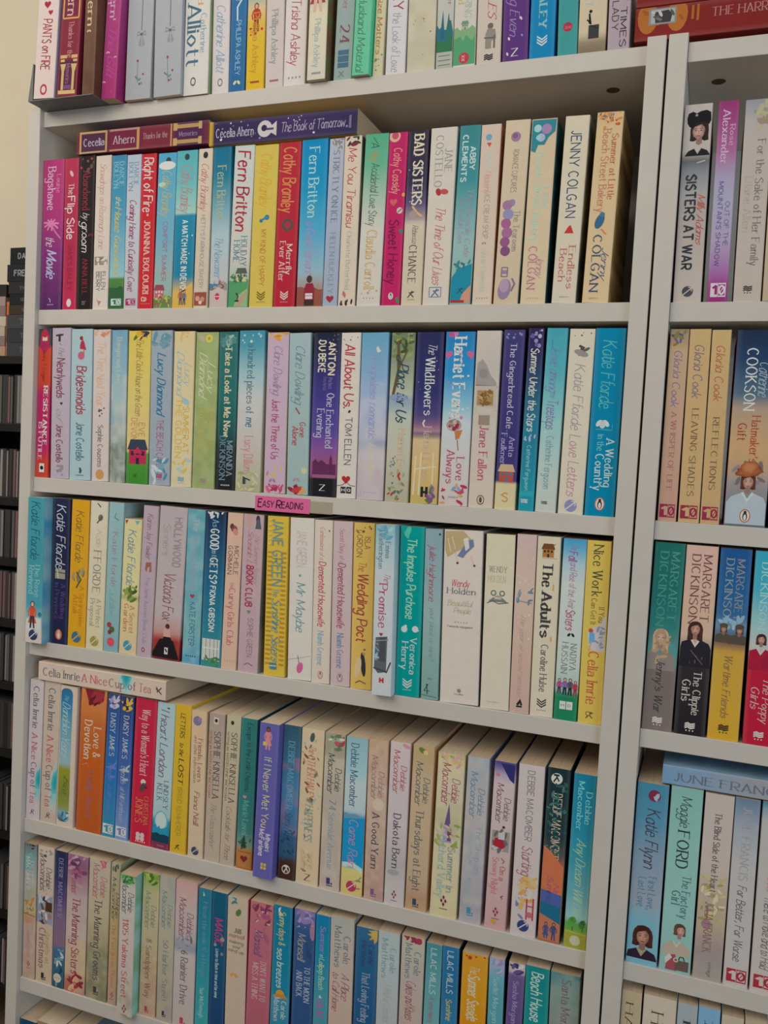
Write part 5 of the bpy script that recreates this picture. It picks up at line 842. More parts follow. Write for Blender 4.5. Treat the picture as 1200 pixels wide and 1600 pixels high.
B(r, 235.7, 263, 246.7, 1098.7, '0:94acb0,.6:9cb0b4,.78:8caab0,.8:2c8098,.93:1c5468,.95:742c48,1:742c48', 'pale blue paperback with city skyline at foot', [
 ('D', 2, .03, .04, '3c4c64', .05, 3, .45, .7), ('T', 'I heart London', .05, .5, '5c4468', 'h', .45, .44), ('T', 'LINDSEY', .53, .72, '4c5c6c', 's', .7, .26), ('T', 'KELK', .555, .67, '4c5c6c', 's', .34, .28), ('E', .5, .81, .38, '5c9cac', 1.4), ('E', .5, .805, .31, 'a8b8b8', 1.4), ('P', [(.03, .95), (.03, .86), (.15, .85), (.2, .83), (.3, .86), (.4, .84), (.5, .86), (.7, .85), (.8, .84), (.97, .87), (.97, .95)], '24809c'), ('P', [(.03, .955), (.03, .9), (.3, .89), (.5, .9), (.7, .895), (.97, .9), (.97, .955)], '18384c'), ('X', 'harper', .35, .75, .975, 'a07484', 's', .09)])
B(r, 264.2, 289.8, 274.7, 1101.3, 'b8982c', 'strong yellow paperback titled Letters to the Lost', [
 ('T', 'LETTERS', .06, .22, '3c3828', 'hb', .5, .28), ('T', 'to the', .255, .34, '3c3828', 'cb', .5, .26), ('T', 'LOST', .365, .53, '3c3828', 'hb', .5, .3), ('T', 'BRIGID KEMMERER', .555, .88, '8c7c30', 'n', .5, .28), ('runner', .955, '3c3828', .16)])
B(r, 291.5, 315.8, 298.7, 1110.7, '0:bca080,.3:b8a488,1:b4a48c', 'cream paperback titled Friends Lovers, round mark at foot', [
 ('E', .4, .07, .28, '6c6880'), ('E', .55, .06, .14, '84708c'), ('T', 'Friends, Lovers', .19, .48, '7c3c40', 's', .64, .28), ('T', 'and other indiscretions', .17, .49, '7c4c4c', 'h', .34, .2), ('T', 'Fiona Neill', .55, .775, '7c3438', 'h', .5, .34), ('arrow', .955, '3c3c5c', 'b4a48c', .25)])
B(r, 318.2, 342, 327.1, 1115.4, '0:94867e,.3:a09080,1:a49686', 'brownish grey paperback titled The Gatecrasher', [
 ('R', .3, .025, .62, .07, 'b4aaa0'), ('E', .46, .047, .1, '2c2828'), ('T', 'SOPHIE KINSELLA', .12, .57, '4c4844', 's', .58, .4), ('T', 'writing as MADELEINE WICKHAM', .12, .57, '943c3c', 'n', .18, .16), ('T', 'The Gatecrasher', .6, .9, '7c746c', 'c', .5, .34)])
B(r, 342.3, 365.1, 354.6, 1118.3, '0:a4a084,.3:a89c84,1:a49484', 'creamy green paperback titled Cocktails for Three', [
 ('E', .42, .05, .11, '2c2c28', 1.2), ('T', 'SOPHIE KINSELLA', .115, .58, '4c4c44', 's', .6, .4), ('T', 'writing as MADELEINE WICKHAM', .115, .57, '54543c', 'n', .2, .16), ('T', 'Cocktails for Three', .605, .96, '6c645c', 'c', .5, .36)])
B(r, 367, 392.6, 377.5, 1123, '0:2c6c6c,.6:2c6c6a,.75:3c706c,.85:6c8474,.87:a06c3c,1:94602c', 'dark teal paperback with heart crate at foot', [
 ('T', 'Escape to the Little Chateau', .03, .48, '2c3c40', 'hb', .55, .3), ('heart', .4, .52, .12, 'b87470'), ('T', 'Marie Laval', .545, .77, '5c948c', 's', .5, .36), ('P', [(.3, .86), (.35, .8), (.5, .77), (.6, .86)], '243c34'), ('V', 8, .8, .87, '2c4434,3c5440', .16, 4), ('R', .1, .87, .93, .99, '9c6c3c'), ('N', [(.1, .885), (.93, .885)], .04, '744c24'), ('heart', .5, .93, .24, '74242c')])
B(r, 394, 427.5, 406.4, 1131, '575494', 'violet blue paperback titled If I Never Met You', [
 ('fig', .45, .17, .14, '2c1c1c', 'b8747c', 'b87880', '7c4c3c', 'b87880'), ('R', .2, .12, .38, .145, 'b8a444'), ('T', 'If I Never Met You', .22, .67, 'b0ac84', 'n', .5, .36), ('T', 'Mhairi', .71, .815, 'b0a8c0', 'nb', .7, .24), ('T', 'McFarlane', .685, .855, 'b0a8c0', 'nb', .38, .24), ('R', .4, .9, .68, .94, 'b0a034'), ('N', [(.54, .895), (.54, .945)], .04, '575494'), ('N', [(.4, .92), (.68, .92)], .03, '575494')], pro=1.1)
B(r, 429.3, 460, 440.4, 1133.3, '0:2c4c5c,.1:34586c,.3:3c6884,.45:4c7494,.65:34587c,.85:2c4c68,.88:3c2820,1:3c2820', 'dusky blue paperback with white round mark, brown foot', [
 ('T', 'DEBBIE MACOMBER', .105, .54, '5c90a4', 's', .5, .34), ('T', 'Starry Night', .56, .74, '2c3c64', 'c', .5, .4), ('V', 12, .68, .88, '1c3c48,24505c', .16, 4), ('E', .48, .935, .24, 'b8b4ac'), ('E', .48, .935, .19, '3c2820'), ('T', 'K', .915, .955, 'b8b4ac', 'nb', .48, .22)], mott=[('8c6484', .6, 1.6, .2, .7), ('2c7498', .5, 2, .3, .7)])
B(r, 461, 495.5, 472.2, 1139, 'bca88c', 'cream paperback with falling leaves titled Other Half of Happiness', [
 ('V', 34, .02, .93, '5c6c64,7c4038,a08454,6c4c40,8ca094', .12, 7), ('O', .48, .055, .1, .2, 10, '44504c'), ('T', 'The', .105, .155, 'a05c3c', 'c', .5, .3), ('T', 'OTHER HALF', .17, .42, 'a85440', 'si', .48, .32), ('T', 'of', .44, .47, '8c8464', 'c', .48, .3), ('T', 'HAPPINESS', .49, .72, '5c7c78', 'si', .48, .34), ('T', 'sophie', .79, .89, 'b09c74', 'c', .68, .26), ('T', 'ellis', .78, .9, 'b09c74', 'c', .36, .26), ('X', 'Z', .4, .65, .955, '6c2c28', 's', .26)], side='a89070')
B(r, 498.2, 529.4, 508.4, 1146.6, '0:8c8c7c,.1:8c8874,.2:a09888,.6:a0988c,1:a4948a', 'stone coloured paperback with red flower, titled 74 Seaside Avenue', [
 ('O', .72, .04, .3, .3, 0, '9c3840'), ('O', .65, .045, .16, .2, 30, 'b04c50'), ('V', 12, .01, .12, '5c6c54,8c9480,54685c,c0b8a8', .22, 5), *DM('2c3440', .13, .38), ('T', '74', .425, .485, '6c7c88', 's', .5, .32), ('T', 'Seaside Avenue', .505, .87, '7c8c94', 's', .5, .3), ('mark', .945, '3c3c64', .15)], mott=[('b8b0a0', .4, 1.2, .15, 1)])
B(r, 531.3, 564.8, 541.6, 1153, '0:7ca0a8,.2:8cb0b8,.3:a4b4b8,.47:a0b0b4,.5:2c84b0,.7:1c7cac,.82:5ca0b4,.84:c0b070,1:b8a468', 'beach paperback with blue water band and pink title', [
 ('T', 'Debbie Macomber', .04, .44, '3c5468', 's', .42, .34), ('hills', .49, '5c8498', .01, 4, .52), ('P', [(.03, .52), (.97, .5), (.97, .82), (.5, .79), (.03, .8)], '1880b0'), ('P', [(.03, .8), (.5, .79), (.97, .82), (.97, .85), (.5, .82), (.03, .83)], 'a8c0c0'), ('T', 'Come Rain', .52, .82, 'a07494', 'h', .5, .4), ('arrow', .945, '9c3454', 'b8a890', .24), ('V', 6, .88, .97, '7c7c64,5c7484', .1, 5, .6, .95)], side='94602c')
B(r, 567.6, 597.5, 576.4, 1156.5, '0:a88c70,.15:ac9480,.3:b09c8c,.6:a89484,1:a08078', 'tan paperback titled Good Yarn', [
 *DM('84646c', .1, .37), ('O', .6, .4, .3, .3, 20, 'b8a894'), ('T', 'A Good Yarn', .455, .8, '44404c', 's', .5, .36), ('mark', .95, '6c5070', .15)], mott=[('a07c74', .4, 1.4, 0, 1), ('b8a48c', .4, 2, 0, 1)])
B(r, 599.3, 630, 610.5, 1160, '0:b4a8a8,.5:b0a8aa,.75:a09c9c,.9:aca6a4,1:b0a8a8', 'white paperback with red handwritten author, titled Dakota Born', [
 ('O', .8, .02, .2, .1, 20, 'b87c8c'), *DM('983444', .05, .31), ('T', 'Dakota Born', .44, .77, '443c44', 's', .5, .36), ('O', .4, .8, .3, .14, 0, '8c8c8c'), ('mira', .935, '743444', .1)])
B(r, 632.2, 664.6, 645.7, 1165.4, '0:a89068,.08:a4906c,.2:ac987c,.8:a89478,.93:a08068,1:a48c6c', 'golden tan paperback titled Thursdays at Eight', [
 ('O', .45, .03, .2, .12, 30, '5c6c34'), ('O', .6, .04, .12, .1, 30, 'b8a470'), *DM('445058', .1, .36), ('T', 'Thursdays at Eight', .39, .88, '5c5c60', 's', .48, .36), ('mark', .95, '2c4450', .15)], side='b08c6c')
B(r, 670.8, 712, 685.3, 1178.2, '0:a4a070,.05:b8ac88,.2:b8ac98,.45:a4a07c,.55:b4ac98,1:b8ac84', 'white paperback with lilac church steeple, titled Orchard Valley', [
 ('V', 20, .0, .07, '7c8c3c,b4a06c,b88c8c,8c9c50', .14, 4), *DM('8c3854', .06, .31), ('P', [(.35, .46), (.52, .3), (.62, .47)], '5c4c74'), ('R', .35, .44, .66, .54, '8c80a0'), ('R', .5, .46, .64, .53, '6c3c5c'), ('V', 26, .42, .58, '8c9450,7c8c44,a8a074,b09c94', .14, 8), ('T', 'Summer in', .565, .84, '7c8c84', 's', .7, .26), ('T', 'Orchard Valley', .5, .88, '84a09c', 's', .36, .28), ('mira', .9, '64283c', .1)], mott=[('c0b490', .5, 1.4, 0, 1)])
B(r, 716.2, 749.6, 732.1, 1183.8, '0:8c94a4,.1:94989e,.3:a09c9c,.7:98949a,.9:8c8c94,1:a0989c', 'silvery blue paperback titled Blossom Street', [
 *DM('54748c', .09, .36), ('T', 'The Shop on', .41, .69, '7c94a0', 's', .72, .26), ('T', 'Blossom Street', .47, .82, '84a09e', 's', .4, .28), ('mark', .925, '3c7c94', .15)], mott=[('a8a49c', .5, 1.4, 0, 1)])
B(r, 755.8, 788.5, 773.2, 1191, '0:3c3c74,.03:5c5484,.08:9c90a4,.13:b4a4a4,.4:b0a09e,.42:aca09c,1:b08c8c', 'pinkish paperback titled Snowy Night, little red car at middle', [
 ('P', [(.3, .01), (.97, .01), (.97, .12), (.75, .1), (.55, .06)], '2c2c60'), ('E', .2, .08, .09, 'b86474'), *DM('5c4050', .13, .36), ('E', .62, .385, .07, '4c3034'), ('R', .1, .41, .92, .53, '84807c'), ('V', 14, .41, .53, '5c5c60,a8a4a0,6c5450', .2, 6), ('P', [(.15, .5), (.25, .455), (.6, .45), (.75, .5), (.6, .515)], '942430'), ('R', .4, .42, .7, .46, 'a8a8ac'), ('T', 'On a', .62, .7, 'a84c5c', 's', .7, .26), ('T', 'Snowy Night', .57, .79, 'b06870', 's', .36, .28), ('N', [(.6, .57), (.75, .585), (.68, .6)], .05, 'a04c5c'), ('N', [(.8, .79), (.7, .8), (.78, .81)], .05, '6c4450'), ('mira', .895, '842c3c', .11), ('E', .42, .955, .12, 'b08c34')])
B(r, 796.2, 835.8, 811.4, 1195.7, 'b2a8a6', 'white paperback titled Starting Now with orange flowers', [
 ('T', 'DEBBIE MACOMBER', .035, .44, '6c6c70', 'n', .5, .26), ('T', 'Starting Now', .475, .755, '8c3c4c', 'h', .52, .4), ('V', 16, .66, .82, 'b88c54,c0985c,b4b4a4,c8a074', .26, 5), ('V', 6, .78, .9, '6c6c94,7c7ca4,b0a8ac', .22, 7, .1, .6), ('N', [(.6, .78), (.6, .9)], .06, '9c3c44'), ('N', [(.85, .77), (.85, .9)], .06, '9c3c44'), ('N', [(.6, .82), (.85, .82)], .05, '9c3c44'), ('E', .72, .87, .12, 'a85c64'), ('arrow', .94, '2c3c68', 'b2a8a6', .23)])
B(r, 839.4, 873.5, 856, 1200.8, '0:1c2c30,.4:203438,.5:4c4440,.58:a0603c,.8:9c5c40,1:94583c', 'dark green and orange paperback with walking couple', [
 ('E', .42, .06, .26, 'bcb8b0'), ('T', 'K', .04, .08, '1c2c30', 'nb', .4, .24), ('T', 'DEBBIE MACOMBER', .145, .52, 'b0a494', 's', .52, .38), ('V', 50, .08, .5, '2c5450,3c6c68,1c3c40', .14, 4), ('P', [(.03, .45), (.4, .48), (.97, .56), (.97, .72), (.03, .71)], 'b06444'), ('T', 'Next', .66, .77, '9c4468', 'h', .7, .24), ('T', 'Summer', .62, .78, '8c4470', 'h', .42, .26), ('P', [(.03, .7), (.97, .72), (.97, .88), (.03, .82)], '44548c'), ('P', [(.03, .77), (.97, .79), (.97, .885), (.03, .84)], '1c5c78'), ('P', [(.03, .84), (.97, .885), (.97, .99), (.03, .99)], 'a4674c'), ('fig', .35, .98, .09, '2c2430', '3c4c74', '3c4c74', '9c6c50', '3c4c74'), ('fig', .7, .985, .1, '2c2430', '3c4468', '3c4468', '9c6c50')], side='2c4c48')
B(r, 879.6, 914.6, 896.4, 1210.2, '0:14708c,.3:1f7890,.5:348494,.7:5c94a0,.83:84a8a4,.86:4c8848,.9:5c8c3c,.91:8c8c34,1:8c8c34', 'teal blue paperback with green trees at foot', [
 ('T', 'Debbie', .1, .28, '6cb0b4', 's', .72, .26), ('T', 'Macomber', .045, .32, '6cb0b4', 's', .36, .26), ('T', 'Any Dream Will Do', .37, .8, '94ac84', 'c', .52, .4), ('tree', .35, .9, .5, '3c7c34', '4c8c3c'), ('tree', .8, .895, .4, '2c5c2c', '3c6c34'), ('N', [(.03, .905), (.97, .915)], .04, '94a44c'), ('E', .5, .955, .24, 'a8a88c')])

r = 'fifth'
Y6 = dict(yb=1600)
B(r, 29.3, 53, 33.3, 1318, '0:5c686c,.1:74888c,.25:8c9490,.45:94907c,.5:a09468,.56:a08064,.6:a08c80,.8:a48c84,1:a08c78', 'worn faded seaside paperback beside the left upright', [
 ('V', 6, .0, .04, '2c2c2c,4c5458', .14, 5), ('P', [(.05, .1), (.6, .06), (.9, .13), (.5, .2), (.05, .2)], '6c9498'), ('T', 'DEBBIE', .13, .3, 'a4a8a4', 's', .68, .28), ('T', 'MACOMBER', .1, .34, 'b0b4b0', 's', .34, .3), ('V', 14, .4, .52, 'a89c44,7c7444,b06c3c,6c5c40', .2, 4), ('N', [(.03, .52), (.97, .53)], .06, '6c5c4c'), ('E', .35, .57, .2, 'b0786c'), ('T', 'a seaside street', .6, .84, 'a87c74', 'c', .5, .28), ('mira', .89, '8c3444', .1)], mott=[('b0a494', .4, 1.8, .2, 1)])
B(r, 54.9, 79.8, 59.5, 1323, '0:b0a49c,.4:a89c94,.5:a49c9c,.58:a89c8c,1:ac9c84', 'off white paperback titled Christmas with snowy village scene', [
 ('D', 10, .01, .08, '6c6458,8c8478', .07, 3), *DM('34343c', .06, .32, 'h', .72, .36, .32), ('D', 6, .3, .36, '6c5c44', .04, 4), ('P', [(.03, .36), (.6, .38), (.97, .35), (.97, .56), (.03, .56)], '7c8498'), ('V', 26, .36, .56, '34303c,a4a8b0,8c6c4c,4c4450,b0b0b8', .18, 7), ('R', .55, .4, .95, .47, '443024'), ('E', .8, .5, .14, '8c6c64'), ('T', 'Angels at', .62, .85, 'a48c54', 's', .72, .26), ('T', 'Christmas', .6, .89, '7c5464', 's', .38, .36), ('mark', .945, '2c2c38', .14)])
B(r, 80.9, 98.6, 86.7, 1330, '0:24284c,.2:2c2e58,.35:4c4068,.5:6c5878,.68:745c70,.72:3c5c7c,.85:2c5468,1:2c4858', 'narrow navy to plum paperback, blue flowers at foot', [
 ('T', 'DEBBIE MACOMBER', .055, .48, '7c7c94', 's', .5, .36), ('V', 20, .72, .98, '2c6c90,5c8494,1c3c54,a8b0a8', .24, 5), ('E', .45, .93, .34, 'aca89c'), ('N', [(.2, .93), (.7, .93)], .04, '7c8484')])
B(r, 99.4, 131, 105.9, 1336.7, '0:84607c,.08:74546c,.15:8c6c7c,.35:a49494,.6:a89890,.85:b09880,.87:a07060,1:945848', 'pinkish paperback titled The Manning Sisters', [
 ('V', 26, .0, .16, '6c3c5c,8c5474,a07c94,543450,b094a0', .2, 4), ('T', 'Debbie', .08, .2, '9c5c78', 'h', .68, .24), ('T', 'Macomber', .1, .28, '8c3c50', 'h', .38, .28), ('T', 'The Manning Sisters', .31, .86, '7c3048', 's', .5, .36), ('V', 16, .86, .99, '8c3430,742c38,b88468,c09c7c', .2, 6), ('E', .62, .9, .12, 'b88c74')], mott=[('b0a49c', .5, 1.4, .2, 1), ('b09c6c', .5, 1.4, .6, .88)])
B(r, 133, 165, 140, 1342, '0:a09c90,.15:a49c8c,.4:a09880,.6:90886c,.75:7c7c68,.85:847c64,1:706c54', 'sage beige paperback titled The Manning Grooms', [
 ('V', 8, .0, .06, 'a84c68,b07080', .16, 4, .5, .95), *DM('9c4c68', .04, .28), ('T', 'The Manning Grooms', .29, .86, '4c4450', 's', .5, .34), ('mark', .93, '3c4038', .13)], mott=[('a89c80', .5, 1.6, 0, 1), ('5c6450', .45, 2, .6, 1)])
B(r, 167, 180.6, 173.9, 1349, '0:98947c,.1:a09a84,.4:a4946c,.7:a88c6c,1:a0887c', 'narrow tan paperback overlapped by the protruding Yakima spine', [
 ('V', 6, .0, .05, '3c4430,5c6450', .24, 3), *DM('34383c', .1, .4, 'h', .8, .4, .36), ('T', 'The Evergreen Prince', .43, .88, 'a47054', 's', .5, .4), ('mira', .93, '8c2c38', .14)])
B(r, 181.5, 205, 188, 1367.9, '0:6c8c60,.04:8c9c84,.08:a8a8a0,.5:b0a4a0,.85:a49c94,1:a8a094', 'protruding paperback titled 1105 Yakima Street, leafy cover edge', [
 ('V', 12, .0, .05, '2c6c3c,4c8c4c,1c5434', .24, 5), *DM('343c50', .04, .27, 'h', .74, .36, .34), ('T', '1105 Yakima Street', .31, .87, 'a04c54', 's', .45, .36), ('mira', .95, '8c2c38', .12)], mott=[('b4aca8', .4, 1.6, .1, 1), ('7c7c6c', .5, 2, .75, .95)], side='8cb4c4,6c9c7c', pro=1.2)
B(r, 216, 241.7, 224, 1364.7, '0:5c7c30,.06:84945c,.14:a4a080,.5:a49c7c,.7:a48c74,1:a48c78', 'green headed paperback titled Sandpiper Way', [
 ('V', 14, .0, .07, '3c6424,6c8c34,8ca050', .2, 4), *DM('5c7868', .13, .39), ('T', '8 Sandpiper Way', .46, .87, '7c5c54', 's', .5, .32), ('mark', .95, '9c3c44', .13)], mott=[('b0a088', .5, 1.6, .2, 1)])
B(r, 242.8, 267.3, 249.3, 1370, '0:8c9090,.2:949890,.5:9c9888,.8:8c8c84,1:948c84', 'grey green paperback titled 50 Harbor Street', [
 *DM('64706c', .1, .36), ('T', '50 Harbor Street', .44, .86, '70746c', 's', .5, .32), ('mark', .945, '34384c', .13)], mott=[('a49c84', .5, 1.4, 0, 1)])
B(r, 268.2, 301, 275.2, 1378, '0:b08c8c,.05:b09490,.2:a89c9c,.38:a0989c,.45:7c8490,.5:a8a0a0,1:a49c98', 'pale pink headed paperback titled Rainier Drive', [
 *DM('743c50', .115, .385), ('V', 12, .38, .46, '5c6470,7c8490,4c5460', .16, 5), ('P', [(.05, .46), (.4, .4), (.6, .44), (.95, .42), (.95, .47)], '848c98'), ('T', '6 Rainier Drive', .475, .84, '5c5860', 's', .5, .32), ('mark', .955, 'a03c44', .13)])
B(r, 303.4, 324, 310.7, 1388.7, '0:2c6c84,.1:1f6c84,.4:24788c,.7:2c8490,1:348c94', 'teal green paperback with faint mauve title beside dark blue spine', [
 ('P', [(.35, .02), (.5, .05), (.35, .06)], '8cac94'), ('T', 'Heartbreak Cottage', .1, .65, '5c7c98', 's', .55, .32), ('T', 'Sue McDonagh', .73, .95, '8cb4b4', 's', .5, .3)], **Y6)
B(r, 325, 349, 331.9, 1394.7, '0:14506c,.5:164a6a,1:1c3c64', 'dark blue paperback with pink title Magic', [
 ('T', 'MAGIC', .2, .4, 'a8346c', 'hb', .5, .5), ('E', .75, .35, .14, '8c7c7c'), ('E', .3, .4, .1, '7c7c84'), ('E', .75, .46, .1, '7c6c64'), ('T', 'Listen to Back in time and be mine', .43, .8, '94a8b4', 'nb', .45, .2)], **Y6)
B(r, 350.3, 382, 355.9, 1403.5, 'aa9c8c', 'cream paperback titled Making Your Mind Up', [
 ('V', 6, .0, .05, '3c6c80,7ca4a8,5c7c60', .14, 5, .05, .5), ('O', .55, .115, .12, .18, 30, '4c6c34'), ('X', 'Jill', .35, .68, .26, '54504c', 's', .2), ('X', 'mansell', .12, .85, .3, '843c4c', 'h', .17), ('X', 'making', .15, .82, .35, '5c544c', 'n', .14), ('X', 'your', .3, .7, .385, '5c544c', 'n', .14), ('X', 'mind up', .1, .85, .42, '5c544c', 'n', .14), ('fly', .4, .62, .16, 'b8843c')], side='a04c5c', **Y6)
B(r, 383, 419, 390.8, 1410.7, '0:a46468,.3:a05c6c,1:985464', 'rose pink paperback with plum blossom head', [
 ('V', 18, .0, .16, '7c3c5c,8c4c6c,6c344c,b08c94', .18, 4), ('D', 8, .05, .28, 'c09ca0', .03, 6), ('T', 'Jill', .2, .28, '8c5074', 'c', .75, .24), ('T', 'Mansell', .23, .43, '444c74', 'h', .42, .34), ('T', "DON'T WANT TO", .48, .8, 'b09ca0', 's', .68, .24), ('T', 'MISS A THING', .5, .8, 'b09ca0', 's', .34, .24)], side='a07474', **Y6)
B(r, 421, 450.3, 427.9, 1416, '0:146c8c,.5:16708c,.75:187490,.78:3c7c98,1:2c7494', 'cerulean paperback with orange sun, sunny title script', [
 ('P', [(.25, .03), (.4, .01), (.35, .05), (.55, .08), (.3, .09)], 'b8bcb4'), ('T', 'Sunny days &', .05, .33, 'a8a468', 'hb', .5, .34), ('T', 'sea breezes', .36, .69, 'a0bcb8', 'hb', .45, .34), ('E', .5, .745, .22, 'b8842c'), ('P', [(.1, .775), (.3, .745), (.75, .745), (.9, .775)], 'a8743c'), ('T', 'Carole', .8, .95, 'a8bcc4', 's', .72, .26), ('T', 'Matthews', .78, .98, 'a8bcc4', 's', .34, .28)], side='1c3c5c', **Y6)
B(r, 454, 487, 460.1, 1422.7, '0:5c6490,.06:4c5c8c,.2:2c4c78,1:284874', 'deep blue paperback with lilac flowers, silver capitals', [
 ('V', 16, .0, .1, '8c84b0,7c6ca0,9c94b8', .24, 5), ('O', .9, .17, .14, .4, 0, '8c6c84'), ('D', 5, .12, .22, 'a8b4bc', .03, 4), ('T', 'Jill', .28, .38, '2c3c64', 'c', .78, .26), ('T', 'Mansell', .21, .44, '948c84', 'h', .4, .36), ('T', 'TO THE MOON', .49, .8, 'a0a8b8', 's', .7, .26), ('T', 'AND BACK', .54, .76, 'a0a8b8', 's', .34, .26)], **Y6)
B(r, 488, 511, 494, 1430.7, '0:0f6c98,.4:1c7894,.8:3c8494,1:3c8090', 'narrow bright blue paperback titled Lollipop Beach', [
 ('T', 'Summer', .1, .34, '7c6ca8', 'hb', .52, .34), ('T', 'at', .36, .39, '8cb4bc', 'n', .5, .28), ('T', 'Lollipop Beach', .4, .68, '94b094', 'hb', .5, .36), ('P', [(.35, .76), (.6, .76), (.45, .73)], 'a8bcc0'), ('T', 'LILAC', .78, .95, '9c4c98', 'nb', .5, .4)], **Y6)
B(r, 511.6, 548.8, 516.7, 1434.7, '0:949a94,.2:a09a94,.5:a89a92,1:a8968c', 'pale grey paperback titled A Place to Call Home', [
 ('T', 'Carole', .17, .42, '5c7078', 's', .72, .28), ('T', 'Matthews', .09, .47, '5c7078', 's', .34, .28), ('T', 'A Place', .52, .76, '7c3c4c', 'c', .7, .32), ('T', 'to Call Home', .52, .88, '7c3c4c', 'c', .3, .28)], side='5c6470,a4a09c', **Y6)
B(r, 551, 585.6, 556.7, 1450.7, '0:2c5c80,.2:245880,1:1c4c78', 'dark blue paperback with golden sunburst corner', [
 ('P', [(.97, .005), (.55, .02), (.72, .04), (.5, .06), (.72, .075), (.6, .12), (.8, .1), (.85, .15), (.97, .11)], 'a88c4c'), ('E', .9, .05, .2, 'b0944c'), ('T', 'Carole', .17, .36, '34345c', 's', .72, .24), ('T', 'Matthews', .14, .4, '34345c', 's', .4, .24), ('T', 'That Loving Feeling', .46, .98, '8c94a4', 's', .52, .34)], side='5c7068', **Y6)
B(r, 586.3, 620, 591.3, 1457.3, '0:98a4a4,.3:98a8ac,1:98a0a4', 'icy blue grey paperback with large two line author', [
 ('T', 'Carole', .17, .43, '6c8890', 's', .72, .28), ('T', 'Matthews', .08, .5, '6c8890', 's', .34, .28), ('T', 'A Whiff of Christmas', .55, .98, '948c94', 'c', .5, .34)], side='84807c', **Y6)
B(r, 622, 658.3, 627.9, 1464, '0:a49c8c,.15:a0a094,.5:a09894,1:a0948c', 'pale grey paperback with red cake stand corner', [
 ('V', 10, .0, .05, '842c3c,b07c3c,7c3448', .16, 4), ('E', .75, .04, .14, '8c3444'), ('T', 'Carole', .17, .43, '64707c', 's', .72, .28), ('T', 'Matthews', .09, .48, '64707c', 's', .34, .28), ('T', 'Cakes and Kisses', .51, .95, '843444', 'c', .48, .4)], side='84807c', **Y6)
B(r, 660.5, 685.5, 666.5, 1475.4, '0:3c7c88,.5:548c94,1:5c9098', 'muted teal paperback with white capitals and red title', [
 ('T', 'LILAC MILLS', .06, .62, 'a0b4b4', 'n', .5, .36), ('T', 'A very merry', .66, .98, '94343c', 'h', .5, .3)], **Y6)
B(r, 687.3, 713.5, 691.8, 1480, '0:246490,.5:246088,1:2c6c94', 'mid blue paperback with white capitals and gold title', [
 ('T', 'LILAC MILLS', .06, .6, 'a0b4c0', 'n', .5, .36), ('T', 'Sunshine', .68, .95, 'a09c5c', 'hb', .5, .34)], side='1c2c44', **Y6)
B(r, 717.4, 758, 722.5, 1492, '0:bc842c,.5:bc841c,1:b87c18', 'golden orange paperback with tiny red flowers', [
 ('D', 4, .01, .09, 'a0382c,8c3424', .06, 4), ('E', .3, .06, .08, 'a0382c'), ('T', 'The', .17, .28, 'c0b4a0', 'h', .5, .34), ('T', 'Summer Seaside', .3, .95, 'c0b4a0', 'hb', .5, .42)], **Y6)
B(r, 760.8, 786.3, 764.7, 1498.5, '0:8c8cac,.15:8c90b0,.28:5c94a4,.6:4c8c98,1:4c8c98', 'aqua paperback with lilac petal head', [
 ('V', 10, .0, .2, '9c98b4,7c7ca4,5c94a8', .24, 4), ('T', 'Sadie Morgan', .28, .98, '84acb0', 's', .5, .34)], side='2c4454', **Y6)
B(r, 788, 815.6, 793.8, 1504.9, '0:a09ca0,.16:a09ca4,.2:5c4c7c,1:544478', 'purple paperback with white and navy patterned head', [
 ('V', 10, .0, .16, '3c345c,b4b0b4,54487c', .26, 4), ('T', 'Sasha Morgan', .3, .98, '8c80a4', 's', .5, .32)], side='7c7474', **Y6)
B(r, 816.8, 855.4, 821, 1511.8, '0:147478,1:147c7c', 'sea green paperback titled Beach House', [
 ('T', 'Beach House', .1, .95, 'a0b8b4', 'hb', .5, .46)], side='1c4c54', **Y6)
B(r, 857, 906.5, 860.6, 1522.9, '0:3c7078,.1:44747c,.4:64807c,1:747c74', 'murky teal paperback beside the right upright', [
 ('T', 'Santa Montefiore', .12, 1.6, '6c5464', 's', .55, .3)], mott=[('7c8c84', .6, 1.4, 0, 1)], **Y6)

r = 'r1'
B(r, 1051, 1094.8, 1070, 163, '0:b4aaa0,.24:b4a8a0,.28:5c6064,.33:7c8084,.45:a09c98,.55:a89e96,1:b8aca0', 'greyish paperback with airwoman portrait titled Sisters at War', [
 ('bust', .55, .22, .22, '202226', 'a8a09c', 1.3), ('face', .58, .135, .26, '2a2220', 'c0988c', '9c4c50', 1.1, 1.25, -.1), ('P', [(.12, .07), (.16, .045), (.32, .036), (.45, .046), (.6, .036), (.8, .032), (.95, .045), (.97, .085), (.9, .105), (.72, .09), (.5, .092), (.34, .118), (.22, .112), (.14, .095)], '1a1a1e'), ('E', .45, .055, .05, '8c8884'), ('N', [(.55, .295), (.85, .285)], .05, 'a8a49c'), ('T', 'SISTERS AT WAR', .355, .83, '34383e', 'nb', .4, .34), ('T', 'Milly Adams', .455, .7, 'b0504c', 'c', .8, .26), ('arrow', .945, '44484a', 'b8aca0', .2)])
B(r, 1103.9, 1135.8, 1124, 157.5, '0:8c3468,.1:944478,.25:a0648c,.38:9c94ac,.5:a09cb0,.7:a494ac,.85:98649c,.92:903c78,1:8c2c6c', 'magenta and lavender paperback titled Mountain\'s Shadow', [
 ('T', 'Rose', .12, .22, 'c09cb4', 's', .74, .24), ('T', 'Alexander', .045, .31, 'c4acc0', 's', .42, .34), ('T', 'OUT OF THE', .5, .72, '5c5880', 'n', .72, .22), ('T', "MOUNTAIN'S SHADOW", .4, .82, '4c4c80', 'n', .36, .22), ('ten', .94, 'c8bcc8', '8c2c6c', .15, .9, .07)], side='a87c2c,4c3c54')
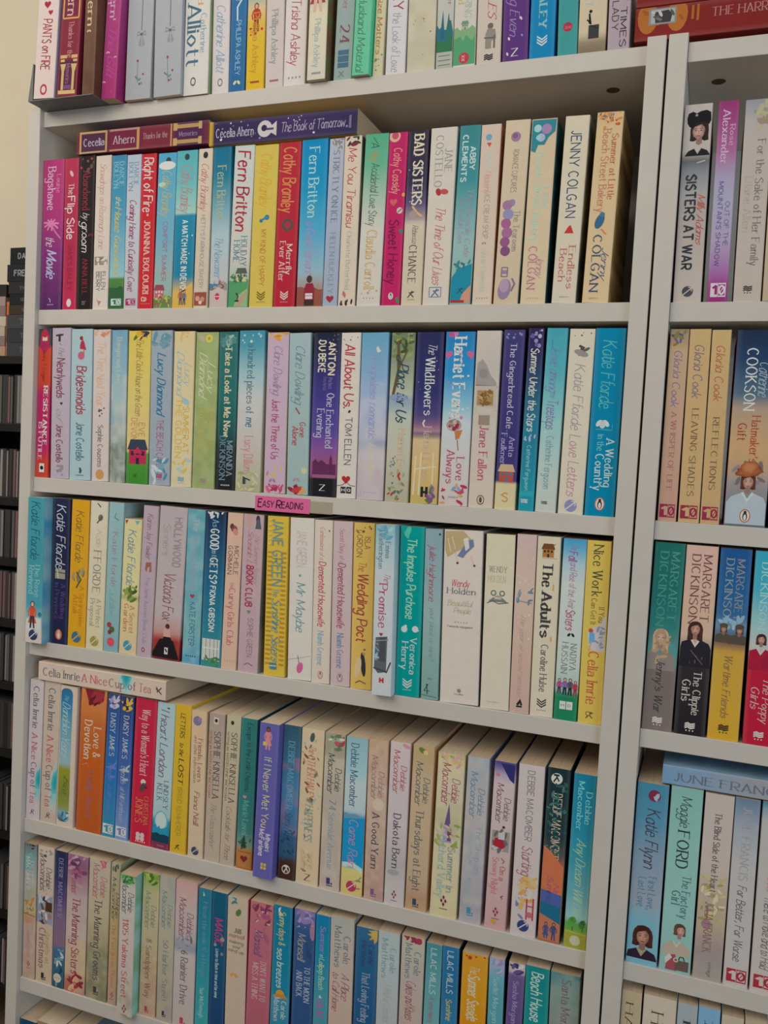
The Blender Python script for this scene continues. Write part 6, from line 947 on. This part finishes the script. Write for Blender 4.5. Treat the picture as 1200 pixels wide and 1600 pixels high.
B(r, 1145.3, 1188.5, 1166, 155, '0:8c8c94,.1:a8a09c,.18:b0a49c,1:b4a89c', 'white paperback with faded flower at head, sepia title', [
 ('V', 12, .01, .15, '8c8c74,94846c,a8a484,7c7c74', .26, 4, .3, .95), ('T', 'For the Sake of Her Family', .2, .82, '74706c', 's', .66, .28), ('T', 'Diane Allen', .38, .65, 'a8a08c', 's', .3, .28), ('waves', .935, '44403c', '44403c', .16)])
B(r, 1191, 1236, 1212, 152, 'b0a084', 'cream paperback mostly cut off, at extreme right of photo', [], pro=.2)
r = 'r2'
B(r, 1027, 1055.8, 1047, 514.4, '0:8c8064,.08:a88c6c,.1:b49878,.5:b4947c,1:b48c78', 'peachy tan paperback with violet pansies at head', [
 ('V', 9, .01, .08, '4c4878,5c5888,7c7044,443c68', .28, 4), ('T', 'Gloria Cook', .11, .4, '74688c', 'h', .5, .42), ('T', 'A WHISPER OF LIFE', .43, .84, '9c6064', 's', .5, .28), ('ten', .945, '8c2c44', 'b48c78', .08, .9, .07)])
B(r, 1059, 1091.7, 1078.6, 514.4, '0:b89c6c,1:b8986c', 'tan paperback titled Leaving Shades', [
 ('T', 'Gloria Cook', .08, .35, '6c5c78', 'h', .5, .44), ('T', 'LEAVING SHADES', .41, .86, '6c5c44', 's', .5, .3), ('ten', .945, '8c2c44', 'b8986c', .08, .9, .07)], side='b8b0a4')
B(r, 1093.5, 1123.2, 1113.5, 515.6, '0:b89c6c,1:b49468', 'tan paperback titled Reflections with red author script', [
 ('T', 'Gloria Cook', .08, .36, 'a0583c', 'h', .5, .44), ('T', 'REFLECTIONS', .45, .82, '6c5c40', 's', .5, .32), ('ten', .945, '8c2c44', 'b49468', .08, .9, .07)])
B(r, 1130.2, 1195, 1152, 515.6, '0:1f2c44,.15:243c5c,.33:4c6474,.4:a08c74,.6:b89468,.72:a88c70,.78:8c8484,1:54646c', 'thick paperback with woman in straw hat, white blouse', [
 ('T', 'Catherine', .16, .33, '94a4ac', 'c', .72, .26), ('T', 'COOKSON', .095, .405, 'c0c4c4', 's', .4, .26), ('T', 'The', .47, .54, 'b09474', 'c', .8, .2), ('T', "Hatmaker's", .435, .67, '9c3c2c', 's', .6, .2), ('T', 'Gift', .475, .56, '9c3c2c', 's', .28, .2),
 ('V', 12, .68, .78, '6c6464,84787c,a89c94', .16, 5), ('bust', .52, .825, .26, 'a0acb0', 'b4bcbc', 3.2), ('face', .52, .772, .15, '4c2c20', 'bc9684', '9c4c44', 1.0, 1.2), ('S', .53, .716, .37, .17, -10, 'a8643c', '743c28'), ('S', .52, .698, .23, .19, 0, 'b0744c', '8c4c30'), ('peng', .945, 'a84c30', ('c8bcb0', '2a2a30', 'd8d4cc'), .13)], side='9c2440,5c2030')
B(r, 1200, 1236, 1220, 519, '3c4038', 'dark paperback barely visible at the right edge', [])
r = 'r3'
B(r, 1001.8, 1049, 1024, 848.5, '0:1c6058,.3:1c6460,.45:2c706c,.55:4c7c7c,.62:6c6c6c,.68:6c625e,1:70645f', 'teal over grey paperback with fair haired woman', [
 ('T', 'MARGARET', .05, .41, '4c8478', 's', .7, .26), ('T', 'DICKINSON', .05, .44, '448074', 's', .34, .26), ('hills', .55, '4c8484', .02, 3, .66), ('bust', .42, .565, .26, '7c7470', None, 2.8), ('face', .42, .505, .2, 'a08468', 'c09c88', '9c5c50', 2.0, 1.35), ('V', 10, .5, .63, 'a48c6c,94785c', .16, 5, .12, .75), ('T', "Jenny's War", .62, .9, '34383c', 'si', .48, .26), ('waves', .945, 'b8b8b4', 'b8b8b4', .16)])
B(r, 1052, 1101.2, 1074.4, 853, '0:bc9c90,.2:bc9c8c,.4:b89c84,.47:b8a08c,.62:2c282c,1:221f23', 'peach over black paperback with dark haired uniformed woman', [
 ('T', 'MARGARET', .05, .395, '6c4848', 's', .7, .26), ('T', 'DICKINSON', .05, .41, '6c4848', 's', .34, .26), ('bust', .48, .49, .28, '24222a', 'b8b0a8', 3.4), ('face', .46, .44, .17, '3c2420', 'b88c7c', '8c3c40', 1.7, 1.4), ('V', 4, .56, .62, '4c4450', .06, 3, .25, .8), ('N', [(.35, .55), (.75, .62)], .03, '6c4c44'), ('T', 'The Clippie', .66, .89, 'b0a8a0', 's', .64, .24), ('T', 'Girls', .71, .82, 'b0a8a0', 's', .3, .26), ('waves', .95, 'b8b4ac', 'b8b4ac', .16)])
B(r, 1104.2, 1153.2, 1125.3, 857.8, '0:1c4c80,.2:1f5484,.35:2c5c88,.4:5c7c98,.45:4c5c70,.46:5c5048,.5:7c6048,.54:b08c3c,1:b8902c', 'blue over yellow paperback with two capped soldiers', [
 ('T', 'MARGARET', .055, .37, '7c7c7c', 's', .68, .24), ('T', 'DICKINSON', .055, .4, '7c8484', 's', .34, .24), ('V', 10, .36, .42, '8ca0b0,7c98ac', .22, 4), ('bust', .28, .44, .15, '4c443c', None, 2.2), ('bust', .76, .44, .16, '4c443c', None, 2.2), ('face', .28, .42, .1, '3c3028', 'b0846c', '8c5044', .9, 1.1), ('face', .78, .42, .11, '3c3028', 'b0846c', '8c5044', .9, 1.1), ('O', .28, .4, .13, .08, 0, '4c4438'), ('O', .78, .4, .14, .09, 0, '4c4438'), ('T', 'Wartime Friends', .555, .88, '7c6448', 'si', .5, .24), ('waves', .935, '3c3424', '3c3424', .16)], side='1c3c50,1c1c20')
B(r, 1159.5, 1208, 1181, 862.4, '0:2c90a8,.2:3c98ac,.4:8cacac,.5:a8a8a4,.56:943848,.62:a41c34,1:a41c34', 'pale turquoise over crimson paperback with nurses in capes', [
 ('T', 'MARGARET', .06, .36, '8cb8bc', 's', .72, .24), ('T', 'DICKINSON', .06, .4, '8cb8bc', 's', .36, .24), ('bust', .38, .5, .24, '941c34', 'b0b0ac', 3.2), ('face', .38, .455, .13, '3c2824', 'b88c7c', '8c3c40', 1.1, 1.3), ('bust', .85, .51, .2, '8c1c34', 'b0b0ac', 3), ('face', .85, .47, .11, '3c2824', 'b88c7c', '8c3c40', 1.1, 1.3), ('T', 'The Poppy', .65, .88, 'b89c9c', 'si', .66, .24), ('T', 'Girls', .7, .81, 'b89c9c', 'si', .3, .26), ('waves', .945, 'b8b0ac', 'b8b0ac', .16)], side='7c4c34')
r = 'r4'
B(r, 977, 1025.5, 995.7, 1224.6, '0:3c7890,.2:4c8098,.4:74889a,.65:84909c,.76:6c9cac,1:6c9cac', 'blue paperback with dark haired woman, plum round mark at head', [
 ('E', .56, .065, .2, '6c2c40'), ('V', 4, .05, .08, '94a0b0', .1, 3, .5, .75), ('T', 'Katie Flynn', .14, .46, '3c3440', 'h', .56, .4), ('T', 'First Love,', .51, .69, '4c6c84', 's', .68, .24), ('T', 'Last Love', .52, .68, '4c6c84', 's', .36, .24), ('bust', .48, .91, .28, '2c1f30', '94845c', 1.3), ('face', .5, .845, .24, '3c201c', 'b08070', '8c3438', 1.1, 1.35)])
B(r, 1029, 1077.8, 1050.7, 1231.5, '0:74a098,.3:7ca89e,.7:80aaa4,1:7ca09c', 'mint paperback with woman holding suitcase at foot', [
 ('T', 'Maggie', .05, .21, '343c3c', 'h', .5, .32), ('T', 'FORD', .235, .435, '2c3434', 's', .48, .36), ('T', 'The Factory', .47, .7, '3c5c5c', 's', .68, .26), ('T', 'Girl', .56, .63, '3c5c5c', 's', .38, .26), ('bust', .5, .83, .22, 'a09484', 'b4a898', 2.2), ('face', .58, .77, .15, '54382c', 'bc9684', '8c3c3c', .9, 1.25, .2), ('P', [(.2, .99), (.25, .91), (.5, .9), (.55, .99)], '8c4450'), ('P', [(.15, .93), (.3, .9), (.4, .92), (.2, .96)], 'b4b0a8'), ('R', .5, .93, .93, .985, '5c4c44'), ('N', [(.6, .93), (.65, .91), (.75, .91), (.8, .93)], .03, '3c302c'), ('E', .52, .93, .08, 'b4ac9c'), ('E', .52, .93, .05, '7c5c4c')], side='94a494')
B(r, 1081.3, 1126, 1103, 1242, '0:aca09a,.4:aca098,.55:a49484,.7:a0947c,.8:948480,.85:8c807c,1:948c84', 'beige grey paperback with pale tree titled Blind Side of Heart', [
 ('V', 50, .44, .68, 'b0a47c,8c8454,a89c64,bcb494', .14, 4), ('N', [(.35, .72), (.35, .6)], .06, '7c6454'), ('E', .35, .7, .18, '8c6c70'), ('T', 'The Blind Side of the Heart', .1, .52, '4c4444', 's', .5, .22), ('fly', .4, .55, .06, '8c7c74'), ('T', 'JULIA FRANCK', .58, .85, '7c5c58', 's', .42, .28), ('T', 'vintage', .9, .98, '6c6460', 'n', .58, .12)])
B(r, 1128.8, 1167.3, 1149.7, 1249, '0:5c7084,.05:6c7c90,.15:8c949c,.35:a4a2a0,1:aca4a0', 'grey blue headed white paperback titled For Better For Worse', [
 ('T', 'JUNE FRANCIS', .045, .43, '8c8c90', 's', .52, .34), ('T', 'For Better, For Worse', .46, .86, '3c3c40', 'h', .5, .34), ('ten', .94, '942c38', 'b0a8a4', .12, .92, .07)])
B(r, 1170.6, 1211.5, 1192.3, 1256, '0:2c6c84,.03:6c8c94,.1:a0a09c,1:b0a49e', 'white paperback with teal head titled To Have and to Hold', [
 ('T', 'JUNE FRANCIS', .06, .46, 'b07c74', 's', .55, .34), ('T', 'There to Have and to Hold', .49, .87, '3c3c40', 'h', .5, .34), ('ten', .94, '942c38', 'b0a49e', .12, .92, .07)])
r = 'r5'
B(r, 968.5, 1001.3, 971, 1549, 'a49478', 'cream paperback with black capitals, half hidden by left upright', [
 ('T', 'HAMILTON', .07, .62, '3c3834', 'st', .42, .36), ('T', 'RUTH', .3, .6, '5c5450', 'st', .8, .22)], yb=1600)
B(r, 1003.7, 1055.7, 1006, 1558.6, 'b0a494', 'wide white paperback with black capitals', [
 ('T', 'HAMILTON', .09, .66, '3c3834', 'st', .45, .36)], yb=1600)
B(r, 1057.2, 1088.8, 1059.5, 1569.6, '8c9498', 'grey paperback with black serif name', [
 ('T', 'Rosamunde', .1, .7, '34383c', 's', .5, .36)], yb=1600)
B(r, 1090.2, 1124.8, 1092, 1575.7, '6c94b0', 'light blue paperback with black serif name', [
 ('T', 'Rosie', .1, .7, '2c3438', 's', .5, .36)], yb=1600)
B(r, 1126.5, 1161.8, 1128, 1589, 'a89c88', 'plain cream paperback at the bottom edge of photo', [], yb=1600)
B(r, 1163.2, 1199, 1164.5, 1597, 'a0947c', 'tan paperback cut off by bottom right corner of photo', [], yb=1600)
r = 'sixth'
B(r, 27, 55.5, 28.2, 1594, '0:14405c,1:1c3c54', 'dark blue paperback showing only its cream page top', [('T', 'summer', .1, .6, 'a0b4bc', 's', .5, .4)], yb=1600)
B(r, 57.5, 96, 57.8, 1600.5, '0:8c6c54,1:7c5c48', 'tan paperback with its page top just above the bottom edge of photo', [('T', 'the orchard', .1, .6, 'c8b8a4', 's', .5, .4)], yb=1600)
B(r, 98, 132, 98.2, 1612, '0:4c5c64,1:3c4c54', 'slate paperback with its page top near the bottom edge of photo', [], yb=1600)
# ------------------------------------------------------------------ put every row on its board
LX0, LX1 = T_ + 0.06, WID - T_ - 0.06
RX0, RX1 = WID + GAP + T_ + 0.06, 2 * WID + GAP - T_ - 0.06
place_row('top', LB[0] + TS, 'books standing on top of the bookcase', 'on top', -3.0, 200)
place_row('first', LB[1] + TS, 'books standing on the first shelf', 'first shelf', LX0, LX1)
place_row('second', LB[2] + TS, 'books standing on the second shelf', 'second shelf', LX0, LX1)
place_row('third', LB[3] + TS, 'books standing on the third shelf', 'third shelf', LX0, LX1)
place_row('fourth', LB[4] + TS, 'books standing on the fourth shelf', 'fourth shelf', LX0, LX1)
place_row('fifth', LB[5] + TS, 'books standing on the fifth shelf', 'fifth shelf', LX0, LX1)
place_row('sixth', LB[6] + TS, 'books standing on the sixth shelf', 'bottom left corner', LX0, LX1)
for k, rr in enumerate(('r1', 'r2', 'r3', 'r4', 'r5')):
    place_row(rr, RB[k + 1] + TS, 'books standing in the right bookcase', 'right bookcase', RX0, RX1)
def row_top(row, x0, x1):
    return max(b['Hh'] + abs(b['sl']) * b['W'] * 1.3 + .03 for b in PLACED[row] if b['X'] < x1 + .3 and b['X'] + b['W'] > x0 - .3)
# books lying flat on the standing ones
def lie_px(name, u0, u1, vm, row, zbot, pro, thick_px, D, base, items, label, **o):
    ALB[0] = GAIN[row]; ys = RF + 0.18 - pro
    a, b = hit(u0, vm[0], ys), hit(u1, vm[1], ys)
    z0 = zbot + row_top(row, a.x, b.x) + 0.02
    top = hit(u0, thick_px[0], ys).z, hit(u1, thick_px[1], ys).z
    H = max(1.2, (top[0] + top[1]) / 2 - z0)
    return lying(name, a.x, b.x, ys, z0, H, D, base, items, label, 'books lying flat on other books', **o)
lie_px('paperback_book', 120, 324.5, (243, 228.7), 'first', LB[1] + TS, .25, (203, 190.8), 12.8, '0:7a2838,.03:4a2640,.24:4a2640,.26:6c2238,.5:6c2038,.52:702634,.74:702634,.76:4a2044,.95:4a2044,1:6c2434', [
 ('R', .0, .02, 1, .035, 'b48c54'), ('R', .88, .02, .97, .24, 'b89464'), ('R', .03, .02, .1, .24, 'b89464'), ('R', .03, .225, .97, .24, 'b48c54'), ('T', 'Cecelia', .055, .215, 'b4acb4', 's', .5, .32),
 ('R', .88, .26, .97, .48, 'a87c7c'), ('R', .03, .26, .1, .48, 'a88464'), ('R', .03, .47, .97, .49, 'b48c54'), ('T', 'Ahern', .29, .45, 'b4a0a8', 's', .5, .34), ('T', 'Thanks for the', .52, .7, 'a88c8c', 's', .55, .24), ('R', .03, .725, .97, .735, 'b48c54'),
 ('R', .74, .75, .9, .95, 'a88450'), ('R', .1, .75, .26, .95, 'a88450'), ('R', .66, .745, .97, .775, 'b09060'), ('R', .03, .745, .34, .775, 'b09060'), ('R', .66, .93, .97, .955, 'b09060'), ('R', .03, .93, .34, .955, 'b09060'), ('T', 'Memories', .79, .92, '8c7c9c', 's', .5, .2)],
 'dark red and purple paperback with gold columns, lying on first shelf books')
lie_px('paperback_book', 326.5, 557.5, (228.7, 208.3), 'first', LB[1] + TS, .25, (190.8, 169), 13.6, '0:b8922c,.02:b08c34,.025:2c2444,.3:32264a,.6:3a2a54,1:2c2648', [
 ('T', 'Cecelia Ahern', .05, .31, 'b0acb8', 's', .5, .36), ('D', 26, .04, .97, '7c74a0,c0b8c0', .04, 5), ('O', .52, .39, .34, .34, 0, 'bcb4b0'), ('P', [(.45, .4), (.75, .46), (.8, .47), (.2, .47), (.25, .46)], 'bcb4b0'), ('E', .55, .385, .13, '2c2444'), ('N', [(.5, .4), (.5, .45)], .09, '4c4460'), ('T', 'The Book of Tomorrow', .5, .92, 'a89cb4', 'h', .52, .38), ('N', [(.25, .955), (.75, .955)], .1, '6c6484')],
 'navy and purple paperback titled Book of Tomorrow, lying on first shelf books', side='b08c3c,c09c44')
lie_px('paperback_book', 60, 258.5, (1059.5, 1096), 'fourth', LB[4] + TS, .3, (1031, 1067), 13.0, '0:b6a698,1:b4a496', [
 ('S', .75, .7, 1.0, .6, 0, '84b4b4', 'b5a597'), ('S', .95, .7, .7, .35, 0, '188890', '6ca8a8'), ('T', 'Celia Imrie', .04, .335, '5c5c62', 's', .5, .42), ('T', 'A Nice', .355, .55, 'a8545c', 's', .5, .42), ('T', 'Cup of', .57, .77, '7c646c', 's', .48, .42), ('T', 'Tea', .8, .885, 'a4585c', 's', .48, .42), ('runner', .945, '3c383a', .2)],
 'white paperback titled Nice Cup of Tea, lying flat across fourth shelf books', side='b4a494')
ALB[0] = GAIN['r4']; ys = .9
a = hit(1035, 1211, ys)
z0 = RB[4] + TS + row_top('r4', a.x, a.x + 21) + .02
zt = hit(1036.4, 1195.7, ys).z
lying('paperback_book', a.x, a.x + 19.6, ys, z0, max(2, zt - z0), 12.8, '0:6488a4,.2:7488a0,.45:84888c,1:8c8480', [('T', 'JUNE FRANCIS', .06, .62, '5c6470', 's', .45, .42), ('T', 'Sunshine', .72, .98, '3c4048', 'si', .45, .44)],
 'blue grey paperback lying flat on books in right bookcase', 'books lying flat on other books', side='7898ac,5c7488')
ALB[0] = GAIN['top']
# red hardbacks lying across the joint of the two bookcases
xa = hit(991, 60, 1.0).x
zz = TOPZ + .03
for i, lab in enumerate(('dark red hardback lying across both bookcase tops, lower of the pair', 'dark red hardback lying on the other red hardback, mostly out of frame')):
    lying('hardback_book', xa, xa + 24.6, 1.0, zz, 3.35, 16, '7a2422', [
        ('O', .7, .05, .3, .5, 90, 'a8642c'), ('O', .7, .165, .3, .5, 90, 'a8642c'), ('V', 12, .035, .19, 'b47438,985424', .16, 4, .42, .95), ('R', .45, .053, .93, .162, '84827e'), ('R', .49, .062, .89, .155, 'a4a29c'), ('P', [(.5, .08), (.82, .075), (.86, .13), (.72, .145), (.5, .14)], '3c3a3a'), ('V', 8, .068, .15, '54524e,b8b4ac,6c6a66', .1, 4, .5, .88),
        ('N', [(.5, .225), (.9, .225)], .07, 'a06028'), ('N', [(.45, .245), (.92, .245)], .07, 'a06028'), ('T', 'THE HARROGATE SECRET', .3, .83, 'a87470', 's', .64, .25)], lab, 'red hardbacks on top', hard=True, side='742220')
    zz += 3.39

ALB[0] = GAIN['second']
# pink label and tape on the edge of the second shelf
zs = LB[2]
def front(u, v): return hit(u, v, RF)
p0, p1 = front(398.5, 774), front(484, 804)
pa, pb = front(398.5, 797), front(484.5, 779)
lx0, lx1 = front(399, 785).x, front(484.5, 792).x
lz0, lz1 = front(441, 800).z, front(441, 777).z
lab = empty('shelf_label', W3(lx0, RF - .02, lz0))
tag(lab, 'pink paper label reading Easy Reading on edge of second shelf', 'label')
sp = Spine(lz1 - lz0, lx1 - lx0, .1)
sp.v, sp.f, sp.c = [], [], []
c = lin('cc5c84')
nseg = 14
for j in range(nseg + 1):
    for u in (0, 1):
        curl = .05 * (j / nseg - .5) ** 2
        sp.v.append(((u - .5) * sp.W, -.03 - curl, (1 - j / nseg) * sp.H)); sp.c.append(c)
for j in range(nseg): sp.f.append((2 * j, 2 * j + 1, 2 * j + 3, 2 * j + 2))
n = len(sp.v)
for j in range(nseg + 1):
    for u in (0, 1):
        sp.v.append(((u - .5) * sp.W, -.012, (1 - j / nseg) * sp.H)); sp.c.append(c)
for j in range(nseg): sp.f.append((n + 2 * j, n + 2 * j + 2, n + 2 * j + 3, n + 2 * j + 1))
sp.k = 40
STY['m'] = (1.15, 1.05, 0, .12, 1.8)
sp.T('E', .05, .12, '2a1c28', 'm', .52, .55); sp.T('ASY', .14, .34, '2a1c28', 'm', .48, .42); sp.T('R', .39, .47, '2a1c28', 'm', .5, .52); sp.T('EADING', .49, .88, '2a1c28', 'm', .48, .42)
o = mesh_obj('paper', [(x * CM, y * CM, z * CM) for x, y, z in sp.v], sp.f, M_PRINT, lab, sp.c)
lab.rotation_euler = (0, -math.pi / 2, 0)
lab.location = W3(lx1, RF - .005, (lz0 + lz1) / 2)
m_tape = bpy.data.materials.new('yellowed_tape'); N_, L_, B_ = nodes(m_tape)
B_.inputs['Base Color'].default_value = (.62, .58, .42, 1); B_.inputs['Alpha'].default_value = .45; B_.inputs['Roughness'].default_value = .3
tn = N_.new('ShaderNodeTexNoise'); tn.inputs['Scale'].default_value = 200; tr = N_.new('ShaderNodeMapRange'); tr.inputs[3].default_value = .35; tr.inputs[4].default_value = .55
L_.new(tn.outputs['Fac'], tr.inputs[0]); L_.new(tr.outputs[0], B_.inputs['Alpha'])
tx0, tx1 = lx1 + .05, front(520, 790).x
tp = box('sticky_tape', tx0, RF - .022, front(500, 803).z, tx1, RF - .006, front(500, 784).z, m_tape)
tag(tp, 'yellowed clear tape on shelf edge right of the pink label', 'tape')

# ------------------------------------------------------------------ dark grey bookend under the first books of the top row
zb = LB[0] + TS + .01
be = empty('bookend', W3(0, 3, zb)); tag(be, 'dark grey metal bookend left of the pinkish white paperback on top', 'bookend')
bx = PLACED['top'][0]['X'] - .1
bx1 = PLACED['top'][2]['X'] + PLACED['top'][2]['W']
box('base_plate', bx - .75, -2.75, zb, bx1, 9, zb + .1, M_METAL, be)
vs = [tuple(W3(x, y, zb + z) - be.location) for y in (-2.75, 9) for x, z in ((bx - .75, .1), (bx - .02, .1), (bx + .02, 4.6), (bx - .1, 4.6))]
mesh_obj('upright_plate', vs, [(0, 1, 2, 3), (4, 7, 6, 5), (0, 4, 5, 1), (1, 5, 6, 2), (2, 6, 7, 3), (3, 7, 4, 0)], M_METAL, be)
# ------------------------------------------------------------------ black disc rack further back, left of the bookcase
YT = 82.0
rk = empty('media_rack', W3(hit(-20, 700, YT).x, YT + 9, FLOOR))
tag(rk, 'black media rack behind the bookcase, at the left edge of photo', 'rack')
rx0, rx1 = hit(-95, 700, YT).x, hit(88, 700, YT).x
rows_px = [(0, 556), (585, 662), (700, 778), (799, 873), (896, 969), (996, 1067), (1098, 1173), (1229, 1302), (1357, 1427), (1470, 1545)]
zs_ = [hit(15, b, YT).z for a, b in rows_px]
for z in zs_: box('shelf', rx0 + 1.6, YT, z - 2.0, rx1 - 1.6, YT + 17, z, M_BLACK, rk, .1)
box('side_panel', rx0, YT, FLOOR, rx0 + 1.6, YT + 17.2, zs_[0] + .02, M_BLACK, rk, .1)
box('side_panel', rx1 - 1.6, YT, FLOOR, rx1, YT + 17.2, zs_[0] + .02, M_BLACK, rk, .1)
box('back_panel', rx0 + 1.6, YT + 16.4, FLOOR + 5, rx1 - 1.6, YT + 17, zs_[0] - 2, M_BLACK, rk)
def color_box(name, x0, y0, z0, x1, y1, z1, col, face=None, inset=(.06, .06), bev=.05, text=None, st='nb', tc='8c8884', horiz=True):
    """small case: bevelled box with a printed front panel"""
    ctr = W3((x0 + x1) / 2, y0, z0); v, f = box_data(-(x1 - x0) / 2 * CM, 0, 0, (x1 - x0) / 2 * CM, (y1 - y0) * CM, (z1 - z0) * CM, bev * CM)
    c = [lin(col)] * len(v); w, h = x1 - x0, z1 - z0
    def quad(u0, w0, u1, w1, k, cc):
        n = len(v); v.extend([((u - .5) * w * CM, -k * CM, q * h * CM) for u, q in ((u0, w0), (u1, w0), (u1, w1), (u0, w1))]); c.extend([cc] * 4); f.append((n, n + 1, n + 2, n + 3))
    if face: quad(inset[0], inset[1], 1 - inset[0], 1 - inset[1], .004, lin(face))
    if text:
        P, L = text_polys(text[0], st)
        for i, p in enumerate(P):
            n = len(v); q = text[3] * h
            pts = [(-w / 2 + text[1] * w + x / L * (text[2] - text[1]) * w, h / 2 + (y / 7 - .5) * q) for x, y in p]
            v.extend([(a * CM, -(.008 + (i % 4) * .0005) * CM, b * CM) for a, b in pts]); c.extend([lin(tc)] * len(p)); f.append(tuple(range(n, n + len(p))))
    o = mesh_obj(name, v, f, M_PRINT, None, c); o.location = ctr
    return o
rnd = random.Random(5)
ORD = ['top', 'second', 'third', 'fourth', 'fifth', 'sixth', 'seventh', 'eighth', 'ninth']
PAL = [('5c5854', 'grey'), ('3c3a3a', 'dark grey'), ('7c7672', 'pale grey'), ('6c5450', 'brownish'), ('8c8480', 'off white'), ('2c2a2c', 'near black'), ('7a5656', 'dusky pink')]
for i, (a, b) in enumerate(rows_px[1:]):
    z = zs_[i + 1]; x = hit(-32, (a + b) / 2, YT).x; xe = hit(44, (a + b) / 2, YT).x
    if i >= 7: xe = hit(12, (a + b) / 2, YT).x
    while x < xe:
        thin = rnd.random() < .2; w = .72 if thin else 1.02
        k = rnd.choice((0, 1, 1, 2, 3, 4, 5, 6 if i in (0, 2) else 1))
        hh = 12.4 if not thin else 12.1
        o = color_box('disc_case', x, YT + .6 + rnd.uniform(0, .5), z + .01, x + w, YT + 14.6, z + .01 + hh, '3a3a3c', PAL[k][0], (.14, .02))
        tag(o, f'{PAL[k][1]} disc case standing on the {ORD[i]} shelf of the black rack', 'disc case', 'disc cases in the black rack')
        x += w + .06
# box sets lying on top of the rack
zt = zs_[0] + .01
stk = [(535, 555, 12, '3c3d40', ('THE', .3, .5, .34), 'dark grey'), (513, 534, 11.5, '34363a', ('THE', .32, .5, .34), 'dark grey'), (491, 512, 11, '3e4042', ('THE', .3, .5, .4), 'charcoal grey'), (476, 490, 14, '3c332a', ('SERIES', .3, .6, .3), 'dark brown'), (459, 475, 15, '242426', ('SERIES', .25, .5, .25), 'black'), (440, 458, 13, '2c2c2e', ('THE', .25, .45, .25), 'black'), (413, 439, 10.3, '242528', ('FREE', .16, .48, .32), 'black'), (387, 412, 14, '1e2024', ('DARK', .18, .5, .3), 'black')]
nm = ['lowest', 'second from bottom', 'third from bottom', 'fourth from bottom', 'fifth from bottom', 'sixth from bottom', 'with white letters FRE, second from top', 'with white letters DAR, topmost']
for (y0, y1, u, c, tx, cn), q in zip(stk, nm):
    h = (y1 - y0 + 1) / 6.25; x = hit(u, 470, YT + .5).x + rnd.uniform(-.1, .1)
    o = color_box('box_set', x, YT + .5, zt, x + 14.2, YT + 14, zt + h - .04, c, None, text=tx, tc='8c8c8c' if 'letters' in q else '5c5c5e')
    tag(o, f'{cn} box set on the black rack, {q}', 'box set', 'dark box sets stacked on the rack')
    zt += h
zt = zs_[0] + .01
px_ = hit(10.2, 500, YT + .5).x
for i, (c, cn, q) in enumerate((('a4846c', 'orange tan', 'lowest'), ('7c6c68', 'greyish brown', 'second from bottom'), ('a89888', 'cream', 'third from bottom'), ('b0a498', 'off white', 'fourth from bottom'), ('7c6a64', 'brown', 'fifth from bottom'), ('94807c', 'pinkish grey', 'sixth from bottom'), ('2c2a2a', 'black', 'topmost'))):
    h = 2.5 if i < 6 else 3.0
    o = color_box('dvd_case', px_ - 14 - (i % 3) * .15, YT + .5, zt, px_ - .25 - (i % 3) * .15, YT + 14, zt + h - .04, c, None, text=('vol', .5, .8, .3), tc='54504c')
    tag(o, f'{cn} video case stacked at far left of the rack top, {q}', 'video case', 'video cases stacked at the far left')
    zt += h
# orange box leaning in the gap between the two stacks
ob = color_box('orange_box', 0, 0, 0, .9, 13, 13.6, 'b8662c', None)
zz0 = zs_[0] + .02
ob.location = W3(hit(10.6, 500, YT + .5).x + .05 - .25 + .45, YT + .6, zz0)
tag(ob, 'thin orange case standing upright between the two stacks on the rack', 'case')
